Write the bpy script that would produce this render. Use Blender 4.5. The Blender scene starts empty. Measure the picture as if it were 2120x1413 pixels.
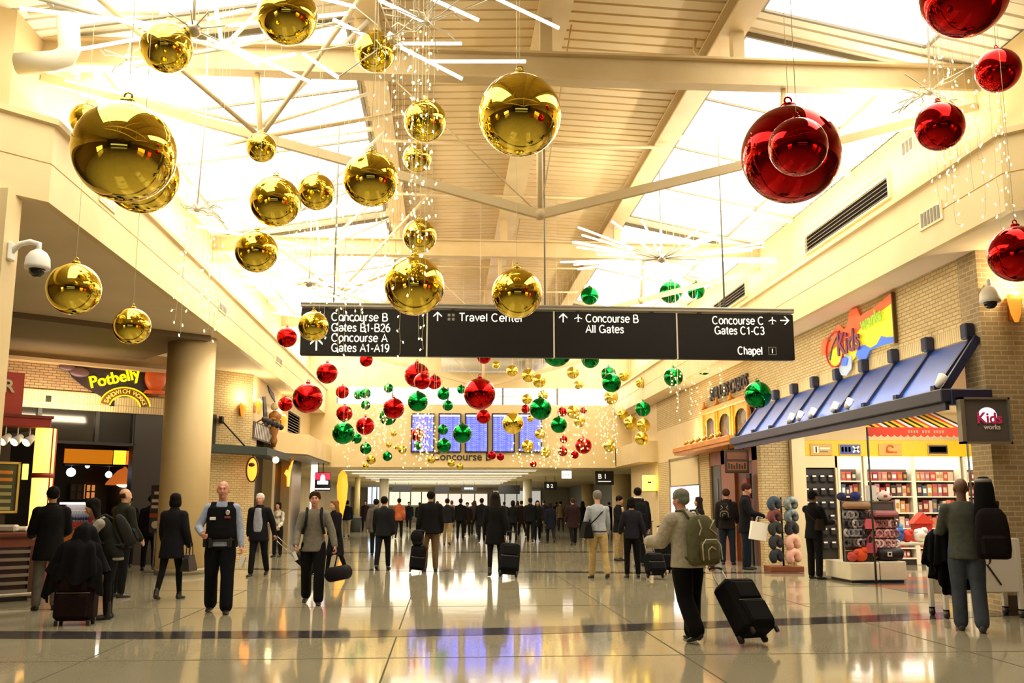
import bpy, math, random
from mathutils import Vector, Matrix

S = bpy.context.scene
COL = S.collection
random.seed(7)
PI = math.pi

# ------------------------------------------------------------------ camera
FPX = 2000.0                      # focal length in pixels of the 2120 px wide frame
PITCH = math.atan(337 / FPX)
YAW = math.atan(0.07 * math.cos(PITCH))
EYE = Vector((0, 0, 1.55))
cam_data = bpy.data.cameras.new('camera')
cam_data.sensor_width = 36.0
cam_data.lens = 36.0 * FPX / 2120.0
cam_data.clip_end = 300
cam = bpy.data.objects.new('camera', cam_data)
COL.objects.link(cam)
cam.location = EYE
cam.rotation_euler = (PI / 2 + PITCH, 0, -YAW)
S.camera = cam

# ------------------------------------------------------------------ world, exposure
S.view_settings.view_transform = 'Standard'
S.view_settings.look = 'None'
S.view_settings.gamma = 1
S.view_settings.use_curve_mapping = False
S.view_settings.exposure = 0.72
W = bpy.data.worlds.new('world')
S.world = W
W.use_nodes = True
W.node_tree.nodes['Background'].inputs[0].default_value = (1.0, .9, .75, 1)
W.node_tree.nodes['Background'].inputs[1].default_value = .15
S.cycles.max_bounces = 6
S.cycles.diffuse_bounces = 3
S.cycles.glossy_bounces = 4
S.cycles.transmission_bounces = 4
S.cycles.transparent_max_bounces = 6
S.cycles.caustics_reflective = False
S.cycles.caustics_refractive = False
S.cycles.sample_clamp_indirect = 4
S.cycles.use_denoising = True


def area_light(name, loc, size, size_y, energy, col, direction):
    d = bpy.data.lights.new(name, 'AREA')
    d.shape = 'RECTANGLE'
    d.size, d.size_y, d.energy, d.color = size, size_y, energy, col
    o = bpy.data.objects.new(name, d)
    COL.objects.link(o)
    o.location = loc
    o.rotation_euler = Vector(direction).to_track_quat('-Z', 'Y').to_euler()
    return o


WARM = (1.0, .92, .78)
# cove uplights standing on the two ledges, washing the roof
for k, yy in enumerate((12, 22, 32)):
    area_light('cove_uplight', (-5.35, yy + 5, 6.75), 8.0, .25, 200, WARM, (.55, 0, 1)).rotation_euler = (0, PI - .5, PI / 2)
    area_light('cove_uplight', (7.5, yy + 5, 6.75), 8.0, .25, 200, WARM, (-.55, 0, 1))
for o in list(COL.objects):
    if o.name.startswith('cove_uplight'):
        sx = 1 if o.location.x < 0 else -1
        z = Vector((-.5 * sx, 0, -.87))          # local +Z, the light shines along -Z
        y = Vector((0, 1, 0)).cross(z) * -1
        x = Vector((0, 1, 0))
        y = z.cross(x)
        o.rotation_euler = Matrix((x, y, z)).transposed().to_euler()


# ------------------------------------------------------------------ pixel helper
_f = Vector((math.sin(YAW) * math.cos(PITCH), math.cos(YAW) * math.cos(PITCH), math.sin(PITCH)))
_r = Vector((math.cos(YAW), -math.sin(YAW), 0))
_u = Vector((-math.sin(YAW) * math.sin(PITCH), -math.cos(YAW) * math.sin(PITCH), math.cos(PITCH)))


def ray(px, py):
    return _f + _r * ((px - 1060) / FPX) + _u * ((706.5 - py) / FPX)


def on(axis, v, px, py):
    """The point where the line of sight through a pixel meets the plane axis = v."""
    d = ray(px, py)
    return EYE + d * ((v - EYE[axis]) / d[axis])


def atX(v, px, py): return on(0, v, px, py)
def atY(v, px, py): return on(1, v, px, py)
def atZ(v, px, py): return on(2, v, px, py)


# ------------------------------------------------------------------ materials
def lin(c):
    if isinstance(c, str):
        c = [int(c[i:i + 2], 16) / 255 for i in (0, 2, 4)]
    return tuple((x / 12.92 if x <= .04045 else ((x + .055) / 1.055) ** 2.4) for x in c) + (1,)


_M = {}


def mat(name, c='808080', rough=.5, metal=0.0, emit=None, strength=0.0, spec=.5, sample=True, coat=0.0):
    if name in _M:
        return _M[name]
    m = bpy.data.materials.new(name)
    m.use_nodes = True
    b = m.node_tree.nodes['Principled BSDF']
    b.inputs['Base Color'].default_value = lin(c)
    b.inputs['Roughness'].default_value = rough
    b.inputs['Metallic'].default_value = metal
    b.inputs['Specular IOR Level'].default_value = spec
    b.inputs['Coat Weight'].default_value = coat
    if emit:
        b.inputs['Emission Color'].default_value = lin(emit)
        b.inputs['Emission Strength'].default_value = strength
        if not sample:
            m.cycles.emission_sampling = 'NONE'
    _M[name] = m
    return m


def nodes(m):
    nt = m.node_tree
    return nt, nt.nodes, nt.links, nt.nodes['Principled BSDF']


def mottled(name, c1, c2, scale, rough=.5, detail=4, bump=0.0, stretch=(1, 1, 1), spec=.5, metal=0.0):
    """Two tones mixed by noise in object space."""
    if name in _M:
        return _M[name]
    m = mat(name, c1, rough, metal, spec=spec)
    nt, N, L, b = nodes(m)
    tc = N.new('ShaderNodeTexCoord')
    mp = N.new('ShaderNodeMapping')
    mp.inputs['Scale'].default_value = stretch
    nz = N.new('ShaderNodeTexNoise')
    nz.inputs['Scale'].default_value = scale
    nz.inputs['Detail'].default_value = detail
    cr = N.new('ShaderNodeValToRGB')
    cr.color_ramp.elements[0].color, cr.color_ramp.elements[1].color = lin(c1), lin(c2)
    cr.color_ramp.elements[0].position, cr.color_ramp.elements[1].position = .35, .65
    L.new(tc.outputs['Object'], mp.inputs[0])
    L.new(mp.outputs[0], nz.inputs['Vector'])
    L.new(nz.outputs[0], cr.inputs[0])
    L.new(cr.outputs[0], b.inputs['Base Color'])
    if bump:
        bp = N.new('ShaderNodeBump')
        bp.inputs['Strength'].default_value = bump
        bp.inputs['Distance'].default_value = .01
        L.new(nz.outputs[0], bp.inputs['Height'])
        L.new(bp.outputs[0], b.inputs['Normal'])
    return m


def brick(name, c1, c2, mortar, w=.24, h=.08, rough=.8, soldier=False):
    if name in _M:
        return _M[name]
    m = mat(name, c1, rough)
    nt, N, L, b = nodes(m)
    uv = N.new('ShaderNodeUVMap')
    bt = N.new('ShaderNodeTexBrick')
    bt.inputs['Color1'].default_value, bt.inputs['Color2'].default_value, bt.inputs['Mortar'].default_value = lin(c1), lin(c2), lin(mortar)
    bt.inputs['Scale'].default_value = 1
    bt.inputs['Brick Width'].default_value = w
    bt.inputs['Row Height'].default_value = h
    bt.inputs['Mortar Size'].default_value = .009
    bt.inputs['Mortar Smooth'].default_value = .3
    if soldier:
        bt.offset = 0
    L.new(uv.outputs[0], bt.inputs['Vector'])
    L.new(bt.outputs['Color'], b.inputs['Base Color'])
    bp = N.new('ShaderNodeBump')
    bp.inputs['Strength'].default_value = .6
    bp.inputs['Distance'].default_value = .01
    bp.invert = True
    L.new(bt.outputs['Fac'], bp.inputs['Height'])
    L.new(bp.outputs[0], b.inputs['Normal'])
    return m


def wood(name, c1, c2, scale=3, rough=.35):
    return mottled(name, c1, c2, scale, rough, 6, stretch=(6, 6, .6))


# terrazzo floor: fine chips, broad tonal clouds, slight waviness of the polish
FLOOR = mat('terrazzo', 'b9ab84', .07)
nt, N, L, b = nodes(FLOOR)
tc = N.new('ShaderNodeTexCoord')
nz = N.new('ShaderNodeTexNoise'); nz.inputs['Scale'].default_value = 60; nz.inputs['Detail'].default_value = 3
nb = N.new('ShaderNodeTexNoise'); nb.inputs['Scale'].default_value = .5; nb.inputs['Detail'].default_value = 2
cr = N.new('ShaderNodeValToRGB')
cr.color_ramp.elements[0].color, cr.color_ramp.elements[1].color = lin('a0987e'), lin('b4ab90')
cr.color_ramp.elements[0].position, cr.color_ramp.elements[1].position = .3, .7
mx = N.new('ShaderNodeMixRGB'); mx.blend_type = 'MULTIPLY'; mx.inputs[0].default_value = .25
nw = N.new('ShaderNodeTexNoise'); nw.inputs['Scale'].default_value = 1.6; nw.inputs['Detail'].default_value = 3
bp = N.new('ShaderNodeBump'); bp.inputs['Strength'].default_value = .10; bp.inputs['Distance'].default_value = .01
for n_ in (nz, nb, nw):
    L.new(tc.outputs['Object'], n_.inputs['Vector'])
L.new(nz.outputs[0], cr.inputs[0]); L.new(cr.outputs[0], mx.inputs[1]); L.new(nb.outputs[0], mx.inputs[2])
L.new(mx.outputs[0], b.inputs['Base Color']); L.new(nw.outputs[0], bp.inputs['Height']); L.new(bp.outputs[0], b.inputs['Normal'])

CREAM = mottled('cream_paint', 'e6cf9c', 'dcc38e', .8, .55)
CREAM2 = mottled('pale_cream_paint', 'ecd9ac', 'e5d09f', .8, .5)
SOFFIT = mottled('taupe_soffit', 'ecd9ba', 'e4cfae', .7, .7)
DECK = mottled('cream_deck', 'e3cc9c', 'd9be88', .6, .5)
WHITEDECK = mottled('white_deck', 'f3ead2', 'ebe0c4', .6, .5)
STEEL = mottled('cream_steel', 'dcc596', 'd2b987', 1.5, .45)
WHITESTEEL = mat('white_steel', 'f2e9d0', .4)
BRICK = brick('tan_brick', 'dcc695', 'cfb684', 'a58d62', .2, .066)
BRICKS = brick('tan_soldier_brick', 'e0ca9c', 'd3bc8c', 'a58d62', .066, .26, soldier=True)
BRICKD = brick('brown_brick', 'a58560', '957553', '5f4b34', .2, .066)
BRICKG = brick('grey_brown_brick', 'b09a76', '9d8763', 'c9b48c', .21, .075)
DARK = mat('charcoal', '221e1c', .5)
BLACK = mat('black', '121113', .5)
GREY = mat('mid_grey', '77736a', .5)
ALU = mat('brushed_aluminium', 'b9b09a', .35, .8)
WHITE = mat('white_plastic', 'ece8df', .4)
SKY = mat('skylight_pane', 'ffffff', .4, emit='fff7e2', strength=3.4)
TUBE = mat('lit_tube', 'ffffff', .4, emit='fff6df', strength=7.0, sample=False)
BULB = mat('lit_bulb', 'ffffff', .4, emit='ffe08a', strength=5.0, sample=False)
WIRE = mat('clear_wire', 'd8c9a0', .4)
GLOWW = mat('glow_warm', 'ffffff', .4, emit='ffdf9a', strength=6.0)
ORANGE = mat('orange_paint', 'e08a1e', .45)
GLASS = mat('clear_glass', 'ffffff', .02)
_b = nodes(GLASS)[3]
_b.inputs['Transmission Weight'].default_value = 1.0
_b.inputs['IOR'].default_value = 1.45
GOLD = mat('gold_mirror', 'e8cc4e', .025, 1.0)
RED = mat('red_mirror', 'b01212', .03, 1.0)
GREEN = mat('green_mirror', '0c7a34', .03, 1.0)


# ------------------------------------------------------------------ mesh builder
class MB:
    """Collects shapes; build() links them as ONE mesh object."""

    def __init__(self, frame=None):
        self.v, self.f, self.mi, self.mats, self.sm = [], [], [], [], []
        self.T = frame or Matrix.Identity(4)

    def mi_of(self, m):
        if m not in self.mats:
            self.mats.append(m)
        return self.mats.index(m)

    def add(self, vs, fs, m, smooth=False, T=None):
        k = len(self.v)
        M_ = self.T @ T if T is not None else self.T
        self.v += [M_ @ Vector(p) for p in vs]
        i = self.mi_of(m)
        for f in fs:
            self.f.append([q + k for q in f]); self.mi.append(i); self.sm.append(smooth)
        return self

    def box(self, lo, hi, m, bev=0.0, T=None):
        lo, hi = [min(a, b) for a, b in zip(lo, hi)], [max(a, b) for a, b in zip(lo, hi)]
        x0, y0, z0 = lo; x1, y1, z1 = hi
        if bev <= 0:
            v = [(x, y, z) for x in (x0, x1) for y in (y0, y1) for z in (z0, z1)]
            f = [(0, 1, 3, 2), (4, 6, 7, 5), (0, 4, 5, 1), (2, 3, 7, 6), (0, 2, 6, 4), (1, 5, 7, 3)]
            return self.add(v, f, m, T=T)
        e = min(bev, (x1 - x0) / 2.01, (y1 - y0) / 2.01, (z1 - z0) / 2.01)
        v, f, idx = [], [], {}
        for sx in (0, 1):
            for sy in (0, 1):
                for sz in (0, 1):
                    c = ((x0, x1)[sx], (y0, y1)[sy], (z0, z1)[sz])
                    for ax in range(3):
                        p = list(c)
                        for a2 in range(3):
                            if a2 != ax:
                                p[a2] += e * (1 if (sx, sy, sz)[a2] == 0 else -1)
                        idx[(sx, sy, sz, ax)] = len(v); v.append(tuple(p))
        q = lambda s, a: idx[(s[0], s[1], s[2], a)]
        for ax in range(3):
            o1, o2 = [a for a in range(3) if a != ax]
            for sg in (0, 1):
                lp = []
                for (i, j) in ((0, 0), (1, 0), (1, 1), (0, 1)):
                    s = [0, 0, 0]; s[ax] = sg; s[o1] = i; s[o2] = j
                    lp.append(q(s, ax))
                f.append(lp)
        for ax in range(3):
            o1, o2 = [a for a in range(3) if a != ax]
            for i in (0, 1):
                for j in (0, 1):
                    s0 = [0, 0, 0]; s0[o1] = i; s0[o2] = j; s1 = list(s0); s1[ax] = 1
                    f.append([q(s0, o1), q(s1, o1), q(s1, o2), q(s0, o2)])
        for sx in (0, 1):
            for sy in (0, 1):
                for sz in (0, 1):
                    f.append([idx[(sx, sy, sz, a)] for a in range(3)])
        return self.add(v, f, m, T=T)

    def tube(self, pts, r, m, n=8, smooth=True, caps=True, T=None):
        pts = [Vector(p) for p in pts]
        rs = r if isinstance(r, (list, tuple)) else [r] * len(pts)
        v, f = [], []
        t0 = (pts[1] - pts[0]).normalized()
        a = Vector((0, 0, 1)) if abs(t0.z) < .9 else Vector((1, 0, 0))
        nx = t0.cross(a).normalized()
        for i, p in enumerate(pts):
            t = (pts[min(i + 1, len(pts) - 1)] - pts[max(i - 1, 0)])
            t = t.normalized() if t.length > 1e-9 else t0
            nx = (nx - t * nx.dot(t)).normalized()
            ny = t.cross(nx)
            for k in range(n):
                an = 2 * PI * k / n
                v.append(p + (nx * math.cos(an) + ny * math.sin(an)) * rs[i])
        for i in range(len(pts) - 1):
            for k in range(n):
                f.append((i * n + k, i * n + (k + 1) % n, (i + 1) * n + (k + 1) % n, (i + 1) * n + k))
        if caps:
            f.append(tuple(range(n - 1, -1, -1))); f.append(tuple((len(pts) - 1) * n + k for k in range(n)))
        return self.add(v, f, m, smooth, T)

    def bar(self, p, q, w, h, m, up=(0, 0, 1), T=None):
        """A rectangular bar from p to q, w wide and h high."""
        p, q = Vector(p), Vector(q)
        t = (q - p).normalized()
        up = Vector(up)
        s = t.cross(up).normalized(); u = s.cross(t)
        v = [c + s * (w / 2 * a) + u * (h / 2 * b_) for c in (p, q) for (a, b_) in ((-1, -1), (1, -1), (1, 1), (-1, 1))]
        f = [(0, 3, 2, 1), (4, 5, 6, 7)] + [(i, (i + 1) % 4, 4 + (i + 1) % 4, 4 + i) for i in range(4)]
        return self.add(v, f, m, T=T)

    def lathe(self, prof, m, c=(0, 0, 0), n=24, smooth=True, T=None):
        """prof: (radius, z) from bottom to top."""
        v, f, rows = [], [], []
        for (r, z) in prof:
            if r < 1e-6:
                rows.append([len(v)]); v.append((c[0], c[1], c[2] + z))
            else:
                rows.append(list(range(len(v), len(v) + n)))
                v += [(c[0] + r * math.cos(2 * PI * k / n), c[1] + r * math.sin(2 * PI * k / n), c[2] + z) for k in range(n)]
        for a, b_ in zip(rows, rows[1:]):
            for k in range(n):
                if len(a) == 1 and len(b_) == 1: continue
                if len(a) == 1: f.append((a[0], b_[(k + 1) % n], b_[k]))
                elif len(b_) == 1: f.append((a[k], a[(k + 1) % n], b_[0]))
                else: f.append((a[k], a[(k + 1) % n], b_[(k + 1) % n], b_[k]))
        if len(rows[0]) > 1: f.append(tuple(reversed(rows[0])))
        if len(rows[-1]) > 1: f.append(tuple(rows[-1]))
        return self.add(v, f, m, smooth, T)

    def ball(self, c, r, m, n=16, k=10, sc=(1, 1, 1), T=None):
        prof = [(r * math.sin(PI * i / k), -r * math.cos(PI * i / k)) for i in range(k + 1)]
        prof[0] = (0, -r); prof[-1] = (0, r)
        t = Matrix.Translation(Vector(c)) @ Matrix.Diagonal((sc[0], sc[1], sc[2], 1))
        return self.lathe(prof, m, n=n, T=(T @ t if T is not None else t))

    def prism(self, poly, depth, m, T=None):
        """poly in local (x, z); extruded from y = 0 to y = depth."""
        n = len(poly)
        v = [(p[0], 0, p[1]) for p in poly] + [(p[0], depth, p[1]) for p in poly]
        f = [tuple(range(n)), tuple(range(2 * n - 1, n - 1, -1))] + [(i, i + n, (i + 1) % n + n, (i + 1) % n) for i in range(n)]
        return self.add(v, f, m, T=T)

    def quad(self, a, b_, c, d, m):
        return self.add([a, b_, c, d], [(0, 1, 2, 3)], m)

    def slab(self, poly, z0, z1, m):
        n = len(poly)
        v = [(p[0], p[1], z0) for p in poly] + [(p[0], p[1], z1) for p in poly]
        f = [tuple(range(n - 1, -1, -1)), tuple(range(n, 2 * n))] + [(i, (i + 1) % n, (i + 1) % n + n, i + n) for i in range(n)]
        return self.add(v, f, m)

    def text(self, s, size, m, T, depth=.004, bold=0.0, align='LEFT', xs=1.0, shear=0.0):
        """Lettering in the local x (along), z (up) plane, facing -y."""
        vs, fs = text_mesh(s, size, depth, bold, align, shear)
        R = Matrix(((xs, 0, 0, 0), (0, 0, -1, 0), (0, 1, 0, 0), (0, 0, 0, 1)))
        return self.add(vs, fs, m, T=T @ R)

    def build(self, name, parent=None, world=True, loc=None, uv=True, recalc=True):
        me = bpy.data.meshes.new(name)
        vs = self.v
        off = Vector((0, 0, 0))
        if parent is not None and world:
            off = parent_loc(parent)
        elif parent is None and loc is not None and world:
            off = Vector(loc)
        if off.length > 0:
            vs = [p - off for p in vs]
        me.from_pydata([tuple(p) for p in vs], [], self.f)
        for m in self.mats:
            me.materials.append(m)
        me.polygons.foreach_set('material_index', self.mi)
        me.polygons.foreach_set('use_smooth', self.sm)
        if recalc:
            import bmesh
            bm = bmesh.new(); bm.from_mesh(me)
            bmesh.ops.recalc_face_normals(bm, faces=bm.faces)
            bm.to_mesh(me); bm.free()
        if uv and any(m.name.find('brick') >= 0 for m in self.mats):
            lay = me.uv_layers.new(name='UVMap')
            for pl in me.polygons:
                n = pl.normal
                if abs(n.z) < .7:
                    t = Vector((0, 0, 1)).cross(n).normalized()
                    for li in pl.loop_indices:
                        p = me.vertices[me.loops[li].vertex_index].co
                        lay.data[li].uv = (p.dot(t) + 50, p.z + 50)
                else:
                    for li in pl.loop_indices:
                        p = me.vertices[me.loops[li].vertex_index].co
                        lay.data[li].uv = (p.x + 50, p.y + 50)
        o = bpy.data.objects.new(name, me)
        COL.objects.link(o)
        if parent is not None:
            o.parent = parent
        elif loc is not None:
            o.location = loc
        return o


def parent_loc(p):
    v = Vector((0, 0, 0))
    while p is not None:
        v += p.location; p = p.parent
    return v


_TXT = {}


def text_mesh(s, size, depth, bold, align, shear=0.0):
    key = (s, round(size, 4), depth, bold, align, shear)
    if key in _TXT:
        return _TXT[key]
    cu = bpy.data.curves.new('lettering', 'FONT')
    cu.body = s; cu.size = size; cu.extrude = depth / 2; cu.offset = bold * size; cu.align_x = align; cu.shear = shear
    cu.resolution_u = 3
    o = bpy.data.objects.new('lettering', cu)
    COL.objects.link(o)
    bpy.context.view_layer.update()
    me = o.evaluated_get(bpy.context.evaluated_depsgraph_get()).to_mesh()
    vs = [tuple(v.co) for v in me.vertices]; fs = [tuple(p.vertices) for p in me.polygons]
    o.to_mesh_clear()
    bpy.data.objects.remove(o); bpy.data.curves.remove(cu)
    _TXT[key] = (vs, fs)
    return vs, fs


def tag(o, label=None, cat=None, group=None, kind=None):
    if label: o['label'] = label
    if cat: o['category'] = cat
    if group: o['group'] = group
    if kind: o['kind'] = kind
    return o


def thing(name, label, cat, loc=(0, 0, 0), group=None, rz=0.0):
    o = bpy.data.objects.new(name, None)
    COL.objects.link(o)
    o.location = loc
    o.rotation_euler.z = rz
    o.empty_display_size = .1
    return tag(o, label, cat, group)


def struct(name, mb, parent=None):
    o = mb.build(name, parent)
    if parent is None:
        o['kind'] = 'structure'
    return o


def dup(root, loc, rz=None, label=None, group=None):
    """A copy of a thing with copies of its parts and their sub-parts."""
    r = root.copy(); COL.objects.link(r); r.location = loc
    if rz is not None: r.rotation_euler.z = rz
    if label: r['label'] = label
    if group: r['group'] = group
    for ch in list(root.children):
        c = ch.copy(); COL.objects.link(c); c.parent = r
        for g in list(ch.children):
            d = g.copy(); COL.objects.link(d); d.parent = c
    return r


def frame(o, ux, uz=(0, 0, 1)):
    """Local x along ux, local z up, local -y towards the viewer's side."""
    x = Vector(ux).normalized(); z = Vector(uz); y = z.cross(x)
    return Matrix(((x.x, y.x, z.x, o[0]), (x.y, y.y, z.y, o[1]), (x.z, y.z, z.z, o[2]), (0, 0, 0, 1)))
# ================================================================== THE SETTING
SOF = 5.4           # underside of the bulkheads
XL, XR = -5.15, 7.4  # bulkhead faces left and right
YC_L, YC_R = 12.4, 11.9   # where the bulkheads turn outwards to the wider rotunda
YE = 42.0           # end wall over the low corridor
WR = 8.1            # right shop wall

m = MB(); m.box((-20, -24, -.2), (22, 96, 0), FLOOR)
struct('floor', m)

STRIPE = mottled('charcoal_terrazzo', '3d3a3c', '4a4648', 40, .09)
def ribbon(pts, w, mt, z=.003):
    mb = MB()
    P = [Vector((p[0], p[1], 0)) for p in pts]
    L_, R_ = [], []
    for i, p in enumerate(P):
        t = (P[min(i + 1, len(P) - 1)] - P[max(i - 1, 0)]).normalized()
        n_ = Vector((-t.y, t.x, 0))
        L_.append(p + n_ * w / 2); R_.append(p - n_ * w / 2)
    for i in range(len(P) - 1):
        mb.add([(L_[i].x, L_[i].y, z), (R_[i].x, R_[i].y, z), (R_[i + 1].x, R_[i + 1].y, z), (L_[i + 1].x, L_[i + 1].y, z)], [(0, 1, 2, 3)], mt)
    return mb
struct('trim_1', ribbon([(-6.3, 12.55), (-3.6, 12.3), (-1.2, 12.25), (1.0, 12.4), (2.6, 12.68), (5.1, 13.2), (7.4, 13.75), (9.0, 14.2)], .66, STRIPE))
struct('trim_2', ribbon([(-5.9, 24.6), (-2.5, 24.2), (1.0, 23.2), (4.2, 22.6), (8.2, 22.3)], .55, STRIPE))
struct('trim_3', ribbon([(-5.9, 32.6), (8.2, 32.3)], .6, STRIPE))
JOINT = mat('floor_joint', '5b543f', .9, spec=.1)
m = MB()
for x in (-3.6, -.55, 2.5, 5.6):
    for y0 in range(0, 40, 4):
        m.box((x - .008, y0, 0), (x + .008, y0 + 4, .002), JOINT)
for y in (10.35, 15.4, 18.5, 27.5):
    m.box((-6.5, y - .008, 0), (8.4, y + .008, .002), JOINT)
struct('trim_4', m)
m = MB()
for k, c in enumerate(('4a5260', 'a8552e', '4a5260', 'a8552e')):
    m.box((8.3, 17.0 + k * .95, .0), (15.2, 17.95 + k * .95, .004), mat('shop_tile_%d' % (k % 2), c, .15))
struct('trim_5', m)

# ------------------------------------------------------------------ bulkheads
def run(pts, prof, mt, seam=None):
    """Sweeps a profile (offset outward from the hall, z) along a plan line; the hall lies to the right of travel for sign +1."""
    mb = MB()
    P = [Vector((p[0], p[1], 0)) for p in pts]
    rows = []
    for i, p in enumerate(P):
        d0 = (P[i] - P[i - 1]).normalized() if i else (P[1] - P[0]).normalized()
        d1 = (P[i + 1] - P[i]).normalized() if i < len(P) - 1 else d0
        n0, n1 = Vector((-d0.y, d0.x, 0)), Vector((-d1.y, d1.x, 0))
        nb_ = (n0 + n1).normalized()
        k = 1 / max(.4, nb_.dot(n0))
        rows.append([p + nb_ * (o_ * k) + Vector((0, 0, z)) for (o_, z) in prof])
    n = len(prof)
    v = [q for r_ in rows for q in r_]
    f = [(i * n + j, (i + 1) * n + j, (i + 1) * n + j + 1, i * n + j + 1) for i in range(len(P) - 1) for j in range(n - 1)]
    mb.add(v, f, mt)
    return mb
LP = [(-12.0, -20), (-12.0, 5.55), (XL, YC_L), (XL, YE)]
RP = [(XR, YE), (XR, YC_R), (14.0, 5.3), (14.0, -20)]
# lower band with a fine seam, ledge, upper band set back
PROF = [(.12, SOF), (0, SOF), (0, 5.9), (.015, 5.905), (.015, 5.915), (0, 5.92), (0, 6.42), (-.06, 6.44), (-.06, 6.52), (.75, 6.55), (.75, 8.2)]
for nm, pts in (('wall_left', LP), ('wall_right', RP)):
    mb = run(pts, PROF, CREAM)
    o = struct(nm, mb)

# soffits over the shop fronts
m = MB()
m.slab([(-20, -20), (-12.06, -20), (-12.06, 5.55), (XL - .06, YC_L + .06), (XL - .06, YE), (-14, YE), (-20, 30)], SOF + .004, SOF + .1, SOFFIT)
struct('ceiling_left', m)
m = MB()
m.slab([(22, -20), (22, 14.2), (WR + .3, 14.2), (WR + .3, YE), (XR + .06, YE), (XR + .06, YC_R + .06), (14.06, 5.36), (14.06, -20)], SOF + .004, SOF + .1, SOFFIT)
struct('ceiling_right', m)

# ------------------------------------------------------------------ roof
X0, X1, ZD, ZE = -1.3, 4.4, 9.0, 8.25
m = MB()
def ribs(mb, xa, za, xb, zb, y0, y1, mt, pitch=.30, depth=.035):
    """Ribbed metal deck: ribs run across the hall."""
    v, f = [], []
    y = y0
    def row(yy, dz):
        v.append((xa, yy, za + dz)); v.append((xb, yy, zb + dz))
    while y < y1 - 1e-6:
        row(y, 0); row(y + pitch * .78, 0); row(y + pitch * .82, depth); row(y + pitch * .96, depth)
        y += pitch
    row(y1, 0)
    n = len(v) // 2
    f = [(2 * i, 2 * i + 1, 2 * i + 3, 2 * i + 2) for i in range(n - 1)]
    mb.add(v, f, mt)
ribs(m, X0, ZD, 1.55, ZD + .12, -20, YE, DECK)
ribs(m, 1.55, ZD + .12, X1, ZD, -20, YE, DECK)
struct('ceiling', m)
m = MB(); ribs(m, -6.2, ZE - .1, X0, ZD, -20, YE, WHITEDECK)
ribs(m, -13, ZE - .1, -6.2, ZE - .1, -20, 12, WHITEDECK)
struct('ceiling_slope_left', m)
m = MB(); ribs(m, X1, ZD, 8.6, ZE - .1, -20, YE, WHITEDECK)
ribs(m, 8.6, ZE - .1, 15, ZE - .1, -20, 12, WHITEDECK)
struct('ceiling_slope_right', m)
m = MB(); m.box((-20, -24, 12), (22, YE + 1, 12.1), DARK); struct('roof', m)

# skylights: framed panes just under the sloping decks
n_w = 0
SKF = mat('skylight_frame', '7d7460', .5)
def skylight(xa, za, xb, zb, y0, y1):
    global n_w
    n_w += 1
    d = Vector((xb - xa, 0, zb - za)).normalized()
    nn = Vector((d.z, 0, -d.x))
    if nn.z > 0: nn = -nn
    A = lambda s, y, h: (xa + (xb - xa) * s + nn.x * h, y, za + (zb - za) * s + nn.z * h)
    g = MB(); g.quad(A(0, y0, .05), A(1, y0, .05), A(1, y1, .05), A(0, y1, .05), SKY)
    o = struct('window_%d' % n_w, g)
    fr = MB()
    for s in (0, 1):
        fr.bar(A(s, y0, .05), A(s, y1, .05), .06, .08, SKF)
    ny = max(1, round((y1 - y0) / 2.4))
    for k in range(ny + 1):
        y = y0 + (y1 - y0) * k / ny
        fr.bar(A(0, y, .05), A(1, y, .05), .05, .08, SKF)
    fr.build('window_frame', o)
SL = lambda x: ZD + (x - X0) * (ZD - ZE + .1) / (X0 + 6.2)
SR = lambda x: ZD - (x - X1) * (ZD - ZE + .1) / (8.6 - X1)
BEAMY = (-6.6, 3.5, 13.6, 24.1, 34.6)
for y0, y1 in ((5.0, 13.2), (14.0, 23.7), (24.5, 34.2), (35.0, 41.5)):
    skylight(-5.4, SL(-5.4), -1.6, SL(-1.6), y0, y1)
    skylight(4.68, SR(4.68), 7.2, SR(7.2), y0, y1)

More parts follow.
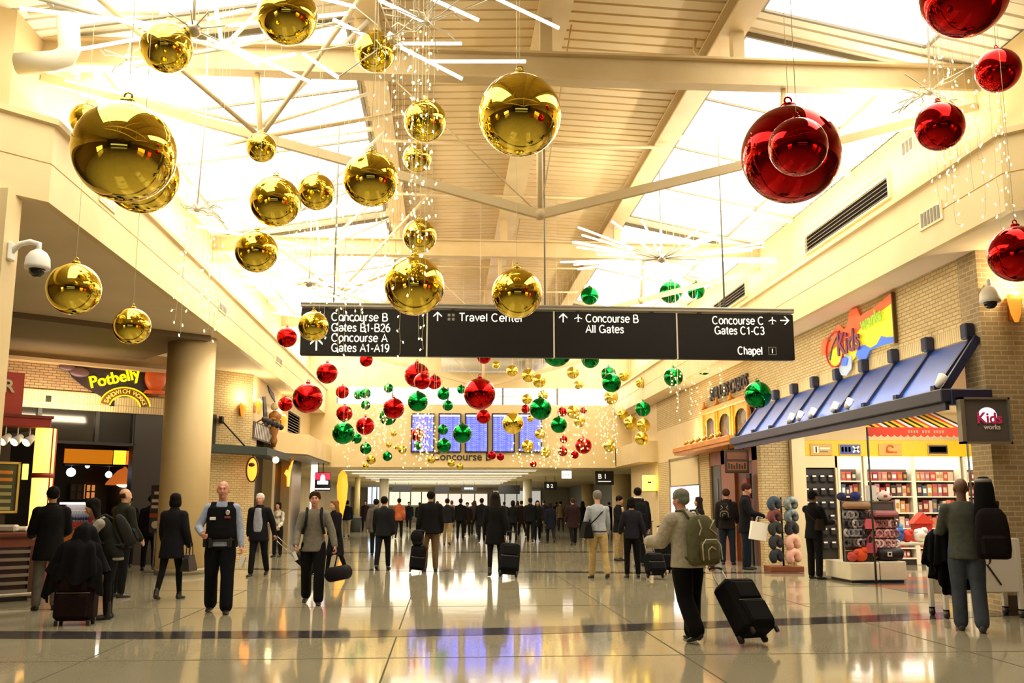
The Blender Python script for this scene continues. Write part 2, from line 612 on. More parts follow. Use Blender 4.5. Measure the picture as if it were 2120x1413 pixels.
# longitudinal beams at the edges of the deck, the ridge beam, purlins
m = MB()
for x in (X0 + .05, X1 - .05):
    m.box((x - .2, -20, ZD - .32), (x + .2, YE, ZD - .28), STEEL)
    m.box((x - .025, -20, ZD - .3), (x + .025, YE, ZD), STEEL)
    m.box((x - .2, -20, ZD - .04), (x + .2, YE, ZD - .005), STEEL)
struct('roof_beam_edge', m)
m = MB(); m.box((1.38, -20, ZD - .2), (1.72, YE, ZD + .1), STEEL); m.box((1.3, -20, ZD - .22), (1.8, YE, ZD - .19), STEEL)
struct('roof_beam_ridge', m)
for k, y in enumerate(BEAMY):
    m = MB()
    m.box((-5.9, y - .02, 7.82), (8.15, y + .02, 8.22), STEEL)
    m.box((-5.9, y - .13, 7.80), (8.15, y + .13, 7.835), STEEL)
    m.box((-5.9, y - .13, 8.205), (8.15, y + .13, 8.24), STEEL)
    for x in (X0, 1.45, X1):
        m.box((x - .09, y - .09, 8.22), (x + .09, y + .09, 8.85), STEEL)
    struct('roof_beam_cross', m)
    # hanging V tie, king post and braces under it
    m = MB()
    yt = y
    nL, nC, nR = (-2.73, yt, 6.82), (1.35, yt, 5.74), (5.0, yt, 6.73)
    for a_, b_ in (((-5.88, yt, 7.64), nL), (nL, nC), (nC, nR), (nR, (8.13, yt, 7.6))):
        m.bar(a_, b_, .09, .13, STEEL)
    m.tube([nC, (1.35, yt, 7.85)], .045, STEEL)
    m.ball(nC, .09, STEEL); m.ball(nL, .1, STEEL); m.ball(nR, .1, STEEL)
    m.tube([nR, (5.1, yt, 7.85)], .04, STEEL)
    for (sx, nd) in ((-1, nL),):
        m.tube([nd, (nd[0] + .1 * sx, yt, 7.85)], .04, STEEL)
        m.tube([nd, (nd[0] - 2.6 * sx, yt + 3.2, 8.75)], .035, STEEL)
        m.tube([nd, (nd[0] + 1.9 * sx, yt + 3.2, 7.75)], .035, STEEL)
        m.tube([nd, (nd[0] - 2.6 * sx, yt - 3.2, 8.75)], .035, STEEL)
        m.tube([nd, (nd[0] + 1.9 * sx, yt - 3.2, 7.75)], .035, STEEL)
    m.tube([(-.9, yt, 7.85), nC], .012, STEEL, 5); m.tube([(1.9, yt + .4, 8.95), nC], .012, STEEL, 5)
    struct('roof_beam_tie', m)
m = MB()
for y in (8.2, 11.5, 18.2, 21.5, 28.3, 31.6):
    m.bar((-5.85, y, SL(-5.85) - .12), (X0, y, SL(X0) - .12), .09, .09, WHITESTEEL)
    m.bar((X1, y, ZD - .12), (8.12, y, SR(8.12) - .12), .09, .09, WHITESTEEL)
    m.tube([(X0, y, 8.6), (X1, y, 8.6)], .035, STEEL)
struct('roof_beam_purlin', m)
# white space-frame struts on the left slope
m = MB()
for y in (8.0, 10.6, 13.2, 17.5, 20.5, 26, 30):
    a_, b_, c_ = (-5.4, y, 7.45), (-2.9, y + 1.2, 7.3), (-1.2, y + .2, 8.6)
    m.tube([a_, b_, c_], .035, WHITESTEEL)
    m.tube([b_, (-4.6, y + 2.6, 7.7)], .03, WHITESTEEL); m.tube([b_, (-1.4, y + 2.6, 8.5)], .03, WHITESTEEL)
    m.tube([b_, (-3.0, y + .6, 8.25)], .03, WHITESTEEL)
struct('roof_beam_strut', m)
# service pipes: ducts on the left near the rotunda, conduit on the right
m = MB()
p0 = atY(12.2, 140, 30); p1 = atY(12.2, 142, 128); p2 = atY(12.2, 35, 132)
m.tube([p0, (p1[0], 12.2, p1[2] + .18), (p1[0] - .05, 12.2, p1[2] + .06), (p1[0] - .18, 12.2, p1[2]), p2], .14, WHITESTEEL, 14)
m.tube([p0 + Vector((0, 0, .0)), p0 + Vector((0, 0, .6))], .17, WHITESTEEL, 14)
p3 = atY(12.8, 60, 22); p4 = atY(12.8, 330, 22)
m.tube([p3, p4], .07, WHITESTEEL)
p5 = atY(14.2, 188, 140); m.tube([p5, p5 + Vector((0, 0, -.45))], .13, WHITESTEEL, 12)
m.tube([p5, p5 + Vector((0, 0, .9))], .13, WHITESTEEL, 12)
struct('pipe_duct', m)
m = MB()
q = [atY(12.5, x, y) for x, y in ((1560, 20), (1470, 110), (1442, 130), (1400, 140))]
m.tube([atY(14.5, 1900, 10), atY(14.5, 1500, 80), atY(14.5, 1480, 180)], .02, STEEL, 6)
m.tube([atY(14.3, 1440, 80), atY(14.3, 1437, 105), atY(14.3, 1455, 128), atY(14.3, 1560, 130)], .025, STEEL, 6)
struct('pipe_conduit', m)

# louvres in the upper right band, grilles in the lower bands
def louvre(y0, y1, z0, z1, x, name='wall_louvre', n=5, sgn=-1):
    m = MB()
    m.box((x, y0, z0), (x + .02 * -sgn, y1, z1), BLACK)
    for k in range(n):
        z = z0 + (z1 - z0) * (k + .5) / n
        m.add([(x + sgn * .01, y0, z + .03), (x + sgn * .01, y1, z + .03), (x + sgn * .07, y1, z - .03), (x + sgn * .07, y0, z - .03)], [(0, 1, 2, 3)], mat('louvre_blade', '8f8168', .5))
    for (a_, b_, c_, d_) in ((y0 - .04, y0, z0, z1), (y1, y1 + .04, z0, z1), (y0 - .04, y1 + .04, z0 - .04, z0), (y0 - .04, y1 + .04, z1, z1 + .04)):
        m.box((x, a_, c_), (x + sgn * .06, b_, d_), CREAM2)
    return struct(name, m)
louvre(16.6, 20.75, 7.15, 7.55, XR + .75)
louvre(25.2, 28.4, 7.15, 7.55, XR + .75)
louvre(31.5, 35.6, 7.15, 7.55, XR + .75)
def grille(p, d, n_, w, h, mt):
    """A small register on a bulkhead face."""
    T = frame(p, d)
    m = MB(T)
    m.box((-w / 2, -.02, -h / 2), (w / 2, .0, h / 2), CREAM2)
    for k in range(n_):
        x = -w / 2 + .05 + (w - .1) * (k + .5) / n_
        m.box((x - (w / n_) * .28, -.026, -h / 2 + .04), (x + (w / n_) * .28, -.018, h / 2 - .04), mt)
    return struct('wall_grille', m)
GR = mat('register_shadow', '6a6353', .5)
grille(atX(XR, 1928, 447), (0, -1, 0), 6, .7, .3, GR)
grille(atX(XL, 222, 412), (0, 1, 0), 5, .7, .26, mat('register_white', 'f4efe2', .4))
grille(atX(XL, 460, 638), (0, 1, 0), 5, .8, .22, GR)
grille(atX(XL, 577, 746), (0, 1, 0), 5, 1.2, .24, GR)
grille(atX(XR + .75, 1880, 303), (0, -1, 0), 3, .5, .3, GR)

# ------------------------------------------------------------------ columns and piers
m = MB()
m.lathe([(.545, 0), (.545, SOF + .05)], mottled('column_paint', 'dcc492', 'd2b884', .5, .5), (-5.97, 22.94, 0), 40)
m.lathe([(.56, 0), (.56, .14)], mat('column_base', '8d8064', .3), (-5.97, 22.94, 0), 40)
struct('column_round', m)
m = MB()
m.box((-6.9, 11.9, 0), (-5.44, 12.31, SOF + .02), CREAM)
m.box((-6.9, 11.86, 0), (-5.56, 11.91, SOF + .02), CREAM2)
struct('column_square', m)
m = MB(); m.box((WR, 13.9, 0), (9.6, 14.45, SOF), BRICKG); m.box((WR - .02, 13.88, 0), (9.6, 13.91, .25), mat('pier_base', '4b4236', .5))
struct('column_brick', m)
m = MB(); m.box((9.6, 14.0, 0), (14.9, 14.4, SOF), BRICKG); struct('wall_right_return', m)

# ------------------------------------------------------------------ right-hand brick wall
m = MB()
m.box((WR, 14.45, 3.95), (WR + .3, 24.5, 4.32), BRICKS)
m.box((WR, 14.45, 4.32), (WR + .3, 24.5, SOF), BRICK)
m.box((WR, 24.5, 0), (8.85, 24.8, SOF), BRICK)
m.box((WR, 24.8, 4.3), (WR + .3, 36.6, SOF), BRICK)
m.box((WR, 29.4, 0), (WR + .3, 30.5, 4.3), BRICK)
m.box((WR, 30.5, 3.1), (WR + .3, 36.6, 4.3), CREAM)
m.box((WR, 34.5, 0), (WR + .3, 36.6, 3.1), BRICK)
m.box((WR, 30.5, 0), (WR + .3, 34.5, .95), CREAM)
struct('wall_right_brick', m)
m = MB()
m.box((WR, 36.6, 0), (WR + .4, YE, SOF), CREAM)
m.box((XR, 36.6, 3.15), (WR, YE, 3.95), CREAM)
m.box((XR, 41.7, 3.2), (WR + 2, 41.9, SOF + .1), CREAM)
struct('wall_right_end', m)

# ------------------------------------------------------------------ left-hand walls
A2, B2 = Vector((-7.7, 26.3, 0)), Vector((-12.0, 22.9, 0))
dP = (A2 - B2).normalized()
FP = frame(B2, dP)          # local x runs towards the corridor, -y faces the hall
LPB = (A2 - B2).length
m = MB(FP)
m.box((-2, 0, 4.35), (LPB + .6, .3, SOF), BRICKD)
m.box((-2, -.04, 3.9), (LPB + .6, .3, 4.35), BRICKS)
for x in (1.0, 2.75, 4.3):
    m.box((x - .06, -.06, 4.05), (x + .06, -.04, 4.2), BLACK)
m.box((-2, 0, 0), (.55, .3, 3.9), mat('dark_green_panel', '37382a', .5))
m.box((4.95, 0, 0), (LPB + .6, .3, 3.9), mat('dark_wood', '2c241e', .4))
struct('wall_left_sandwich', m)
m = MB(FP)
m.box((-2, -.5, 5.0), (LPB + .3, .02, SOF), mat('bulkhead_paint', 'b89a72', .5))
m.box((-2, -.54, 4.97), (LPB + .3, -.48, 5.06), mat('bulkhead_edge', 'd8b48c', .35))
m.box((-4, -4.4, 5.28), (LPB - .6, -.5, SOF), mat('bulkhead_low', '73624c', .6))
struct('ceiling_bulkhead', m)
C2, D2 = Vector((-5.77, 29.3, 0)), Vector((-7.3, 27.6, 0))
m = MB(frame(D2, C2 - D2))
LC = (C2 - D2).length
m.box((-.8, 0, 0), (LC, .3, SOF), BRICK)
m.box((.05, -.02, 3.1), (1.05, .02, 4.1), DARK)          # dark transom window
struct('wall_left_corner', m)
m = MB()
m.box((-6.1, 29.3, 3.9), (-5.77, YE, SOF), CREAM)
m.box((-6.1, 29.3, 0), (-5.77, 30.2, 3.9), BRICK)
m.box((-6.1, 33.2, 0), (-5.77, 33.7, 3.9), mat('pilaster_tan', 'a8946c', .6))
m.box((-6.1, 36.9, 0), (-5.77, 37.4, 3.9), mat('pilaster_tan', 'a8946c', .6))
m.box((-6.4, 30.2, 0), (-6.1, YE, 3.9), mat('dark_shopfront', '241f1d', .25))
struct('wall_left_far', m)
m = MB()
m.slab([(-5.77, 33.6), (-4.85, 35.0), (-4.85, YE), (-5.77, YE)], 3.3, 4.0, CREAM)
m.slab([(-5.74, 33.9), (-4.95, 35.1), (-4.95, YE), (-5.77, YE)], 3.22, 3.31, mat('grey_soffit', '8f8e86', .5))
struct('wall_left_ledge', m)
louvre(35.6, 38.6, 4.15, 4.95, -5.77, n=8, sgn=1)

# ------------------------------------------------------------------ end wall with the clerestory, the low corridor beyond
m = MB()
m.box((-8, YE, 3.12), (9.5, YE + .3, 5.84), CREAM)
m.box((-8, YE, 6.57), (9.5, YE + .3, 7.25), CREAM)
m.box((-8, YE, 5.84), (-4.7, YE + .3, 6.57), CREAM); m.box((7.2, YE, 5.84), (9.5, YE + .3, 6.57), CREAM)
m.box((-8, YE + .1, 7.25), (9.5, YE + .3, 9.6), CREAM)
struct('wall_end', m)
n_w += 1
m = MB(); m.quad((-4.7, YE + .15, 5.84), (7.2, YE + .15, 5.84), (7.2, YE + .15, 6.57), (-4.7, YE + .15, 6.57), mat('clerestory_pane', 'ffffff', .3, emit='f4f6ff', strength=2.4))
wo = struct('window_%d' % n_w, m)
m = MB()
for x in (-4.7, -2.3, .1, 2.5, 4.9, 7.2):
    m.box((x - .04, YE + .05, 5.84), (x + .04, YE + .16, 6.57), GREY)
m.box((-4.7, YE + .08, 6.19), (7.2, YE + .12, 6.23), WHITESTEEL)
m.build('window_frame', wo)
m = MB()
m.tube([(-.2, 41.2, 7.5), (3.4, 41.2, 7.5)], .36, mat('duct_metal', 'b6ad97', .4), 18)
m.tube([(3.4, 41.2, 7.5), (3.9, 41.0, 7.55), (4.1, 40.3, 7.7), (4.1, 38, 7.8)], .36, mat('duct_metal', 'b6ad97', .4), 18)
struct('pipe_ventilation', m)
# low corridor: ceiling with cross strips of light, side walls, far wall
m = MB(); m.box((-9, YE + .3, 3.12), (12, 92, 3.3), mat('low_ceiling', 'd9cba4', .6)); struct('ceiling_low', m)
STRIPL = mat('strip_light', 'ffffff', .4, emit='fff2d2', strength=2.6)
for k in range(8):
    y = 44.2 + k * 4.2
    m = MB(); m.box((-4.6, y, 3.07), (4.2, y + 1.0, 3.112), STRIPL)
    m.box((-4.7, y - .08, 3.06), (4.3, y, 3.115), WHITESTEEL)
    o = m.build('strip_light', None)
    tag(o, 'long strip light across the low corridor ceiling past the departure screens', 'light', 'strip lights across the low corridor ceiling')
m = MB(); m.box((-9, 50, 0), (-8.6, 92, 3.12), CREAM); struct('wall_corridor_left', m)
m = MB(); m.box((11.6, YE, 0), (12, 92, 3.12), mat('grey_wall', '8d8a84', .5)); struct('wall_corridor_right', m)
m = MB(); m.box((-9, 91.6, 0), (12, 92, 3.2), mat('far_wall', 'b3ab95', .5)); struct('wall_corridor_end', m)
m = MB()
for (px, pyb) in ((1218, 1085), (1288, 1105)):
    p = atZ(0, px, pyb)
    m = MB(); m.lathe([(.5, 0), (.5, 3.14)], CREAM, (p.x, p.y, 0), 28); struct('column_far', m)
for px, Y_ in ((1092, 62), (795, 60)):
    p = atY(Y_, px, 1000)
    m = MB(); m.lathe([(.28, 0), (.28, 3.14)], mat('white_column', 'f3efe2', .4), (p.x, Y_, 0), 20); struct('column_white', m)

# ------------------------------------------------------------------ the hall behind the camera
m = MB()
m.box((-20, -24, 0), (-12.6, 5.4, SOF), mat('rear_wall_brown', '80684e', .6))
m.box((-13.5, 5.4, 0), (-12.6, 12.3, SOF), mat('rear_wall_brown', '80684e', .6))
struct('wall_rear_left', m)
m = MB(); m.box((14.5, -24, 0), (15.2, 13, SOF), mat('rear_wall_brown', '80684e', .6)); struct('wall_rear_right', m)
for (lo_, hi_, c_, st_) in (((14.44, -8, .2), (14.5, -1, 2.9), 'f0a84a', 1.6), ((14.44, 2, .2), (14.5, 4.5, 2.9), 'd8402a', 1.2), ((-12.6, -9, .3), (-12.54, -2, 2.8), 'ffe2b0', 1.4)):  # shop glows added behind the camera to brighten what the baubles reflect
    m = MB(); m.box(lo_, hi_, mat('shop_glow_' + c_, c_, .4, emit=c_, strength=st_)); struct('window_shop', m)
m = MB(); m.box((-9, -23.6, 1.2), (11, -23.5, 3.0), mat('rear_glow', 'cfd6dc', .4, emit='cfd6dc', strength=.7)); struct('window_rear', m)  # unseen lit band, added to lift the dark strip mirrored in the baubles
m = MB(); m.box((-20, -24, 0), (22, -23.6, 9.6), mat('rear_wall_dark', '6d655a', .5)); struct('wall_back', m)
m = MB(); m.box((-18, 6, 0), (-17.7, 34, SOF), mat('rear_wall_dark', '6d655a', .5)); struct('wall_outer_left', m)
# ================================================================== HANGING DECORATIONS
def roof_z(x):
    if x < X0: return SL(max(x, -6.2))
    if x > X1: return SR(min(x, 8.6))
    return ZD

_bm = {}
def bauble_parts(color):
    if color in _bm: return _bm[color]
    mt = {'gold': GOLD, 'red': RED, 'green': GREEN}[color]
    a = MB(); a.ball((0, 0, 0), 1, mt, 48, 28)
    b_ = MB(); b_.lathe([(.16, .975), (.16, 1.06), (.13, 1.09), (0, 1.10)], mt, n=20)
    c = MB(); c.tube([(.075 * math.cos(t), 0, 1.17 + .075 * math.sin(t)) for t in [2 * PI * k / 14 for k in range(15)]], .022, mt, 6, caps=False)
    d = MB(); d.tube([(0, 0, 0), (0, 0, 1)], .003, WIRE, 5)
    t = thing('hanging_bauble', 'x', 'bauble')
    for nm, mb in (('ball', a), ('cap', b_), ('loop', c), ('cord', d)):
        mb.build(nm, t, world=False)
    _bm[color] = t
    t['used'] = 0
    return t

_balls = []
def bauble(px, py, r, color, R, label, zmin=0.0, zmax=99.0, group=None):
    z0_ = min(max(R * FPX / r, zmin), zmax)
    for k in range(60):                                  # hang it clear of its neighbours and of their cords
        zc = z0_ * (1 + (.012 * ((k + 1) // 2)) * (1 if k % 2 else -1))
        if zc < zmin or zc > zmax + .6: continue
        R = zc * r / FPX
        P = EYE + ray(px, py) * zc
        ok = True
        for (Q, RQ) in _balls:
            h_ = math.hypot(P.x - Q.x, P.y - Q.y)
            if (P - Q).length < (R + RQ) * 1.04 + .02: ok = False; break
            if (Q.z > P.z and h_ < RQ * 1.05 + .01) or (P.z > Q.z and h_ < R * 1.05 + .01): ok = False; break
        if ok: break
    _balls.append((P.copy(), R))
    t0 = bauble_parts(color)
    if t0['used'] == 0:
        t = t0; t['used'] = 1; t.location = P; t['label'] = label
        if group: t['group'] = group
    else:
        t = dup(t0, P, label=label, group=group)
        if not group and 'group' in t: del t['group']
    t.scale = (R, R, R)
    for ch in t.children:
        if ch.name.startswith('cord'):
            ch.location = (0, 0, 1.24)
            ch.scale = (1 / R, 1 / R, (roof_z(P.x) - P.z + .06) / R - 1.24)
    return t

NEAR = [
 (345, 98, 53, 'gold', .30, 'gold bauble near the roof beside the cream duct elbow'),
 (595, 31, 62, 'gold', .32, 'gold bauble cut by the top edge of the picture'),
 (776, 107, 43, 'gold', .26, 'gold bauble beside the lit tubes under the roof ridge'),
 (180, 249, 34, 'gold', .22, 'small gold bauble peeking out behind the biggest gold one at upper left'),
 (258, 314, 104, 'gold', .45, 'biggest gold bauble, in front of two others by the left bulkhead'),
 (293, 365, 76, 'gold', .40, 'gold bauble half hidden behind and below the biggest one'),
 (541, 305, 31, 'gold', .20, 'small gold bauble hanging under a roof tie joint'),
 (880, 250, 44, 'gold', .26, 'gold bauble at the left of the largest central gold one'),
 (864, 327, 30, 'gold', .20, 'small gold bauble in the light strands, below a larger one'),
 (768, 371, 57, 'gold', .30, 'gold bauble in front of the roof tie, left of the light strands'),
 (1076, 238, 86, 'gold', .45, 'large gold bauble hanging alone under the middle of the roof'),
 (655, 397, 38, 'gold', .24, 'smaller gold bauble touching the right of a larger one, upper left'),
 (570, 417, 52, 'gold', .30, 'gold bauble with a smaller one touching its right side'),
 (531, 520, 44, 'gold', .26, 'gold bauble hanging alone above the left bulkhead edge'),
 (869, 488, 35, 'gold', .22, 'gold bauble directly above the one that overlaps the sign'),
 (858, 591, 62, 'gold', .36, 'large gold bauble overlapping the top of the sign at Travel Center panel'),
 (1070, 607, 52, 'gold', .30, 'gold bauble covering the end of the words Travel Center'),
 (153, 598, 54, 'gold', .30, 'gold bauble beside the white dome camera on the left pier'),
 (273, 675, 38, 'gold', .22, 'gold bauble hanging above the yellow sandwich shop sign'),
 (649, 675, 31, 'gold', .21, 'gold bauble in front of the left end of the black sign'),
 (1637, 320, 101, 'red', .45, 'largest red bauble with a ring on top, upper right'),
 (1652, 304, 60, 'red', .215, 'smaller red bauble hanging in front of the largest red one'),
 (1996, -11, 88, 'red', .42, 'large red bauble cut by the top edge at upper right'),
 (1890, -13, 26, 'red', .2, 'sliver of a small red bauble at the top edge by a large one'),
 (2066, 146, 45, 'red', .26, 'red bauble among light strands below the cut-off one'),
 (1945, 262, 50, 'red', .28, 'red bauble behind light strands near the right bulkhead'),
 (2106, 525, 58, 'red', .30, 'red bauble above the wall sconce at the right edge'),
]
for a in NEAR:
    bauble(*a)

FAR = [
 (594, 698, 21, 'red', .26, 'red bauble just left of the black sign'),
 (677, 772, 22, 'red', .28, 'red bauble below the left end of the black sign'),
 (591, 836, 15, 'red', .22, 'small red bauble touching the left of the large one by the striped awning'),
 (637, 824, 31, 'red', .36, 'large red bauble in front of the left bulkhead under the sign'),
 (758, 745, 14, 'red', .22, 'red bauble tucked under the sign below Gates A1-A19'),
 (709, 811, 14, 'red', .24, 'red bauble left of two small green ones before the clerestory'),
 (713, 855, 17, 'red', .26, 'red bauble above the large green one at left of the end wall'),
 (756, 881, 19, 'red', .30, 'red bauble with lights on it, right of the large green one at left'),
 (863, 776, 26, 'red', .40, 'large red bauble sparkling with lights under the sign, above a smaller red one'),
 (874, 789, 17, 'red', .22, 'red bauble in front of the large sparkling red one'),
 (899, 791, 15, 'red', .24, 'red bauble right of the pair of red ones under the sign'),
 (993, 815, 33, 'red', .36, 'largest red bauble under the sign, above the departure screens'),
 (815, 845, 22, 'red', .28, 'red bauble covering the top of a green one, left of the screens'),
 (1001, 862, 15, 'red', .24, 'red bauble directly below the largest one, over the third screen'),
 (1002, 738, 15, 'red', .22, 'red bauble mostly hidden behind the bottom edge of the sign'),
 (865, 900, 14, 'red', .26, 'red bauble in front of the first departure screen'),
 (1018, 942, 9, 'red', .2, 'left one of two small red baubles over the wall word Concourse'),
 (1036, 945, 8, 'red', .2, 'right one of two small red baubles over the wall word Concourse'),
 (1208, 922, 17, 'red', .28, 'red bauble with lights, largest of the red cluster right of the screens'),
 (1165, 934, 10, 'red', .2, 'small red bauble below another at the left of the right cluster'),
 (1190, 941, 8, 'red', .18, 'lowest tiny red bauble of the right cluster'),
 (1167, 909, 8, 'red', .18, 'tiny red bauble above the other small ones, right of the screens'),
 (1104, 960, 7, 'red', .18, 'tiny red bauble hanging low under the last departure screen'),
 (1088, 846, 9, 'red', .2, 'small red bauble touching the left of a green one over the last screen'),
 (1164, 852, 10, 'red', .2, 'small red bauble left of a gold one right of the screens'),
 (1208, 849, 7, 'red', .18, 'tiny red bauble right of a gold one right of the screens'),
 (742, 817, 10, 'green', .2, 'left one of the two green baubles side by side before the clerestory'),
 (757, 814, 11, 'green', .22, 'right one of the two green baubles side by side before the clerestory'),
 (757, 838, 10, 'green', .2, 'green bauble hanging below the pair before the clerestory'),
 (804, 803, 10, 'green', .2, 'small green bauble alone in front of the clerestory, left part'),
 (865, 831, 21, 'green', .30, 'green bauble speckled with lights above the first screen'),
 (803, 862, 18, 'green', .32, 'green bauble behind and below a red one left of the screens'),
 (711, 896, 23, 'green', .30, 'largest green bauble at the left of the end wall'),
 (738, 907, 11, 'green', .2, 'small green bauble touching the right of the largest left one'),
 (757, 928, 12, 'green', .22, 'green bauble lower right of the largest left one'),
 (802, 944, 10, 'green', .2, 'lowest small green bauble left of the first screen'),
 (918, 815, 13, 'green', .22, 'green bauble right of the red trio, before the clerestory'),
 (927, 839, 11, 'green', .2, 'green bauble just above the second screen'),
 (955, 806, 9, 'green', .2, 'small green bauble touching the left of the largest red one'),
 (917, 889, 11, 'green', .2, 'small green bauble in front of the middle of the second screen'),
 (957, 897, 20, 'green', .28, 'large green bauble between the second and third screens'),
 (919, 922, 15, 'green', .26, 'green bauble at the bottom of the second screen'),
 (866, 922, 9, 'green', .2, 'green bauble under the red one on the first screen'),
 (1119, 846, 23, 'green', .30, 'large green bauble over the top of the last screen'),
 (1157, 879, 17, 'green', .24, 'green bauble right of the last departure screen'),
 (1221, 612, 19, 'green', .28, 'green bauble rising behind the sign above Concourse B'),
 (1389, 604, 24, 'green', .32, 'larger one of two green baubles above the sign at right'),
 (1441, 602, 18, 'green', .26, 'smaller one of two green baubles above the sign at right'),
 (1153, 728, 31, 'green', .36, 'big green bauble mostly hidden behind the sign, only its bottom showing'),
 (1222, 743, 19, 'green', .28, 'green bauble half hidden under the sign right of a big one'),
 (1266, 792, 20, 'green', .26, 'front green bauble of an overlapping pair over gold ones'),
 (1260, 774, 16, 'green', .28, 'green bauble behind and above another, right of centre'),
 (1394, 780, 20, 'green', .28, 'green bauble in front of the right bulkhead under the sign'),
 (1457, 758, 18, 'green', .26, 'green bauble hanging under the sign below Gates C1-C3'),
 (1331, 846, 16, 'green', .26, 'green bauble over gold ones beside the end of the right bulkhead'),
 (1438, 834, 16, 'green', .26, 'green bauble in front of the wall light by the wooden cornice'),
 (1569, 817, 28, 'green', .30, 'green bauble at the far end of the blue awning'),
 (1060, 767, 12, 'gold', .2, 'gold bauble in front of the ventilation duct, left of a group'),
 (1094, 777, 14, 'gold', .24, 'gold bauble overlapping a lower one under the duct bend'),
 (1116, 788, 14, 'gold', .22, 'gold bauble in front of the one under the duct bend'),
 (1186, 771, 13, 'gold', .22, 'gold bauble under the big green one behind the sign'),
 (1198, 796, 10, 'gold', .2, 'gold bauble before the clerestory, right of the duct'),
 (1292, 778, 11, 'gold', .2, 'gold bauble right of the overlapping green pair'),
 (1327, 792, 11, 'gold', .2, 'gold bauble against the right bulkhead, apart from the others'),
 (1091, 826, 11, 'gold', .2, 'gold bauble before the clerestory upper left of a large green one'),
 (1124, 818, 11, 'gold', .24, 'gold bauble behind the top of the large green one'),
 (1265, 822, 15, 'gold', .3, 'gold bauble under the overlapping green pair'),
 (1062, 876, 22, 'gold', .3, 'largest gold bauble between the fourth and fifth screens'),
 (1098, 866, 7, 'gold', .16, 'tiny gold bauble at the top of the fifth screen'),
 (1187, 852, 14, 'gold', .24, 'gold bauble between two tiny red ones right of the screens'),
 (1200, 872, 12, 'gold', .22, 'gold bauble below another, right of the screens'),
 (1118, 898, 11, 'gold', .2, 'gold bauble at the right edge of the fifth screen'),
 (1092, 923, 13, 'gold', .22, 'gold bauble at the bottom of the fifth screen'),
 (1129, 936, 11, 'gold', .2, 'gold bauble low right of the fifth screen'),
 (1306, 876, 15, 'gold', .28, 'left one of a gold pair over the right ledge'),
 (1332, 880, 14, 'gold', .24, 'right one of a gold pair over the right ledge'),
 (1328, 907, 14, 'gold', .22, 'gold bauble below the pair over the right ledge'),
 (1262, 922, 13, 'gold', .24, 'gold bauble at the left end of the right ledge'),
 (1289, 858, 11, 'gold', .22, 'gold bauble left of and above the pair over the right ledge'),
 (1027, 755, 8, 'gold', .16, 'tiny gold bauble against the ventilation duct'),
 (768, 951, 10, 'gold', .2, 'gold bauble low on the left of the end wall'),
 (757, 964, 6, 'gold', .15, 'tiny gold bauble at the bottom edge of the end wall, left'),
 (833, 930, 9, 'gold', .2, 'gold bauble lower left of the first screen'),
 (893, 951, 8, 'gold', .18, 'small gold bauble under the first screen'),
 (934, 958, 8, 'gold', .18, 'small gold bauble under the wall word Concourse'),
 (952, 965, 7, 'gold', .16, 'tiny gold bauble at the lower edge below the second screen'),
 (815, 897, 6, 'gold', .15, 'tiny gold bauble left of the first screen, upper of three'),
 (805, 920, 6, 'gold', .15, 'tiny gold bauble left of the first screen, middle of three'),
 (821, 925, 5, 'gold', .14, 'tiny gold bauble left of the first screen, lower of three'),
]
for a in FAR:
    bauble(*a, zmin=19.3, zmax=39.0)

# ------------------------------------------------------------------ strands of lights
BULBF = mat('lit_bulb_gold', 'ffffff', .4, emit='ffd45e', strength=3.6, sample=False)
random.seed(21)
_bulb = MB(); _bulb.lathe([(0, -.022), (.008, -.012), (.0095, .0), (.006, .016), (0, .022)], BULB, n=6)
_bulbo = None
def strand(P, length, nb, label, group, near=True, br=1.0):
    """A wire hanging from P with side twigs that end in bulbs."""
    global _bulbo
    wire = MB()
    zs = [-length * k / nb for k in range(nb + 1)]
    pts = [Vector((random.uniform(-.012, .012), random.uniform(-.012, .012), z)) for z in zs]
    wire.tube([Vector((0, 0, roof_z(P[0]) - P[2] + .05))] + pts, .0022 if near else .003, WIRE, 4, caps=False)
    tips = []
    for p in pts[1:]:
        a = random.uniform(0, 2 * PI); l = random.uniform(.03, .07)
        q = p + Vector((math.cos(a) * l, math.sin(a) * l, -random.uniform(.01, .05)))
        wire.tube([p, q], .002, WIRE, 3, caps=False)
        tips.append(q)
    if not near:
        for q in tips:
            s = br * .018
            wire.add([q + Vector(d_) * s for d_ in ((1, 0, 0), (-1, 0, 0), (0, 1, 0), (0, -1, 0), (0, 0, 1.3), (0, 0, -1.3))],
                     [(0, 2, 4), (2, 1, 4), (1, 3, 4), (3, 0, 4), (2, 0, 5), (1, 2, 5), (3, 1, 5), (0, 3, 5)], BULBF)
    o = wire.build('light_strand', loc=P, world=False, uv=False, recalc=False)
    tag(o, label, 'string lights', group)
    if near:
        for q in tips:
            if _bulbo is None:
                c = _bulb.build('bulb', o, world=False); _bulbo = c
            else:
                c = _bulbo.copy(); COL.objects.link(c); c.parent = o
            c.location = q
            c.rotation_euler = (random.uniform(-.6, .6), random.uniform(-.6, .6), 0)

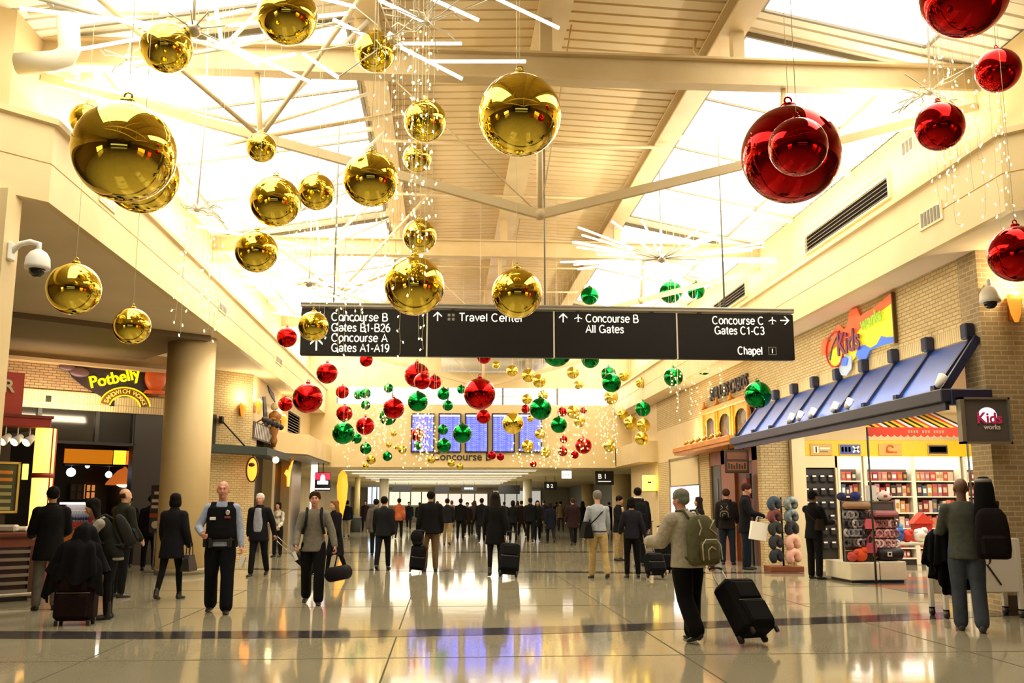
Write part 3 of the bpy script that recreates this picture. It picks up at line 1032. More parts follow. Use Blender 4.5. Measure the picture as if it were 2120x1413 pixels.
def twigs(P, rad, label, n=16, top=None):
    """A hub of white twigs from which strands hang."""
    t = thing('twig_cluster', label, 'decoration', P)
    m = MB()
    for k in range(n):
        a = random.uniform(0, 2 * PI); e = random.uniform(-.5, .6)
        p = Vector((0, 0, 0)); pts = [p.copy()]
        d = Vector((math.cos(a) * math.cos(e), math.sin(a) * math.cos(e), math.sin(e)))
        for s in range(3):
            p = p + (d + Vector((random.uniform(-.5, .5), random.uniform(-.5, .5), random.uniform(-.5, .5)))) * rad / 3
            pts.append(p.copy())
        m.tube(pts, .008, WHITESTEEL, 5)
    m.build('twigs', t, world=False)
    h = MB(); h.ball((0, 0, 0), .05, WHITESTEEL, 10, 8)
    h.tube([(0, 0, 0), (.05, 0, (roof_z(P[0]) - P[2]) * .5), (0, 0, roof_z(P[0]) - P[2] + .03)], .012, WHITESTEEL, 6)
    h.build('stem', t, world=False)
    return t

def curtain(pxs, ytop, ybot, zc, label, group, n, near, sp=.16, jit=.5, br=1.0):
    for k in range(n):
        px = random.uniform(*pxs)
        z_ = zc + random.uniform(-jit, jit)
        a_ = EYE + ray(px, random.uniform(*ytop)) * z_
        b_ = EYE + ray(px, random.uniform(*ybot)) * z_
        L_ = max(.4, a_.z - b_.z)
        a_.z = min(a_.z, roof_z(a_.x) - .06)
        strand(a_, L_, max(4, int(L_ / sp)), label, group, near, br)

# cluster over the sign panel for Concourse A and B
tw = EYE + ray(885, 45) * 10.9
twigs(tw, .5, 'white twig cluster by the lit tubes, strands of lights hanging from it')
curtain((770, 905), (20, 90), (420, 640), 11.6, 'strand of warm bulbs hanging from the twig cluster beside the lit tubes', 'light strands in the central curtain', 13, True, .2)
tw = EYE + ray(408, 432) * 13.5
twigs(tw, .32, 'white twig cluster against the bright left roof, above the bulkhead')
curtain((372, 462), (400, 450), (600, 715), 13.5, 'strand of warm bulbs hanging before the left bulkhead', 'light strands by the left bulkhead', 9, True)
tw = EYE + ray(1925, 190) * 12.0
twigs(tw, .4, 'white twig cluster under the roof by the red baubles')
curtain((1905, 2112), (60, 200), (330, 530), 12.0, 'strand of warm bulbs hanging around the red baubles at the right', 'light strands around the red baubles', 18, True)
tw = EYE + ray(265, 120) * 12.6
twigs(tw, .3, 'white twig cluster above the biggest gold bauble', 10)
curtain((640, 885), (560, 610), (655, 735), 14.0, 'strand of warm bulbs hanging in front of the black sign', 'light strands before the sign', 12, True)
curtain((590, 830), (330, 420), (560, 620), 15.5, 'thin strand of bulbs hanging behind gold baubles left of the sign', 'light strands left of the sign', 14, False)
# far curtains over the departure screens
curtain((700, 905), (770, 830), (880, 968), 33, 'distant strand of gold lights in the curtain left of the departure screens', 'far light strands left of the screens', 40, False, .26, 3, 1.3)
curtain((860, 905), (850, 870), (920, 968), 31, 'distant strand of gold lights in front of the first departure screen', 'far light strands over the first screen', 14, False, .22, 2, 1.3)
curtain((1050, 1180), (900, 930), (950, 968), 33, 'distant strand of gold lights below the last departure screen', 'far light strands under the last screen', 16, False, .24, 3, 1.3)
curtain((1115, 1275), (770, 850), (880, 960), 32, 'distant strand of gold lights in the curtain right of the departure screens', 'far light strands right of the screens', 36, False, .26, 3, 1.3)
curtain((1375, 1500), (740, 790), (800, 872), 24, 'strand of lights hanging before the right brick wall above the wooden cornice', 'light strands over the cornice', 14, False, .2, 1.5, 1.0)

# ------------------------------------------------------------------ starburst ceiling lights
def tube_light(t, a, b_):
    m = MB(); m.tube([a, b_], .022, TUBE, 8); m.build('lit_tube', t, world=False)

hub = EYE + ray(815, 78) * 11.9
st = thing('starburst_light', 'near starburst light of bright white tubes under the roof', 'light', hub)
m = MB(); m.ball((0, 0, 0), .09, ALU, 14, 10); m.tube([(0, 0, 0), (0, 0, roof_z(hub.x) - hub.z + .02)], .02, ALU); m.build('hub', st, world=False)
arms = MB()
for k, (a, b_) in enumerate([((785, 0), (886, 48)), ((895, -2), (991, 42)), ((1022, -6), (1157, 58)), ((812, 90), (955, 90)), ((830, 98), (957, 163)),
                             ((885, 127), (1088, 127)), ((520, 128), (612, 112)), ((628, 112), (700, 160)), ((690, 40), (770, 80)), ((640, -10), (735, 14)), ((430, 40), (505, 20))]):
    za = 11.9 + ((k * 37) % 7 - 3) * .12
    A_ = EYE + ray(*a) * za - hub; B_ = EYE + ray(*b_) * (za + ((k * 53) % 5 - 2) * .15) - hub
    tube_light(st, A_, B_)
    n_ = A_ if A_.length < B_.length else B_
    arms.tube([(0, 0, 0), n_], .008, ALU, 5)
arms.build('arms', st, world=False)

def starburst(P, rad, n, label, seed):
    random.seed(seed)
    st = thing('starburst_light', label, 'light', P)
    m = MB(); m.ball((0, 0, 0), .1, ALU, 12, 8); m.tube([(0, 0, 0), (0, 0, roof_z(P.x) - P.z + .02)], .02, ALU, 6); m.build('hub', st, world=False)
    arms = MB()
    for k in range(n):
        a = 2 * PI * k / n + random.uniform(-.15, .15); e = random.uniform(-.16, .3)
        d = Vector((math.cos(a) * math.cos(e), math.sin(a) * math.cos(e), math.sin(e)))
        r0 = random.uniform(.35, rad - 1.3)
        q = d * (r0 + 1.4); q.z = min(q.z, roof_z(P.x + q.x) - P.z - .3)
        tube_light(st, d * r0, q)
        arms.tube([(0, 0, 0), d * r0], .01, ALU, 5)
    arms.build('arms', st, world=False)
starburst(EYE + ray(1370, 535) * 21.3, 2.45, 30, 'far starburst light of white tubes above the right half of the sign', 5)
starburst(EYE + ray(640, 585) * 22, 1.75, 18, 'far starburst light of white tubes above the left end of the sign', 9)
starburst(EYE + ray(400, 60) * 11.4, 1.75, 9, 'starburst light of white tubes at upper left among gold baubles', 12)

# ------------------------------------------------------------------ overhead sign
YS = 18.0
SIGNB = mat('sign_black', '0d0c0e', .45, spec=.3)
LET = mat('sign_letter', 'f4f0e2', .4, emit='f4efdf', strength=.55, sample=False)
sgn = thing('overhead_sign', 'long black hanging sign with white gate and concourse directions', 'sign', (2.0, YS, 4.28))
RAIL = mat('sign_rail', 'a39f92', .4, .6)
xl = atY(YS, 620, 735).x; xr = atY(YS, 1645, 745).x
bx = [xl, atY(YS, 884, 700).x, atY(YS, 1146, 700).x, atY(YS, 1400, 700).x, xr]
m = MB(); m.box((xl, YS - .12, 5.19), (xr, YS + .12, 5.22), RAIL, .01); m.box((xl, YS - .1, 5.215), (xr, YS + .1, 5.25), RAIL); m.box((xl, YS - .12, 5.245), (xr, YS + .12, 5.28), RAIL, .01); m.build('top_rail', sgn)
m = MB()
for x in (xl + .6, atY(YS, 1128, 600).x, atY(YS, 1497, 560).x):
    m.tube([(x, YS, 5.27), (x, YS, roof_z(x) + .02)], .018, GREY, 6)
m.build('hanger', sgn)
pan = []
for i in range(4):
    m = MB(); m.box((bx[i] + .015, YS - .08, 4.28), (bx[i + 1] - .015, YS + .08, 5.165), SIGNB, .012)
    pan.append(m.build('sign_panel', sgn))
m = MB()
for i in range(1, 4):
    m.box((bx[i] - .014, YS - .085, 4.28), (bx[i] + .014, YS + .085, 5.17), mat('divider_strip', 'd8d2c0', .4))
for i in range(4):
    for s in (.2, .8):
        x = bx[i] + (bx[i + 1] - bx[i]) * s
        m.box((x - .04, YS - .03, 5.15), (x + .04, YS + .03, 5.2), RAIL)
m.build('divider', sgn)
YT = YS - .086
def _arc(cx, cy, rx, ry, a0, a1, n=14):
    return [(cx + rx * math.cos(math.radians(a0 + (a1 - a0) * k / n)), cy + ry * math.sin(math.radians(a0 + (a1 - a0) * k / n))) for k in range(n + 1)]
GL = {
 'C': (.86, [_arc(.42, .5, .38, .5, 48, 312)]), 'o': (.62, [_arc(.3, .36, .27, .36, 0, 360)]),
 'n': (.6, [[(.08, 0), (.08, .72)], _arc(.29, .46, .21, .25, 180, 0) + [(.5, 0)]]), 'c': (.56, [_arc(.3, .36, .27, .36, 48, 312)]),
 'u': (.6, [[(.08, .72), (.08, .26)] + _arc(.29, .26, .21, .26, 180, 360), [(.5, .72), (.5, 0)]]), 'r': (.38, [[(.08, 0), (.08, .72)], _arc(.31, .44, .23, .27, 180, 80)]),
 's': (.54, [[(.45, .56), (.37, .69), (.24, .72), (.1, .64), (.1, .5), (.24, .39), (.4, .31), (.46, .17), (.37, .03), (.23, 0), (.1, .04), (.04, .16)]]),
 'e': (.62, [[(.04, .38), (.56, .38)] + _arc(.3, .36, .27, .36, 4, 318)]),
 'B': (.76, [[(.1, 0), (.1, 1), (.4, 1)] + _arc(.4, .76, .23, .24, 90, -90) + [(.1, .52)], [(.1, .52), (.44, .52)] + _arc(.44, .26, .26, .26, 90, -90) + [(.1, 0)]]),
 'G': (.92, [_arc(.42, .5, .38, .5, 48, 322) + [(.8, .44), (.5, .44)], [(.8, .4), (.8, 0)]]),
 'a': (.6, [_arc(.27, .2, .21, .2, 0, 360), [(.5, 0), (.5, .5)] + _arc(.28, .5, .22, .22, 0, 165)]),
 't': (.36, [[(.16, .95), (.16, .14), (.22, .02), (.32, .01)], [(0, .7), (.32, .7)]]), '-': (.4, [[(.06, .38), (.34, .38)]]),
 '1': (.5, [[(.08, .76), (.28, 1), (.28, 0)]]), '2': (.62, [_arc(.3, .72, .23, .28, 170, -35) + [(.05, 0), (.55, 0)]]),
 '6': (.62, [_arc(.3, .31, .24, .31, 0, 360), _arc(.42, .42, .36, .58, 85, 190)]), '9': (.62, [_arc(.3, .69, .24, .31, 0, 360), _arc(.18, .58, .36, .58, 265, 370)]),
 '3': (.62, [_arc(.28, .75, .22, .25, 155, -90), _arc(.28, .26, .25, .26, 90, -155)]), 'A': (.76, [[(.02, 0), (.38, 1), (.74, 0)], [(.14, .33), (.62, .33)]]),
 'T': (.66, [[(.0, 1), (.64, 1)], [(.32, 1), (.32, 0)]]), 'v': (.5, [[(.02, .72), (.25, 0), (.48, .72)]]), 'l': (.22, [[(.1, 0), (.1, 1)]]),
 'h': (.6, [[(.08, 0), (.08, 1)], _arc(.29, .46, .21, .25, 180, 0) + [(.5, 0)]]), 'p': (.62, [[(.08, -.26), (.08, .72)], _arc(.32, .36, .24, .36, 0, 360)]), ' ': (.3, [])}
def letters(i, lines, cap=.146):
    for (s, pa, pb, py) in lines:
        m = MB()
        p, q = atY(YT, pa, py), atY(YT, pb, py)
        nat = sum(GL[c][0] + .08 for c in s) - .08
        kx = (q.x - p.x) / nat
        x = 0
        for c in s:
            for pl in GL[c][1]:
                m.tube([(p.x + (x + u) * kx, YT, p.z + v * cap) for u, v in pl], .0115, LET, 5, smooth=False)
            x += GL[c][0] + .08
        m.build('lettering', pan[i])
def arrow(i, px, py, ang, sc=.085):
    p = atY(YT, px, py)
    T = frame(p, (1, 0, 0)) @ Matrix.Rotation(ang, 4, 'Y')
    m = MB()
    w = sc * .2
    m.add([(-w / 2 * 1.3, 0, -sc), (w / 2 * 1.3, 0, -sc), (w / 2 * 1.3, 0, sc * .7), (-w / 2 * 1.3, 0, sc * .7)], [(0, 1, 2, 3)], LET, T=T)
    for s in (-1, 1):
        m.bar((0, 0, sc), (s * sc * .85, 0, sc * .12), .004, w * 1.4, LET, up=(0, 1, 0), T=T) if False else m.add(
            [(0, 0, sc * 1.15), (s * sc * .95, 0, sc * .22), (s * sc * .95, 0, -sc * .12), (0, 0, sc * .75)], [(0, 1, 2, 3)], LET, T=T)
    m.build('arrow', pan[i])
def plane_icon(i, px, py, ang=0, sc=.075):
    p = atY(YT, px, py)
    T = frame(p, (1, 0, 0)) @ Matrix.Rotation(ang, 4, 'Y')
    m = MB()
    m.add([(-.1 * sc, 0, -sc), (.1 * sc, 0, -sc), (.13 * sc, 0, .8 * sc), (0, 0, sc), (-.13 * sc, 0, .8 * sc)], [(0, 1, 2, 3, 4)], LET, T=T)
    m.add([(-sc, 0, -.1 * sc), (0, 0, .35 * sc), (sc, 0, -.1 * sc), (sc, 0, -.28 * sc), (0, 0, .05 * sc), (-sc, 0, -.28 * sc)], [(0, 1, 4, 5), (1, 2, 3, 4)], LET, T=T)
    m.add([(-.4 * sc, 0, -.95 * sc), (0, 0, -.75 * sc), (.4 * sc, 0, -.95 * sc)], [(0, 1, 2)], LET, T=T)
    m.build('plane_symbol', pan[i])
letters(0, [('Concourse B', 686, 803, 663), ('Gates B1-B26', 686, 808, 685), ('Concourse A', 686, 802, 706), ('Gates A1-A19', 686, 806, 727)])
arrow(0, 655, 712, 0, .12)
letters(1, [('Travel Center', 951, 1084, 664)])
arrow(1, 906, 655, 0)
m = MB()
for dx, dz in ((-.04, .04), (.04, .04), (-.04, -.04), (.04, -.04)):
    p = atY(YT, 934, 656) + Vector((dx, 0, dz))
    m.box((p.x - .025, p.y - .002, p.z - .025), (p.x + .025, p.y + .002, p.z + .025), mat('sign_symbol_grey', '8d8a82', .4))
m.build('symbol', pan[1])
letters(2, [('Concourse B', 1213, 1322, 666), ('All Gates', 1213, 1292, 688)])
arrow(2, 1166, 658, 0); plane_icon(2, 1197, 658)
letters(3, [('Concourse C', 1475, 1582, 670), ('Gates C1-C3', 1480, 1583, 691), ('Chapel', 1528, 1579, 733)])
arrow(3, 1624, 663, PI / 2); plane_icon(3, 1599, 663)
p = atY(YT, 1599, 726); m = MB()
for (a, b_, c, d) in ((-.07, .07, .068, .076), (-.07, .07, -.076, -.068), (-.076, -.068, -.076, .076), (.068, .076, -.076, .076)):
    m.box((p.x + a, p.y - .003, p.z + c), (p.x + b_, p.y + .003, p.z + d), mat('sign_symbol_grey'))
m.text('1', .12, LET, frame((p.x, p.y, p.z - .042), (1, 0, 0)), .006, .01, 'CENTER')
m.build('symbol', pan[3])

# ------------------------------------------------------------------ departure screens and the wall word
SCR = mat('screen_rows', '10103a', .2, emit='5a62f0', strength=1.0, sample=False)
nt, N, L, b = nodes(SCR)
tc = N.new('ShaderNodeTexCoord'); sx_ = N.new('ShaderNodeSeparateXYZ'); cb = N.new('ShaderNodeCombineXYZ')
bt = N.new('ShaderNodeTexBrick'); bt.offset = .37; bt.inputs['Scale'].default_value = 1
bt.inputs['Brick Width'].default_value = .19; bt.inputs['Row Height'].default_value = .042; bt.inputs['Mortar Size'].default_value = .010
bt.inputs['Color1'].default_value = lin('8f9cff'); bt.inputs['Color2'].default_value = lin('6a78f2'); bt.inputs['Mortar'].default_value = lin('4340d8')
L.new(tc.outputs['Object'], sx_.inputs[0]); L.new(sx_.outputs['X'], cb.inputs['X']); L.new(sx_.outputs['Z'], cb.inputs['Y']); L.new(cb.outputs[0], bt.inputs['Vector'])
wv = N.new('ShaderNodeTexNoise'); wv.inputs['Scale'].default_value = 3.5; wv.inputs['Detail'].default_value = 1
cx = N.new('ShaderNodeCombineXYZ'); L.new(sx_.outputs['X'], cx.inputs['X']); L.new(cx.outputs[0], wv.inputs['Vector'])
mr = N.new('ShaderNodeMapRange'); mr.inputs['To Min'].default_value = .55; mr.inputs['To Max'].default_value = 2.0; mr.inputs['From Min'].default_value = .3; mr.inputs['From Max'].default_value = .7
L.new(wv.outputs[0], mr.inputs['Value'])
L.new(bt.outputs['Color'], b.inputs['Emission Color']); L.new(mr.outputs[0], b.inputs['Emission Strength'])
ORD = ('first', 'second', 'third', 'fourth', 'fifth')
for k, (a, c) in enumerate(((850, 900), (907, 955), (962, 1011), (1018, 1066), (1073, 1122))):
    p0 = atY(YE - .12, a, 936); p1 = atY(YE - .12, c, 855)
    t = thing('departure_screen', '%s upright blue departure screen from the left on the end wall' % ORD[k], 'screen', ((p0.x + p1.x) / 2, YE - .12, p0.z), 'departure screens on the end wall')
    w, h = (p1.x - p0.x) / 2, p1.z - p0.z
    m = MB(); m.box((-w, 0, 0), (w, .118, h), BLACK, .01); m.build('casing', t, world=False)
    m = MB(); m.quad((-w + .06, -.004, .06), (w - .06, -.004, .06), (w - .06, -.004, h - .06), (-w + .06, -.004, h - .06), SCR); m.build('display', t, world=False)
    m = MB(); m.box((-w + .06, -.008, h - .14), (w - .06, -.003, h - .07), mat('screen_head', 'e8e4ff', .3, emit='d8d4ff', strength=1.0, sample=False)); m.build('heading_bar', t, world=False)
m = MB(); p = atY(YE - .02, 894, 952)
m.text('Concourse B', .48, mat('wall_letter', '2b2019', .5), frame(p, (1, 0, 0)), .03, .012)
tag(m.build('wall_lettering', loc=p), 'dark wall lettering reading Concourse B under the departure screens', 'lettering')
# ================================================================== RIGHT: THE CHILDREN'S STORE
def onT(T, px, py, depth=0.0):
    """Local (x, z) where the line of sight through a pixel meets the frame's plane y = depth."""
    inv = T.inverted()
    o_, d_ = inv @ EYE, inv.to_3x3() @ ray(px, py)
    t = (depth - o_.y) / d_.y
    p = o_ + d_ * t
    return p.x, p.z

NAVY = mat('awning_navy', '1c2342', .4)
BLUE = mottled('awning_blue', '26428c', '2e4c98', .6, .35)
XF, ZF, ZW = 7.45, 3.26, 4.06
ys = [14.15 + 1.255 * k for k in range(8)]
aw = thing('shop_awning', 'long blue sloping metal awning over the toy store front', 'awning', (XF, 14.0, 3.0))
for k in range(8):
    y0 = ys[k]; y1 = ys[k + 1] if k < 7 else 24.3
    m = MB(); m.add([(XF + .02, y0 + .03, ZF), (WR - .03, y0 + .03, ZW), (WR - .03, y1 - .03, ZW), (XF + .02, y1 - .03, ZF),
                     (XF + .02, y0 + .03, ZF - .03), (WR - .03, y0 + .03, ZW - .03), (WR - .03, y1 - .03, ZW - .03), (XF + .02, y1 - .03, ZF - .03)],
                    [(0, 1, 2, 3), (7, 6, 5, 4), (0, 4, 5, 1), (1, 5, 6, 2), (2, 6, 7, 3), (3, 7, 4, 0)], BLUE)
    m.build('awning_panel', aw)
for y in ys + [24.3]:
    m = MB(); m.bar((XF, y, ZF + .02), (WR - .02, y, ZW + .02), .07, .05, NAVY); m.box((XF - .06, y - .06, ZF - .03), (XF + .08, y + .06, ZF + .07), NAVY); m.build('rib', aw)
    m = MB(); m.box((WR - .16, y - .09, ZW + .0), (WR - .01, y + .09, ZW + .24), NAVY, .02); m.build('bracket', aw)
m = MB(); m.box((XF - .14, 13.75, 3.05), (XF + .06, 24.5, ZF - .02), mat('awning_beam', '2b2f42', .4), .015)
m.box((XF - .06, 13.8, 2.93), (XF + .0, 24.4, 3.06), NAVY); m.build('front_beam', aw)
m = MB(); m.box((XF, 13.72, 3.0), (8.09, 13.89, 3.24), NAVY, .015); m.bar((XF + .05, 13.98, ZF), (WR - .02, 13.98, ZW), .05, .12, NAVY); m.build('side_beam', aw)

def spot(p, d, label, group, s=1.0, mt=None):
    """A small lamp head on a stem; d points where it shines."""
    t = thing('spotlight', label, 'lamp', p, group)
    m = MB(); m.tube([(0, 0, 0), (0, 0, .09 * s)], .012 * s, WHITE, 6); m.build('stem', t, world=False)
    d = Vector(d).normalized(); c = Vector((0, 0, .12 * s))
    m = MB(); m.tube([c - d * .09 * s, c - d * .05 * s, c + d * .09 * s], [.03 * s, .05 * s, .065 * s], mt or WHITE, 10); m.build('lamp_head', t, world=False)
    m = MB(); m.tube([c + d * .085 * s, c + d * .095 * s], .055 * s, GLOWW, 10); m.build('lens', t, world=False)
    return t
for (px, py) in ((1638, 872), (1656, 867), (1682, 861), (1728, 850), (1757, 842), (1948, 802)):
    p = atX(XF - .05, px, py + 8); p.z = ZF - .022
    spot(p, (.6, 0, 1), 'small white spotlight standing on the front beam of the blue awning', 'spotlights on the blue awning', 1.1)

# multicoloured wall sign
TS = frame((WR - .02, 20.0, 4.42), (0, -1, 0))
ks = thing('wall_sign', 'multicoloured cut-out sign reading Kids works on the brick wall', 'sign', (WR - .02, 18.2, 4.42))
OR_, YE_, BL_, RD_, GR_, PU_ = (mat(n, c, .4, emit=c, strength=.25, sample=False) for n, c in (('sign_orange', 'f4622a'), ('sign_yellow', 'f7e12a'), ('sign_blue', '2f6fe0'), ('sign_red', 'b01f20'), ('sign_green', '9cc93a'), ('sign_purple', '6b2148')))
def sgp(name, poly, mt, d0, d1=None):
    m = MB(TS @ Matrix.Translation((0, -d0, 0))); m.prism(poly, .02, mt); m.build(name, ks)
sgp('board', [(1.75, .05), (3.42, .0), (3.42, .82), (2.2, .72), (1.75, .6), (1.2, .55), (.5, .35), (.45, .0), (.8, -.18), (1.4, -.1)], YE_, .03)
sgp('orange_band', [(0, .3), (.06, .55), (.3, .62), (.45, .5), (.62, .48), (.75, .72), (1.05, .76), (1.25, .62), (1.4, .66), (1.6, .95), (1.9, .93), (2.05, .74), (2.6, .78), (3.42, .9), (3.42, .74), (2.6, .62), (2.1, .56), (1.8, .45), (1.2, .4), (.5, .3), (.3, .22)], OR_, .05)
sgp('blue_wave', [(1.75, .02), (1.9, -.1), (2.2, -.12), (2.4, .02), (2.9, .02), (3.42, .0), (3.42, .1), (3.1, .14), (2.9, .2), (2.7, .08), (2.4, .05), (2.15, .16), (1.9, .15)], BL_, .055)
sgp('splash', [(.85, -.1), (1.0, .08), (1.3, .1), (1.55, .02), (1.5, -.2), (1.25, -.32), (1.0, -.28)], mat('sign_pale_blue', 'b9cfee', .4), .05)
sgp('splash_drop', [(1.05, .02), (1.25, .06), (1.4, .0), (1.3, -.12), (1.1, -.1)], BL_, .07)
m = MB(TS); m.tube([(.85 + .5 * math.cos(a) * (1 if math.cos(a) < 0 else .75), -.07, .28 + .36 * math.sin(a)) for a in [2 * PI * k / 26 for k in range(27)]], .02, RD_, 6, caps=False)
m.tube([(1.1, -.08, .62), (.7, -.08, .35), (.55, -.08, .1)], .018, mat('sign_teal', '2c5a52', .4), 6); m.build('kite_ring', ks)
m = MB(); m.text('Kids', .62, PU_, TS @ Matrix.Translation((.95, -.085, .12)), .03, .02); m.build('lettering', ks)
m = MB(); m.text('works', .36, GR_, TS @ Matrix.Translation((2.12, -.075, .44)) @ Matrix.Rotation(-.06, 4, 'Y'), .02, .02); m.build('lettering', ks)
m = MB(TS); m.box((3.40, -.06, -.02), (3.44, 0, .92), mat('sign_edge', '5a3b1c', .5)); m.build('edge_strip', ks)

# interior shell
m = MB(); m.box((8.4, 14.45, 3.95), (15.6, 25.6, 4.05), mat('shop_ceiling', 'efe4c8', .6)); struct('ceiling_shop', m)
m = MB(); m.box((8.85, 25.3, 0), (15.6, 25.6, 3.95), CREAM2); m.box((15.3, 14.45, 0), (15.6, 25.6, 3.95), CREAM2); struct('wall_shop', m)
m = MB(); m.box((8.86, 24.3, 0), (9.2, 25.3, 3.95), mat('cream_upright', 'e4d3a6', .5)); struct('trim_6', m)
area_light('shop_ceiling_light', (11.5, 22.6, 3.9), 5.5, 3.0, 300, (1, .9, .74), (0, .25, -1))
area_light('shop_front_light', (10.5, 17.5, 3.9), 4, 3, 110, (1, .9, .74), (0, 0, -1))
m = MB(); m.lathe([(.14, -.012), (.14, 0)], GLOWW, (8.9, 16.2, 3.95), 18); tag(m.build('downlight', loc=(8.9, 16.2, 3.95)), 'round downlight in the pale store ceiling behind the awning end', 'light')

YH = 24.9
hd = thing('header_board', 'yellow header band with five brand plaques above the toy shelves', 'fascia', (9.2, YH, 2.8))
YEL = mat('header_yellow', 'f2c211', .4)
m = MB(); m.box((9.2, YH, 2.80), (15.2, YH + .35, 3.22), YEL, .01); m.build('board', hd)
PL = mat('plaque', 'c9a54a', .4)
def plaque(pxa, pxb, kind):
    a, b_ = atY(YH - .03, pxa, 942), atY(YH - .03, pxb, 918)
    m = MB(); m.box((a.x, YH - .03, a.z), (b_.x, YH - .001, b_.z), PL, .008); o = m.build('plaque', hd)
    m = MB(); w = b_.x - a.x; h = b_.z - a.z; y = YH - .036
    bx_ = lambda u0, u1, v0, v1, mt: m.box((a.x + w * u0, y, a.z + h * v0), (a.x + w * u1, y + .006, a.z + h * v1), mt)
    if kind == 0:
        bx_(.15, .38, .2, .8, WHITE); bx_(.24, .3, .25, .75, PL); bx_(.44, .9, .52, .68, WHITE); bx_(.44, .8, .28, .38, GREY)
    elif kind == 1:
        bx_(.04, .96, .1, .9, mat('plaque_blue', '3a4f9a', .4)); [bx_(.1 + k * .16, .2 + k * .16, .3, .72, WHITE) for k in range(3)]; m.bar((a.x + w * .62, y, a.z + h * .25), (a.x + w * .9, y, a.z + h * .78), .02, .05, WHITE); m.bar((a.x + w * .9, y, a.z + h * .25), (a.x + w * .62, y, a.z + h * .78), .02, .05, WHITE)
    elif kind == 2:
        m.tube([(a.x + w * .5 + .09 * math.cos(t), y, a.z + h * .55 + .09 * math.sin(t)) for t in [.4 + k * .5 for k in range(11)]], .022, mat('plaque_red', 'd8552a', .4), 6); bx_(.3, .42, .2, .5, mat('plaque_red')); bx_(.58, .8, .2, .34, mat('plaque_red'))
    elif kind == 3:
        bx_(.04, .96, .15, .85, BLACK); bx_(.1, .9, .28, .72, WHITE); [bx_(.16 + k * .12, .24 + k * .12, .38, .62, BLACK) for k in range(6)]
    else:
        bx_(.3, .7, .2, .85, mat('plaque_red')); bx_(.36, .64, .4, .55, WHITE)
    m.build('emblem', o)
for a in ((1678, 1722, 0), (1738, 1782, 1), (1820, 1866, 2), (1922, 1962, 3), (2022, 2062, 4)):
    plaque(*a)

UP = mat('shelf_white', 'efe6cf', .45)
ZSH = [.42, .92, 1.32, 1.74, 2.14]
TOYC = ['a8352a', 'c04a38', 'c87a6c', '96283a', 'cdb29a', 'a86a78', '7d2a24', 'd9c9b4', '5a382e', 'b0585e', '4a5874', 'b98a44', '3a302e', '6a4a44', '8d3a30']
TOYM = [mat('toy_%s' % c, c, .4) for c in TOYC]
TOYW = {2: 'narrow second bay', 3: 'wide middle bay under the red canopy', 4: 'fourth bay left of the bald man', 5: 'last bay on the right'}
_toy = {}
random.seed(33)
def toy_box(x, y, z, w, h, d, bay):
    key = bay
    if key not in _toy:
        t = thing('boxed_toy', 'boxed toy on the shelves of the %s' % TOYW[bay], 'toy', (x, y, z), 'boxed toys in the %s' % TOYW[bay])
        m = MB(); m.box((-.5, -.5, 0), (.5, .5, 1), TOYM[0], .03); o = m.build('carton', t, world=False)
        m = MB(); m.box((-.34, -.515, .3), (.34, -.5, .72), WHITE); o2 = m.build('window_label', t, world=False)
        for q in (o, o2):
            q.material_slots[0].link = 'OBJECT'
        _toy[key] = t
    else:
        t = dup(_toy[key], (x, y, z))
    t.scale = (w, d, h)
    for ch in t.children:
        ch.material_slots[0].link = 'OBJECT'
        ch.material_slots[0].material = random.choice(TOYM) if ch.name.startswith('carton') else random.choice([WHITE, TOYM[4], TOYM[7], TOYM[11]])
def bay(k, pxa, pxb, label):
    x0, x1 = atY(YH, pxa, 1000).x, atY(YH, pxb, 1000).x
    t = thing('shelf_unit', label, 'shelf', ((x0 + x1) / 2, YH, 0), 'white shelf bays of the toy store')
    m = MB(); m.box((x0 - .09, YH, 0), (x0, YH + .38, 2.8), UP, .01); m.build('upright', t)
    m = MB(); m.box((x1, YH, 0), (x1 + .05, YH + .38, 2.8), UP, .01); m.build('upright', t)
    m = MB(); m.box((x0, YH + .30, .1), (x1, YH + .34, 2.5), mat('bay_back', '6b5548', .6)); m.build('back_panel', t)
    m = MB(); m.box((x0, YH + .02, 2.47), (x1, YH + .3, 2.78), mat('light_box', 'ffffff', .3, emit='fff4dc', strength=1.6)); m.build('light_box', t)
    m = MB(); m.box((x0, YH + .03, .0), (x1, YH + .34, .16), DARK); m.build('plinth', t)
    for z in [.16] + ZSH:
        m = MB(); m.box((x0, YH, z - .012), (x1, YH + .3, z + .022), UP); m.build('shelf_board', t)
    x_ = x0 + .05
    for z, zn in zip([.16] + ZSH, ZSH + [2.45]):
        x = x0 + .03
        while x < x1 - .1:
            w = random.uniform(.09, .17)
            if x + w > x1 - .02: break
            toy_box(x + w / 2, YH + .16, z + .023, w * .92, min(zn - z - .08, random.uniform(.22, .36)), .2, k)
            x += w
bay(2, 1741, 1783, 'narrow white shelf bay beside the dark case display')
bay(3, 1797, 1888, 'wide white shelf bay of red boxed toys under the red canopy')
bay(4, 1897, 1988, 'white shelf bay of toys left of the bald man')
bay(5, 2004, 2078, 'last white shelf bay of toys by the brick pier')
x0, x1 = atY(YH, 1664, 1000).x, atY(YH, 1731, 1000).x
t = thing('case_display', 'tall dark display panel hung with black cases in cream surround', 'shelf', ((x0 + x1) / 2, YH, 0))
m = MB(); m.box((x0, YH + .1, .15), (x1, YH + .2, 2.5), mat('display_dark', '26221f', .5)); m.build('back_panel', t)
m = MB(); m.box((x0 - .12, YH, 0), (x0, YH + .3, 2.8), mat('cream_upright')); m.box((x1, YH, 0), (x1 + .06, YH + .3, 2.8), mat('cream_upright')); m.box((x0 - .12, YH, 2.5), (x1 + .06, YH + .3, 2.8), mat('cream_upright')); m.build('surround', t)
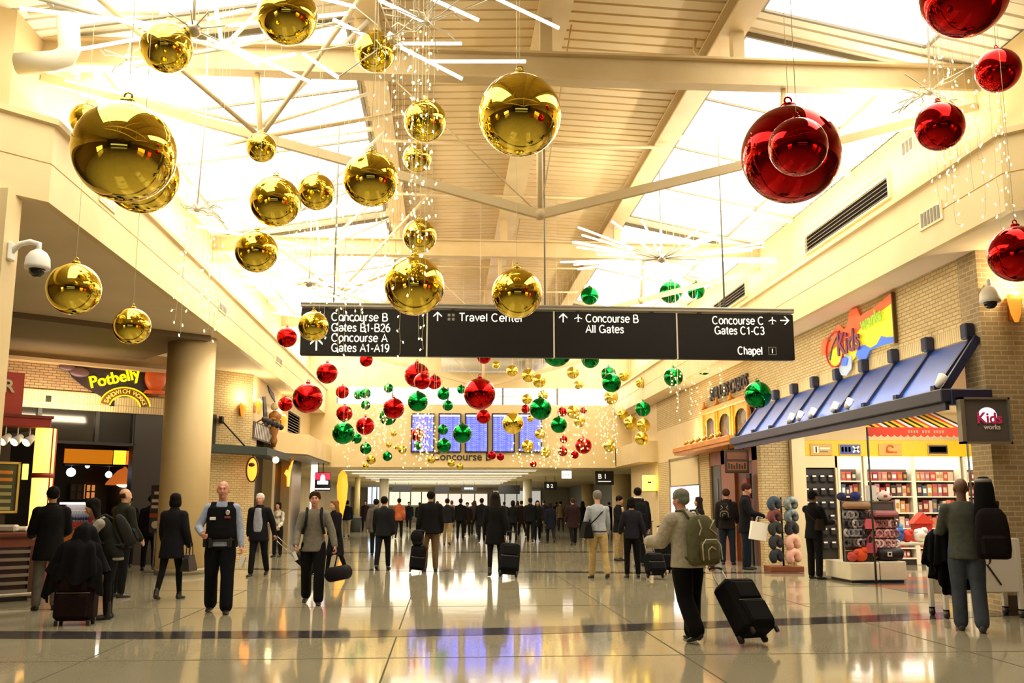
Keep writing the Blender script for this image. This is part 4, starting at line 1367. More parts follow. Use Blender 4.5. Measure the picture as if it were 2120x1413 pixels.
m = MB(); m.box((x0, YH, 0), (x1, YH + .3, .15), mat('cream_upright')); m.build('plinth', t)
cs0 = None
CASE = mat('case_black', '2d2c30', .35)
for r_ in range(6):
    for c_ in range(4):
        w = (x1 - x0) / 4
        p = (x0 + w * (c_ + .5), YH + .1, .42 + r_ * .34)
        if cs0 is None:
            cs0 = thing('hanging_case', 'small black case hanging in rows on the dark display panel', 'case', p, 'black cases on the dark display')
            m = MB(); m.box((-.085, -.09, 0), (.085, 0, .2), CASE, .03); m.build('case_body', cs0, world=False)
            m = MB(); m.box((-.08, -.097, .14), (.02, -.088, .18), WHITE); m.build('tag', cs0, world=False)
        else:
            dup(cs0, p)

# red striped canopy on posts inside the store
cp = thing('striped_canopy', 'red scalloped canopy with yellow and black striped roof on thin posts', 'canopy', (9.3, 19.0, 0))
yc = 19.0
xa, xb = atY(yc, 1797, 900).x, atY(yc, 2003, 900).x
za, zb = atY(yc, 1900, 904).z, atY(yc, 1900, 884).z
n = 15
poly = [(xa, zb), (xb, zb)]
for k in range(n, -1, -1):
    x = xa + (xb - xa) * k / n
    poly.append((x, za + .05))
    if k: poly += [(x - (xb - xa) / n * f_, za + .05 - .05 * math.sin(PI * f_)) for f_ in (.25, .5, .75)]
m = MB(); m.prism(poly, .02, mat('canopy_red', 'd63a1c', .5), T=Matrix.Translation((0, yc, 0))); m.build('valance', cp)
m = MB(); cols = ['f0b81e', '1d1a18', 'e9e2d2', 'c5341e', 'f0b81e', '1d1a18']
ns = 24
for k in range(ns):
    u0, u1 = xa + (xb - xa) * k / ns, xa + (xb - xa) * (k + 1) / ns
    c = cols[(k * 5) % 6]
    m.quad((u0, yc, zb), (u1, yc, zb), (u1, yc + 1.75, zb + .6), (u0, yc + 1.75, zb + .6), mat('stripe_' + c, c, .5))
m.box((xa, yc + 1.72, zb + .55), (xb, yc + 1.75, zb + .61), DARK); m.build('roof_cloth', cp)
m = MB(); pl = atY(yc - .021, 1880, 893)
[m.box((pl.x + k * .06, yc - .006, pl.z - .03), (pl.x + .04 + k * .06, yc - .001, pl.z + .03), mat('canopy_letter', 'b98a6a', .5)) for k in range(13) if k not in (4, 8)]; m.build('lettering', cp)
for x in (xa, xb):
    m = MB(); m.tube([(x, yc + .03, 0), (x, yc + .03, zb)], .022, mat('post_green', '2f3a33', .4), 8); m.build('post', cp)
    m = MB(); m.tube([(x, yc + 1.73, zb + .56), (x, yc + 1.73, 3.96)], .012, mat('post_green'), 8); m.build('tie_rod', cp)

# hanging square sign under the side beam
a, b_ = atY(13.66, 1990, 918), atY(13.66, 2085, 823)
hs = thing('hanging_sign', 'square grey hanging sign with pink Kids lettering by the brick pier', 'sign', ((a.x + b_.x) / 2, 13.66, a.z))
m = MB(); m.box((a.x + .04, 13.64, a.z + .03), (b_.x - .02, 13.68, b_.z - .02), mat('sign_panel_grey', '5b5a57', .3)); m.build('panel', hs)
m = MB()
for lo, hi in (((a.x, 13.6, a.z), (a.x + .06, 13.72, b_.z)), ((b_.x - .03, 13.6, a.z), (b_.x, 13.72, b_.z)), ((a.x, 13.6, a.z), (b_.x, 13.72, a.z + .03)), ((a.x, 13.6, b_.z - .03), (b_.x, 13.72, b_.z))):
    m.box(lo, hi, mat('sign_frame_grey', '8e8a7c', .4, .5))
m.build('frame', hs)
m = MB()
for x in (a.x + .12, b_.x - .1): m.tube([(x, 13.74, b_.z), (x, 13.78, 3.02)], .012, GREY, 6)
m.build('hanger', hs)
m = MB(); m.ball((a.x + .42, 13.635, a.z + .42), .14, mat('sign_cloud', 'f7e9ea', .4, emit='f7e9ea', strength=.9, sample=False), 16, 10, (1, .05, .8)); m.build('emblem', hs)
m = MB(); m.text('Kids', .22, mat('sign_pink', 'e2447e', .4), frame((a.x + .24, 13.62, a.z + .3), (1, 0, 0)), .006, .03); m.build('lettering', hs)
m = MB(); m.text('works', .1, WHITE, frame((a.x + .34, 13.62, a.z + .21), (1, 0, 0)), .006, .02); m.build('lettering', hs)

# accessories stand
SB = Vector((8.75, 19.55, 0))
WHB = mottled('stand_white', 'e7dfc6', 'ddd3b6', 3, .35)
ds = thing('display_stand', 'two sided rack of accessories on a white box base at the store front', 'display', SB)
m = MB(); m.box((8.12, 19.3, .05), (8.72, 20.6, .40), WHB, .015); m.build('base_box', ds)
m = MB(); m.box((8.74, 19.3, .05), (9.28, 20.4, .42), WHB, .015); m.build('base_box', ds)
m = MB(); m.box((8.16, 19.36, 0), (9.24, 20.4, .05), DARK); m.build('plinth', ds)
m = MB(); m.box((8.14, 19.62, .4), (9.26, 19.68, 1.62), mat('rack_mesh', '57504a', .5)); m.box((8.14, 19.6, .4), (8.17, 19.7, 1.62), GREY); m.box((9.23, 19.6, .4), (9.26, 19.7, 1.62), GREY); m.box((8.70, 19.6, .4), (8.73, 19.7, 1.62), GREY); m.build('rack_panel', ds)
m = MB()
for z in (.62, .82, 1.02, 1.22, 1.42, 1.6): m.tube([(8.15, 19.6, z), (9.25, 19.6, z)], .008, ALU, 6)
m.build('hook_rail', ds)
# coiled headbands on the right half, dark ones on the left
_ring = {}
def ring(p, R, r, mt, label, group, key, cat='headband', name='coiled_headband'):
    if key not in _ring:
        m = MB(); m.tube([(R * math.cos(a), 0, R * math.sin(a)) for a in [2 * PI * k / 18 for k in range(19)]], r, mt, 8, caps=False)
        m.ball((R * .9, -.01, .0), r * 1.35, mt, 8, 6)
        o = m.build(name, loc=p, world=False); tag(o, label, cat, group); o.material_slots[0].link = 'OBJECT'; _ring[key] = o
    else:
        o = _ring[key].copy(); COL.objects.link(o); o.location = p
    o.material_slots[0].link = 'OBJECT'; o.material_slots[0].material = mt
    o.rotation_euler = (random.uniform(-.3, .3), random.uniform(-3, 3), random.uniform(-.5, .5))
    return o
PALE = [mat('band_%s' % c, c, .6) for c in ('e8d8d0', 'c98a8a', 'd9b9b0', '8a5a5a', 'efe6e0', 'b06a72')]
DRK = [mat('bandd_%s' % c, c, .6) for c in ('b9b4b0', '4a4648', '2f2c30', '8c8a92', '6b5a5e')]
for z in (.56, .76, .96, 1.16):
    for k in range(6):
        ring((8.78 + k * .085, 19.535, z), .07, .024, random.choice(PALE), 'pale coiled headband hanging in rows on the right half of the rack', 'pale headbands on the rack', 'pale')
for z in (.78, .98, 1.16, 1.34):
    for k in range(5):
        ring((8.19 + k * .09, 19.535, z), .068, .025, random.choice(DRK), 'dark or silver coiled headband hanging on the left half of the rack', 'dark headbands on the rack', 'dark')
PINK = mat('bag_pink', 'd6616e', .5); PINK2 = mat('bag_rose', 'c24a5e', .5)
for z, mt, lb in ((1.06, PINK, 'upper pink handbag hanging at the middle of the accessories rack'), (.58, PINK2, 'lower rose handbag with long handles at the middle of the rack')):
    t = thing('toy_handbag', lb, 'bag', (8.66, 19.47, z))
    m = MB(); m.prism([(-.1, 0), (.1, 0), (.12, .1), (.08, .2), (-.08, .2), (-.12, .1)], .09, mt); m.build('bag_body', t, world=False)
    m = MB(); m.tube([(-.06, .04, .19), (-.05, .04, .3), (0, .04, .36), (.05, .04, .3), (.06, .04, .19)], .012, mt, 6); m.build('handle', t, world=False)
def blob(p, sc, mt, name, label, cat, lump=.0):
    m = MB(); m.ball((0, 0, sc[2]), 1, mt, 18, 12, sc)
    if lump: m.ball((sc[0] * .5, -sc[1] * .3, sc[2] * 1.7), sc[0] * .5, mt, 12, 8); m.ball((-sc[0] * .55, -sc[1] * .2, sc[2] * 1.5), sc[0] * .42, mt, 12, 8)
    return tag(m.build(name, loc=p, world=False), label, cat)
blob((8.42, 19.48, .41), (.14, .1, .13), mat('plush_orange', 'e2541c', .8), 'plush_toy', 'bright orange plush toy sitting on the stand base', 'toy', .5)
blob((8.24, 19.46, .41), (.10, .1, .10), mat('plush_red', 'c0453c', .8), 'plush_toy', 'red plush toy at the left corner of the stand base', 'toy', .5)
blob((8.25, 19.86, 1.62), (.10, .1, .09), mat('cap_navy', '2a2a5e', .7), 'knitted_cap', 'navy cap on top of the rack, left', 'hat', .0)
blob((8.52, 19.8, 1.62), (.11, .11, .10), mat('cap_blue', '2d3180', .7), 'knitted_cap', 'blue cap on top of the rack, right', 'hat', .0)
t = thing('sign_card', 'blank white card standing on top of the accessories rack', 'card', (8.80, 19.65, 1.62)); m = MB(); m.box((-.11, -.01, 0), (.11, .01, .32), WHITE); m.build('card', t, world=False); m = MB(); m.box((-.03, -.03, 0), (.03, .03, .02), GREY); m.build('foot', t, world=False)
t = thing('mask_hat', 'white and red plush hat beside the card on top of the rack', 'hat', (9.08, 19.65, 1.62)); m = MB(); m.ball((0, 0, .1), 1, WHITE, 18, 12, (.15, .12, .1)); m.build('crown', t, world=False)
m = MB(); m.ball((-.03, -.11, .1), 1, mat('plush_red'), 10, 8, (.045, .02, .03)); m.ball((.08, -.09, .13), 1, mat('plush_red'), 10, 8, (.03, .02, .03)); m.build('patch', t, world=False)
m = MB(); m.box((8.74, 19.4, 1.3), (9.25, 19.62, 1.42), mat('rose_cloth', 'b8737a', .8), .04); tag(m.build('folded_cloth', loc=(9, 19.5, 1.3)), 'rose pink folded cloths laid along the right half of the rack', 'cloth')
m = MB(); m.box((8.14, 19.42, 1.46), (8.7, 19.62, 1.6), mat('tan_fluff', 'b08a68', .9), .05); tag(m.build('folded_cloth', loc=(8.4, 19.5, 1.46)), 'tan fluffy cloths heaped along the left top of the rack', 'cloth')
t = thing('duffel_bag', 'black rounded toy bag with a white patch on the stand base', 'bag', (9.02, 19.42, .42))
m = MB(); m.tube([(-.24, 0, .13), (-.2, 0, .14), (.2, 0, .14), (.24, 0, .13)], [.09, .13, .13, .09], BLACK, 14); m.build('bag_body', t, world=False)
m = MB(); m.box((-.12, -.136, .1), (-.03, -.125, .19), WHITE); m.box((-.1, -.138, .12), (-.05, -.13, .17), BLACK); m.build('patch', t, world=False)

# plush toys heaped on a low table deeper in the store
tb = thing('toy_table', 'low white table heaped with plush toys left of the bald person', 'table', (11.0, 22.4, 0))
m = MB(); m.box((-.75, -.4, .62), (.75, .4, .68), WHB, .01); m.build('table_top', tb, world=False)
for sx in (-.7, .7):
    for sy in (-.35, .35):
        m = MB(); m.box((sx - .03, sy - .03, 0), (sx + .03, sy + .03, .62), WHB); m.build('leg', tb, world=False)
for (x, y, z, r_, c, lb) in ((10.5, 22.2, .68, .15, '2f5aa8', 'blue plush toy at the left end of the heaped table'), (10.75, 22.25, .68, .14, 'c8382c', 'red plush toy beside the blue one on the heaped table'), (11.05, 22.2, .68, .16, 'e9e2d6', 'white plush toy in the middle of the heaped table'),
                             (11.35, 22.25, .68, .14, '6a4a86', 'purple plush toy right of the white one on the heaped table'), (11.62, 22.2, .68, .13, 'e3b83a', 'yellow plush toy at the right end of the heaped table'), (10.62, 22.62, .68, .2, '4a86b8', 'pale blue plush toy at the back of the heaped table')):
    blob((x, y, z), (r_, r_ * .9, r_), mat('fur_' + c, c, .85), 'plush_toy', lb, 'toy', .5)
t = thing('toy_house', 'red toy house with a pointed roof at the back of the heaped table', 'toy', (11.3, 22.62, .68))
m = MB(); m.box((-.2, -.12, 0), (.2, .12, .42), mat('house_red', 'c83222', .5)); m.build('house_body', t, world=False)
m = MB(); m.prism([(-.27, .42), (.27, .42), (0, .68)], .3, mat('house_roof', 'd8432c', .5), T=Matrix.Translation((0, -.15, 0))); m.build('house_roof', t, world=False)
m = MB(); m.ball((0, -.12, .26), 1, WHITE, 12, 8, (.07, .012, .07)); m.build('window', t, world=False)

# neck pillow stand
ps = thing('pillow_stand', 'wire stand on a wooden base holding neck pillows beside the brick pier', 'display', (8.02, 22.9, 0))
m = MB(); m.box((-.4, -.25, 0), (.4, .25, .12), mat('stand_wood', '8a4a28', .4), .01); m.build('base', ps, world=False)
m = MB(); m.tube([(0, 0, .12), (0, 0, 1.72)], .025, BLACK, 8)
for z in (.35, .62, .9, 1.2, 1.5): m.tube([(-.3, -.06, z), (.3, -.06, z)], .01, BLACK, 6)
m.build('pole', ps, world=False)
def neck_pillow(p, R, r, mt, label, group=None):
    R *= 1.12; r *= 1.18
    m = MB(); pts = [(R * math.cos(a), 0, R * math.sin(a)) for a in [-.9 + (2 * PI - 1.0) * k / 16 + .4 for k in range(17)]]
    m.tube([Vector(q) for q in pts], [r * .75] + [r] * 15 + [r * .75], mt, 12)
    o = m.build('neck_pillow', loc=p, world=False); o.rotation_euler = (0, .4, .25); tag(o, label, 'pillow', group); return o
PKP = mat('pillow_pink', 'eeb9a4', .85)
neck_pillow((8.2, 22.72, .34), .10, .085, PKP, 'lower pink neck pillow on the wire stand')
neck_pillow((8.2, 22.72, .66), .10, .085, PKP, 'upper pink neck pillow on the wire stand')
for (dx, z, c, lb) in ((-.22, .34, '1d2430', 'dark blue neck pillow at the bottom left of the wire stand'), (-.22, .66, '24222a', 'charcoal neck pillow left of the upper pink one'),
                       (.18, .98, '1a1820', 'black neck pillow above the pink ones on the wire stand'), (-.22, .98, '22302c', 'dark green neck pillow, middle left of the wire stand'),
                       (.18, 1.27, '8fa3a8', 'pale grey blue neck pillow under the top right one'), (-.22, 1.27, '8a4038', 'maroon neck pillow under the top left one'),
                       (.18, 1.56, 'a9b8b4', 'pale patterned neck pillow at the top right of the wire stand'), (-.22, 1.56, '3a5568', 'blue green neck pillow at the top left of the wire stand')):
    neck_pillow((8.02 + dx, 22.74, z), .09, .075, mottled('np_' + c, c, '3a3a40', 9, .8), lb)

# white cart behind the bald man
ct = thing('white_cart', 'white panelled cart on castors between the bald man and the brick pier', 'cart', (7.42, 13.5, 0))
m = MB(); m.box((.02, -.22, .35), (.62, -.18, 1.08), mat('cart_white', 'd5d1c4', .4), .01); m.box((-.52, .2, .3), (.62, .24, 1.05), mat('cart_white'), .01); m.box((-.5, -.2, 1.05), (.62, .24, 1.08), mat('cart_white'), .01); m.build('panel', ct, world=False)
for x in (-.5, .58):
    for y in (-.2, .2):
        m = MB(); m.box((x - .03, y - .03, .1), (x + .03, y + .03, 1.05), mat('cart_white')); o = m.build('leg', ct, world=False)
        m = MB(); m.tube([(x - .02, y, .055), (x + .02, y, .055)], .055, BLACK, 14); m.box((x - .03, y - .03, .06), (x + .03, y + .03, .12), GREY); m.build('caster', o, world=False)
m = MB(); m.bar((.1, -.225, .75), (.3, -.225, .45), .02, .02, BLACK); m.build('strap', ct, world=False)

# dome cameras
def dome_camera(base, arm, label):
    """base: on the wall; arm: horizontal direction away from the wall."""
    t = thing('dome_camera', label, 'camera', base)
    d = Vector(arm).normalized(); s = Vector((-d.y, d.x, 0))
    m = MB(frame((0, 0, 0), s)); m.box((-.08, -.05, -.12), (.08, .0, .12), WHITE, .02); m.build('wall_plate', t, world=False)
    e = d * .36
    m = MB(); m.tube([d * .03, d * .12 + Vector((0, 0, .1)), d * .25 + Vector((0, 0, .13)), e + Vector((0, 0, .1)), e], .035, WHITE, 10); m.build('arm', t, world=False)
    m = MB(); m.lathe([(.15, -.22), (.15, -.18), (.14, -.08), (.10, -.01), (.04, .03), (0, .03)], WHITE, e, 24); m.build('housing', t, world=False)
    m = MB(); m.lathe([(0, -.32), (.05, -.31), (.09, -.27), (.1, -.21)], mat('dome_smoke', '151518', .1), e, 20); m.build('dome', t, world=False)
    return t
p = atY(12.35, 22, 532); dome_camera((-5.44, 12.08, p.z), (1, -.05, 0), 'white dome camera on an arm from the left pier')
p = atX(WR - .02, 2066, 588); dome_camera((WR + .18, 13.88, p.z), (-.55, -.85, 0), 'white dome camera on the right brick pier beside the sconce')
def sconce(p, d, label, s=1.0, watts=20, mt=None):
    t = thing('wall_sconce', label, 'lamp', p)
    T = frame((0, 0, 0), d)
    m = MB(T); m.box((-.05 * s, -.04, -.18 * s), (.05 * s, 0, .05 * s), mat('sconce_metal', '9a6a2e', .35, .6)); m.build('back_plate', t, world=False)
    m = MB(T); m.lathe([(.03 * s, -.22 * s), (.07 * s, -.1 * s), (.10 * s, .1 * s), (.115 * s, .2 * s)], mt or mat('sconce_shade', 'd9a04a', .4, emit='ff9a30', strength=.5, sample=False), (0, -.13 * s, 0), 18); m.build('shade', t, world=False)
    m = MB(T); m.ball((0, -.13 * s, .16 * s), .075 * s, GLOWW, 12, 8, (1, 1, 1.4)); m.build('bulb', t, world=False)
    d_ = bpy.data.lights.new('sconce_light', 'POINT'); d_.energy = watts; d_.color = (1, .8, .45); d_.shadow_soft_size = .08
    lo = bpy.data.objects.new('sconce_light', d_); COL.objects.link(lo); n_ = T.to_3x3() @ Vector((0, -1, 0))
    lo.location = Vector(p) + n_ * .3 * s + Vector((0, 0, .42 * s))
sconce(atY(13.9, 2092, 640), (1, 0, 0), 'lit amber wall sconce on the right brick pier', 1.0, 25)

# ------------------------------------------------------------------ right: wooden shop beyond
WOOD = wood('wood_red', '7a3d1c', '9a5226')
OCH = mottled('ochre_wood', 'd98f22', 'c77d1a', 3, .4, stretch=(4, 1, 4))
m = MB(); m.box((WR + .02, 24.8, 0), (WR + .25, 25.3, 3.2), WOOD); m.box((WR + .02, 26.9, 0), (WR + .25, 28.2, 3.2), WOOD); m.box((WR + .02, 24.8, 2.7), (WR + .25, 29.4, 4.3), WOOD); m.box((WR + 2.5, 25.8, 0), (WR + 2.6, 31, 3.2), mat('shop_dark_back', '2a211a', .6)); struct('wall_wood_front', m)
m = MB(); m.box((WR + .06, 28.2, 0), (WR + .2, 29.4, 2.7), mat('door_dark', '1e1b1a', .3)); m.box((WR + .02, 28.2, 0), (WR + .2, 28.28, 2.7), DARK); m.box((WR + .04, 28.7, .9), (WR + .06, 28.74, 2.3), ALU); struct('door_1', m)
m = MB(); m.box((WR + .1, 25.3, .0), (WR + .14, 26.9, 2.7), mat('showcase_wall', '5c3420', .4)); struct('wall_showcase', m)
area_light('awning_wash', (XF - .1, 19.2, ZF + .12), 9.5, .08, 40, (1, .88, .66), (.62, 0, 1)).rotation_euler = Matrix((Vector((0, 1, 0)), Vector((-.85, 0, -.53)).cross(Vector((0, 1, 0))), Vector((-.85, 0, -.53)))).transposed().to_euler()
area_light('cornice_wash', (WR - .6, 28, 3.5), 5.5, .08, 55, (1, .82, .5), (.62, 0, 1)).rotation_euler = Matrix((Vector((0, 1, 0)), Vector((-.5, 0, -.86)).cross(Vector((0, 1, 0))), Vector((-.5, 0, -.86)))).transposed().to_euler()
co = thing('wooden_cornice', 'ochre wooden cornice with three arches over the wood fronted shop', 'cornice', (WR - .1, 27, 3.1))
m = MB(); m.box((WR - .7, 24.9, 3.1), (WR - .01, 31.0, 3.18), OCH); m.box((WR - .74, 24.85, 3.18), (WR - .01, 31.05, 3.34), OCH, .02); m.build('ledge', co)
m = MB(); m.box((WR - .2, 24.8, 4.26), (WR - .0, 29.6, 4.42), OCH, .02); m.build('top_moulding', co)
for k in range(3):
    y1 = 29.5 - k * 1.55; y0 = y1 - 1.5
    T = frame((WR - .12, y1, 3.34), (0, -1, 0))
    w = 1.5; h = .92
    outer = [(0, 0), (0, h), (w, h), (w, 0)]
    ins = [(w * .12, 0)] + [(w / 2 - w * .38 * math.cos(a), .42 + .36 * math.sin(a)) for a in [PI * j / 12 for j in range(13)]] + [(w * .88, 0)]
    m = MB(T)
    v = [(a_, 0, c_) for a_, c_ in outer] + [(a_, 0, c_) for a_, c_ in ins]
    arc = list(range(5, 5 + 13))
    F_ = [(0, 4, 5, 1)]
    F_ += [tuple([1] + arc[:7][::-1])] if False else []
    for j in range(12):
        a_, b2 = arc[j], arc[j + 1]
        top = 1 if j < 6 else 2
        F_.append((a_, b2, top))
    F_.append((arc[6], 2, 1)); F_.append((2, arc[12], 4 + 14, 3))
    m.add(v, F_, OCH)
    m.box((w * .02, -.05, 0), (w * .1, .04, h), OCH, .01); m.box((w * .9, -.05, 0), (w * .98, .04, h), OCH, .01)
    o = m.build('arch_panel', co)
    m = MB(T); m.box((.1, .08, .02), (w - .1, .1, h - .02), mottled('arch_glass', '6b5a34', '2f3a34', 5, .2)); m.build('arch_glass', o)
for k in range(4):
    m = MB(); m.lathe([(.0, 0), (.09, .02), (.07, .1), (.03, .16), (.05, .22), (0, .28)], OCH, (WR - .1, 25.2 + k * 1.4, 4.42), 12); m.build('finial', co)
for k in range(6):
    spot((WR - .55, 26.4 + k * .72, 3.34), (.7, 0, .7), 'tiny lamp in the row along the ochre cornice ledge', 'lamps on the ochre cornice', .9, mat('brass', 'b08a3a', .3, .8))
m = MB(); m.text('SUR LOS CABOS', .52, mat('wall_letter_dark', '3a3236', .5), frame((WR - .03, 28.9, 4.66), (0, -1, 0)), .06, .02, 'LEFT', .98)
tag(m.build('wall_lettering', loc=(WR - .03, 26.9, 4.7)), 'dark raised letters on the brick wall above the ochre cornice', 'lettering')
t = thing('hanging_sign', 'brown wooden sign hanging below the far end of the blue awning', 'sign', (7.62, 25.0, 2.35))
m = MB(); m.box((-.32, -.04, 0), (.32, .04, .62), mat('sign_brown', '3a2418', .4), .02); m.build('board', t, world=False)
m = MB(); m.box((-.26, -.05, .36), (.26, -.04, .54), mat('sign_brown_lit', '7a4a2c', .4)); m.box((-.26, -.05, .08), (.26, -.04, .30), mat('sign_copper', '8f5630', .4)); m.build('emblem', t, world=False)
m = MB(); [m.box((-.24 + k * .07, -.056, .11), (-.20 + k * .07, -.05, .27 - (k % 3) * .03), mat('sign_dark_text', '24150d', .5)) for k in range(7)]; m.build('lettering', t, world=False)
m = MB(); m.tube([(-.2, 0, .6), (-.2, 0, .76)], .012, BLACK, 6); m.tube([(.2, 0, .6), (.2, 0, .76)], .012, BLACK, 6); m.build('hanger', t, world=False)
t = thing('snack_rack', 'tall rack of red packets by the wood shop entrance', 'rack', (8.02, 25.15, 0))
m = MB(); m.box((-.05, -.1, 0), (.0, .25, 2.35), BLACK); m.build('frame', t, world=False)
for k in range(6):
    m = MB(); m.box((-.14, -.1, .95 + k * .22), (-.04, .25, 1.13 + k * .22), mat('packet_%d' % (k % 3), ('b5382c', 'd9c3b0', '8a2a24')[k % 3], .4), .01); m.build('packet_row', t, world=False)
# roller shutter, lit poster
m = MB(); m.box((WR - .04, 30.6, 2.15), (WR + .02, 34.4, 3.1), mat('shutter', 'e0cd9e', .5)); m.box((WR - .06, 30.5, 3.06), (WR + .02, 34.55, 3.14), mat('shutter_frame', '8d7a58', .5)); m.box((WR - .06, 34.42, .9), (WR + .02, 34.56, 3.14), mat('shutter_frame')); struct('window_shutter', m)
t = thing('lit_poster', 'backlit white and pink poster under the cream shutter', 'poster', (WR - .02, 32.5, .95))
PO = mat('poster_art', 'ffffff', .3, emit='fff0f4', strength=1.5, sample=False)
nt, N, L, b = nodes(PO); tc = N.new('ShaderNodeTexCoord'); nz = N.new('ShaderNodeTexNoise'); nz.inputs['Scale'].default_value = 1.3
cr = N.new('ShaderNodeValToRGB'); e0 = cr.color_ramp.elements; e0[0].color = lin('c8327e'); e0[0].position = .36; e0[1].color = lin('fff6fa'); e0[1].position = .5
el = cr.color_ramp.elements.new(.66); el.color = lin('8fb6e8')
L.new(tc.outputs['Object'], nz.inputs['Vector']); L.new(nz.outputs[0], cr.inputs[0]); L.new(cr.outputs[0], b.inputs['Emission Color'])
m = MB(); m.box((-.03, -1.85, 0), (.01, 1.9, 1.2), PO); m.build('panel', t, world=False)
m = MB(); m.box((-.05, -1.9, -.05), (.01, 1.95, 0), GREY); m.box((-.05, -1.9, 1.2), (.01, 1.95, 1.24), GREY); m.build('frame', t, world=False)
p = atX(WR - .1, 1356, 1012)
t = thing('lantern_sign', 'square glowing yellow box sign on the right wall past the poster', 'sign', (WR - .05, 36.9, 2.05))
m = MB(); m.box((-.5, -.1, 0), (.0, .1, .6), mat('lantern_yellow', 'f6d95a', .3, emit='ffdf52', strength=1.6, sample=False), .03); m.build('box', t, world=False)
m = MB(); m.box((-.32, -.105, .3), (-.18, -.1, .36), BLACK); m.build('emblem', t, world=False)
m = MB(); m.box((-.52, -.12, -.04), (0.04, .12, 0), mat('brass'), .01); m.build('bracket', t, world=False)
t = thing('info_podium', 'grey information podium with a screen by the lantern sign', 'podium', (7.3, 36.0, 0))
m = MB(); m.box((-.35, -.25, 0), (.35, .25, .9), mat('podium_dark', '4a3f38', .5), .03); m.build('body', t, world=False)
m = MB(); m.box((-.38, -.28, .9), (.38, .28, .96), GREY, .01); m.build('counter', t, world=False)
m = MB(); m.box((-.3, .0, 1.0), (.3, .06, 1.5), mat('podium_screen', '8d8a86', .3), .01); m.tube([(0, .03, .95), (0, .03, 1.05)], .03, GREY, 8); m.tube([(0, .03, 1.5), (0, .03, 2.0)], .02, GREY, 6); m.build('monitor', t, world=False)

# ================================================================== LEFT: SANDWICH SHOP
def LP_(px, py, dep=0.0): return onT(FP, px, py, dep)
po = thing('shop_sign', 'yellow Potbelly script sign with a round banner on dark board', 'sign', FP @ Vector((3.6, -.1, 4.5)))
SD = mat('shop_sign_dark', '2a1d22', .5); YL = mat('neon_yellow', 'ffe81a', .4, emit='ffe400', strength=1.15, sample=False)
def pp(l, d): return [LP_(x, y, d) for x, y in l]
m = MB(FP @ Matrix.Translation((0, -.06, 0))); m.prism(pp([(135, 755), (180, 750), (240, 742), (290, 738), (328, 752), (330, 800), (312, 808), (300, 822), (212, 822), (196, 812), (172, 798), (150, 780)], -.06), .05, SD); m.build('board', po)
m = MB(); x, z = LP_(187, 803, -.1); x2, z2 = LP_(298, 784, -.1)
ang = -math.atan2(z2 - z, x2 - x) * 1.1
m.text('Potbelly', (x2 - x) * .315, YL, FP @ Matrix.Translation((x, -.10, z)) @ Matrix.Rotation(ang, 4, 'Y'), .04, .012, xs=.95); m.build('lettering', po)
cx_, cz_ = LP_(260, 834, -.1)
for rr, mt, w in ((.66, YL, .016), (.40, YL, .016), (.53, mat('banner_brown', '7a4a1e', .5), .13)):
    m = MB(FP); m.tube([(cx_ + rr * math.cos(a), -.09 if w < .1 else -.07, cz_ - .12 + rr * .8 * math.sin(a)) for a in [.15 + (PI - .3) * k / 20 for k in range(21)]], [w if w < .1 else .02] * 21, mt, 6)
    if w > .1:
        v = []; 
        for k in range(21):
            a = .15 + (PI - .3) * k / 20
            v += [(cx_ + .42 * math.cos(a), -.075, cz_ - .12 + .42 * .8 * math.sin(a)), (cx_ + .64 * math.cos(a), -.075, cz_ - .12 + .64 * .8 * math.sin(a))]
        m.add(v, [(2 * k, 2 * k + 1, 2 * k + 3, 2 * k + 2) for k in range(20)], mt)
    m.build('banner_arc', po)
m = MB()
for k, ch in enumerate('SANDWICH WORKS'):
    a = PI - .32 - (PI - .64) * k / 13
    m.text(ch, .15, mat('banner_letter', 'f2c14a', .4, emit='f2c14a', strength=.5, sample=False), FP @ Matrix.Translation((cx_ + .47 * math.cos(a), -.10, cz_ - .12 + .47 * .8 * math.sin(a))) @ Matrix.Rotation(-(a - PI / 2), 4, 'Y'), .01, .01, 'CENTER')
m.build('lettering', po)
x, z = LP_(322, 782, -.14)
m = MB(FP); m.ball((x, -.15, z), .34, mat('stove_orange', 'a8481c', .4, emit='c8501c', strength=.25, sample=False), 20, 14, (.85, .5, 1.1)); m.lathe([(.12, 0), (.09, .15), (.14, .2)], mat('stove_orange'), (x, -.15, z + .3), 14); m.lathe([(.3, 0), (.25, .08)], mat('stove_orange'), (x, -.15, z - .42), 14); m.build('stove_emblem', po)
x, z = LP_(165, 770, -.12)
m = MB(FP); m.ball((x, -.1, z), .16, mat('ornament_dark', '5a4048', .4), 12, 8, (1.6, .4, .8)); m.ball((x - .3, -.1, z + .1), .13, mat('ornament_dark'), 12, 8, (1.6, .4, .7)); m.build('ornament', po)
lo = bpy.data.lights.new('sign_wash', 'AREA'); lo.energy = 45; lo.color = (1, .8, .5); lo.size = 2.5; lo.size_y = .2; lo.shape = 'RECTANGLE'
lw = bpy.data.objects.new('sign_wash', lo); COL.objects.link(lw); lw.location = FP @ Vector((2.8, -.9, 3.75)); lw.rotation_euler = (FP.to_3x3() @ Vector((0, .8, .6))).to_track_quat('-Z', 'Y').to_euler()

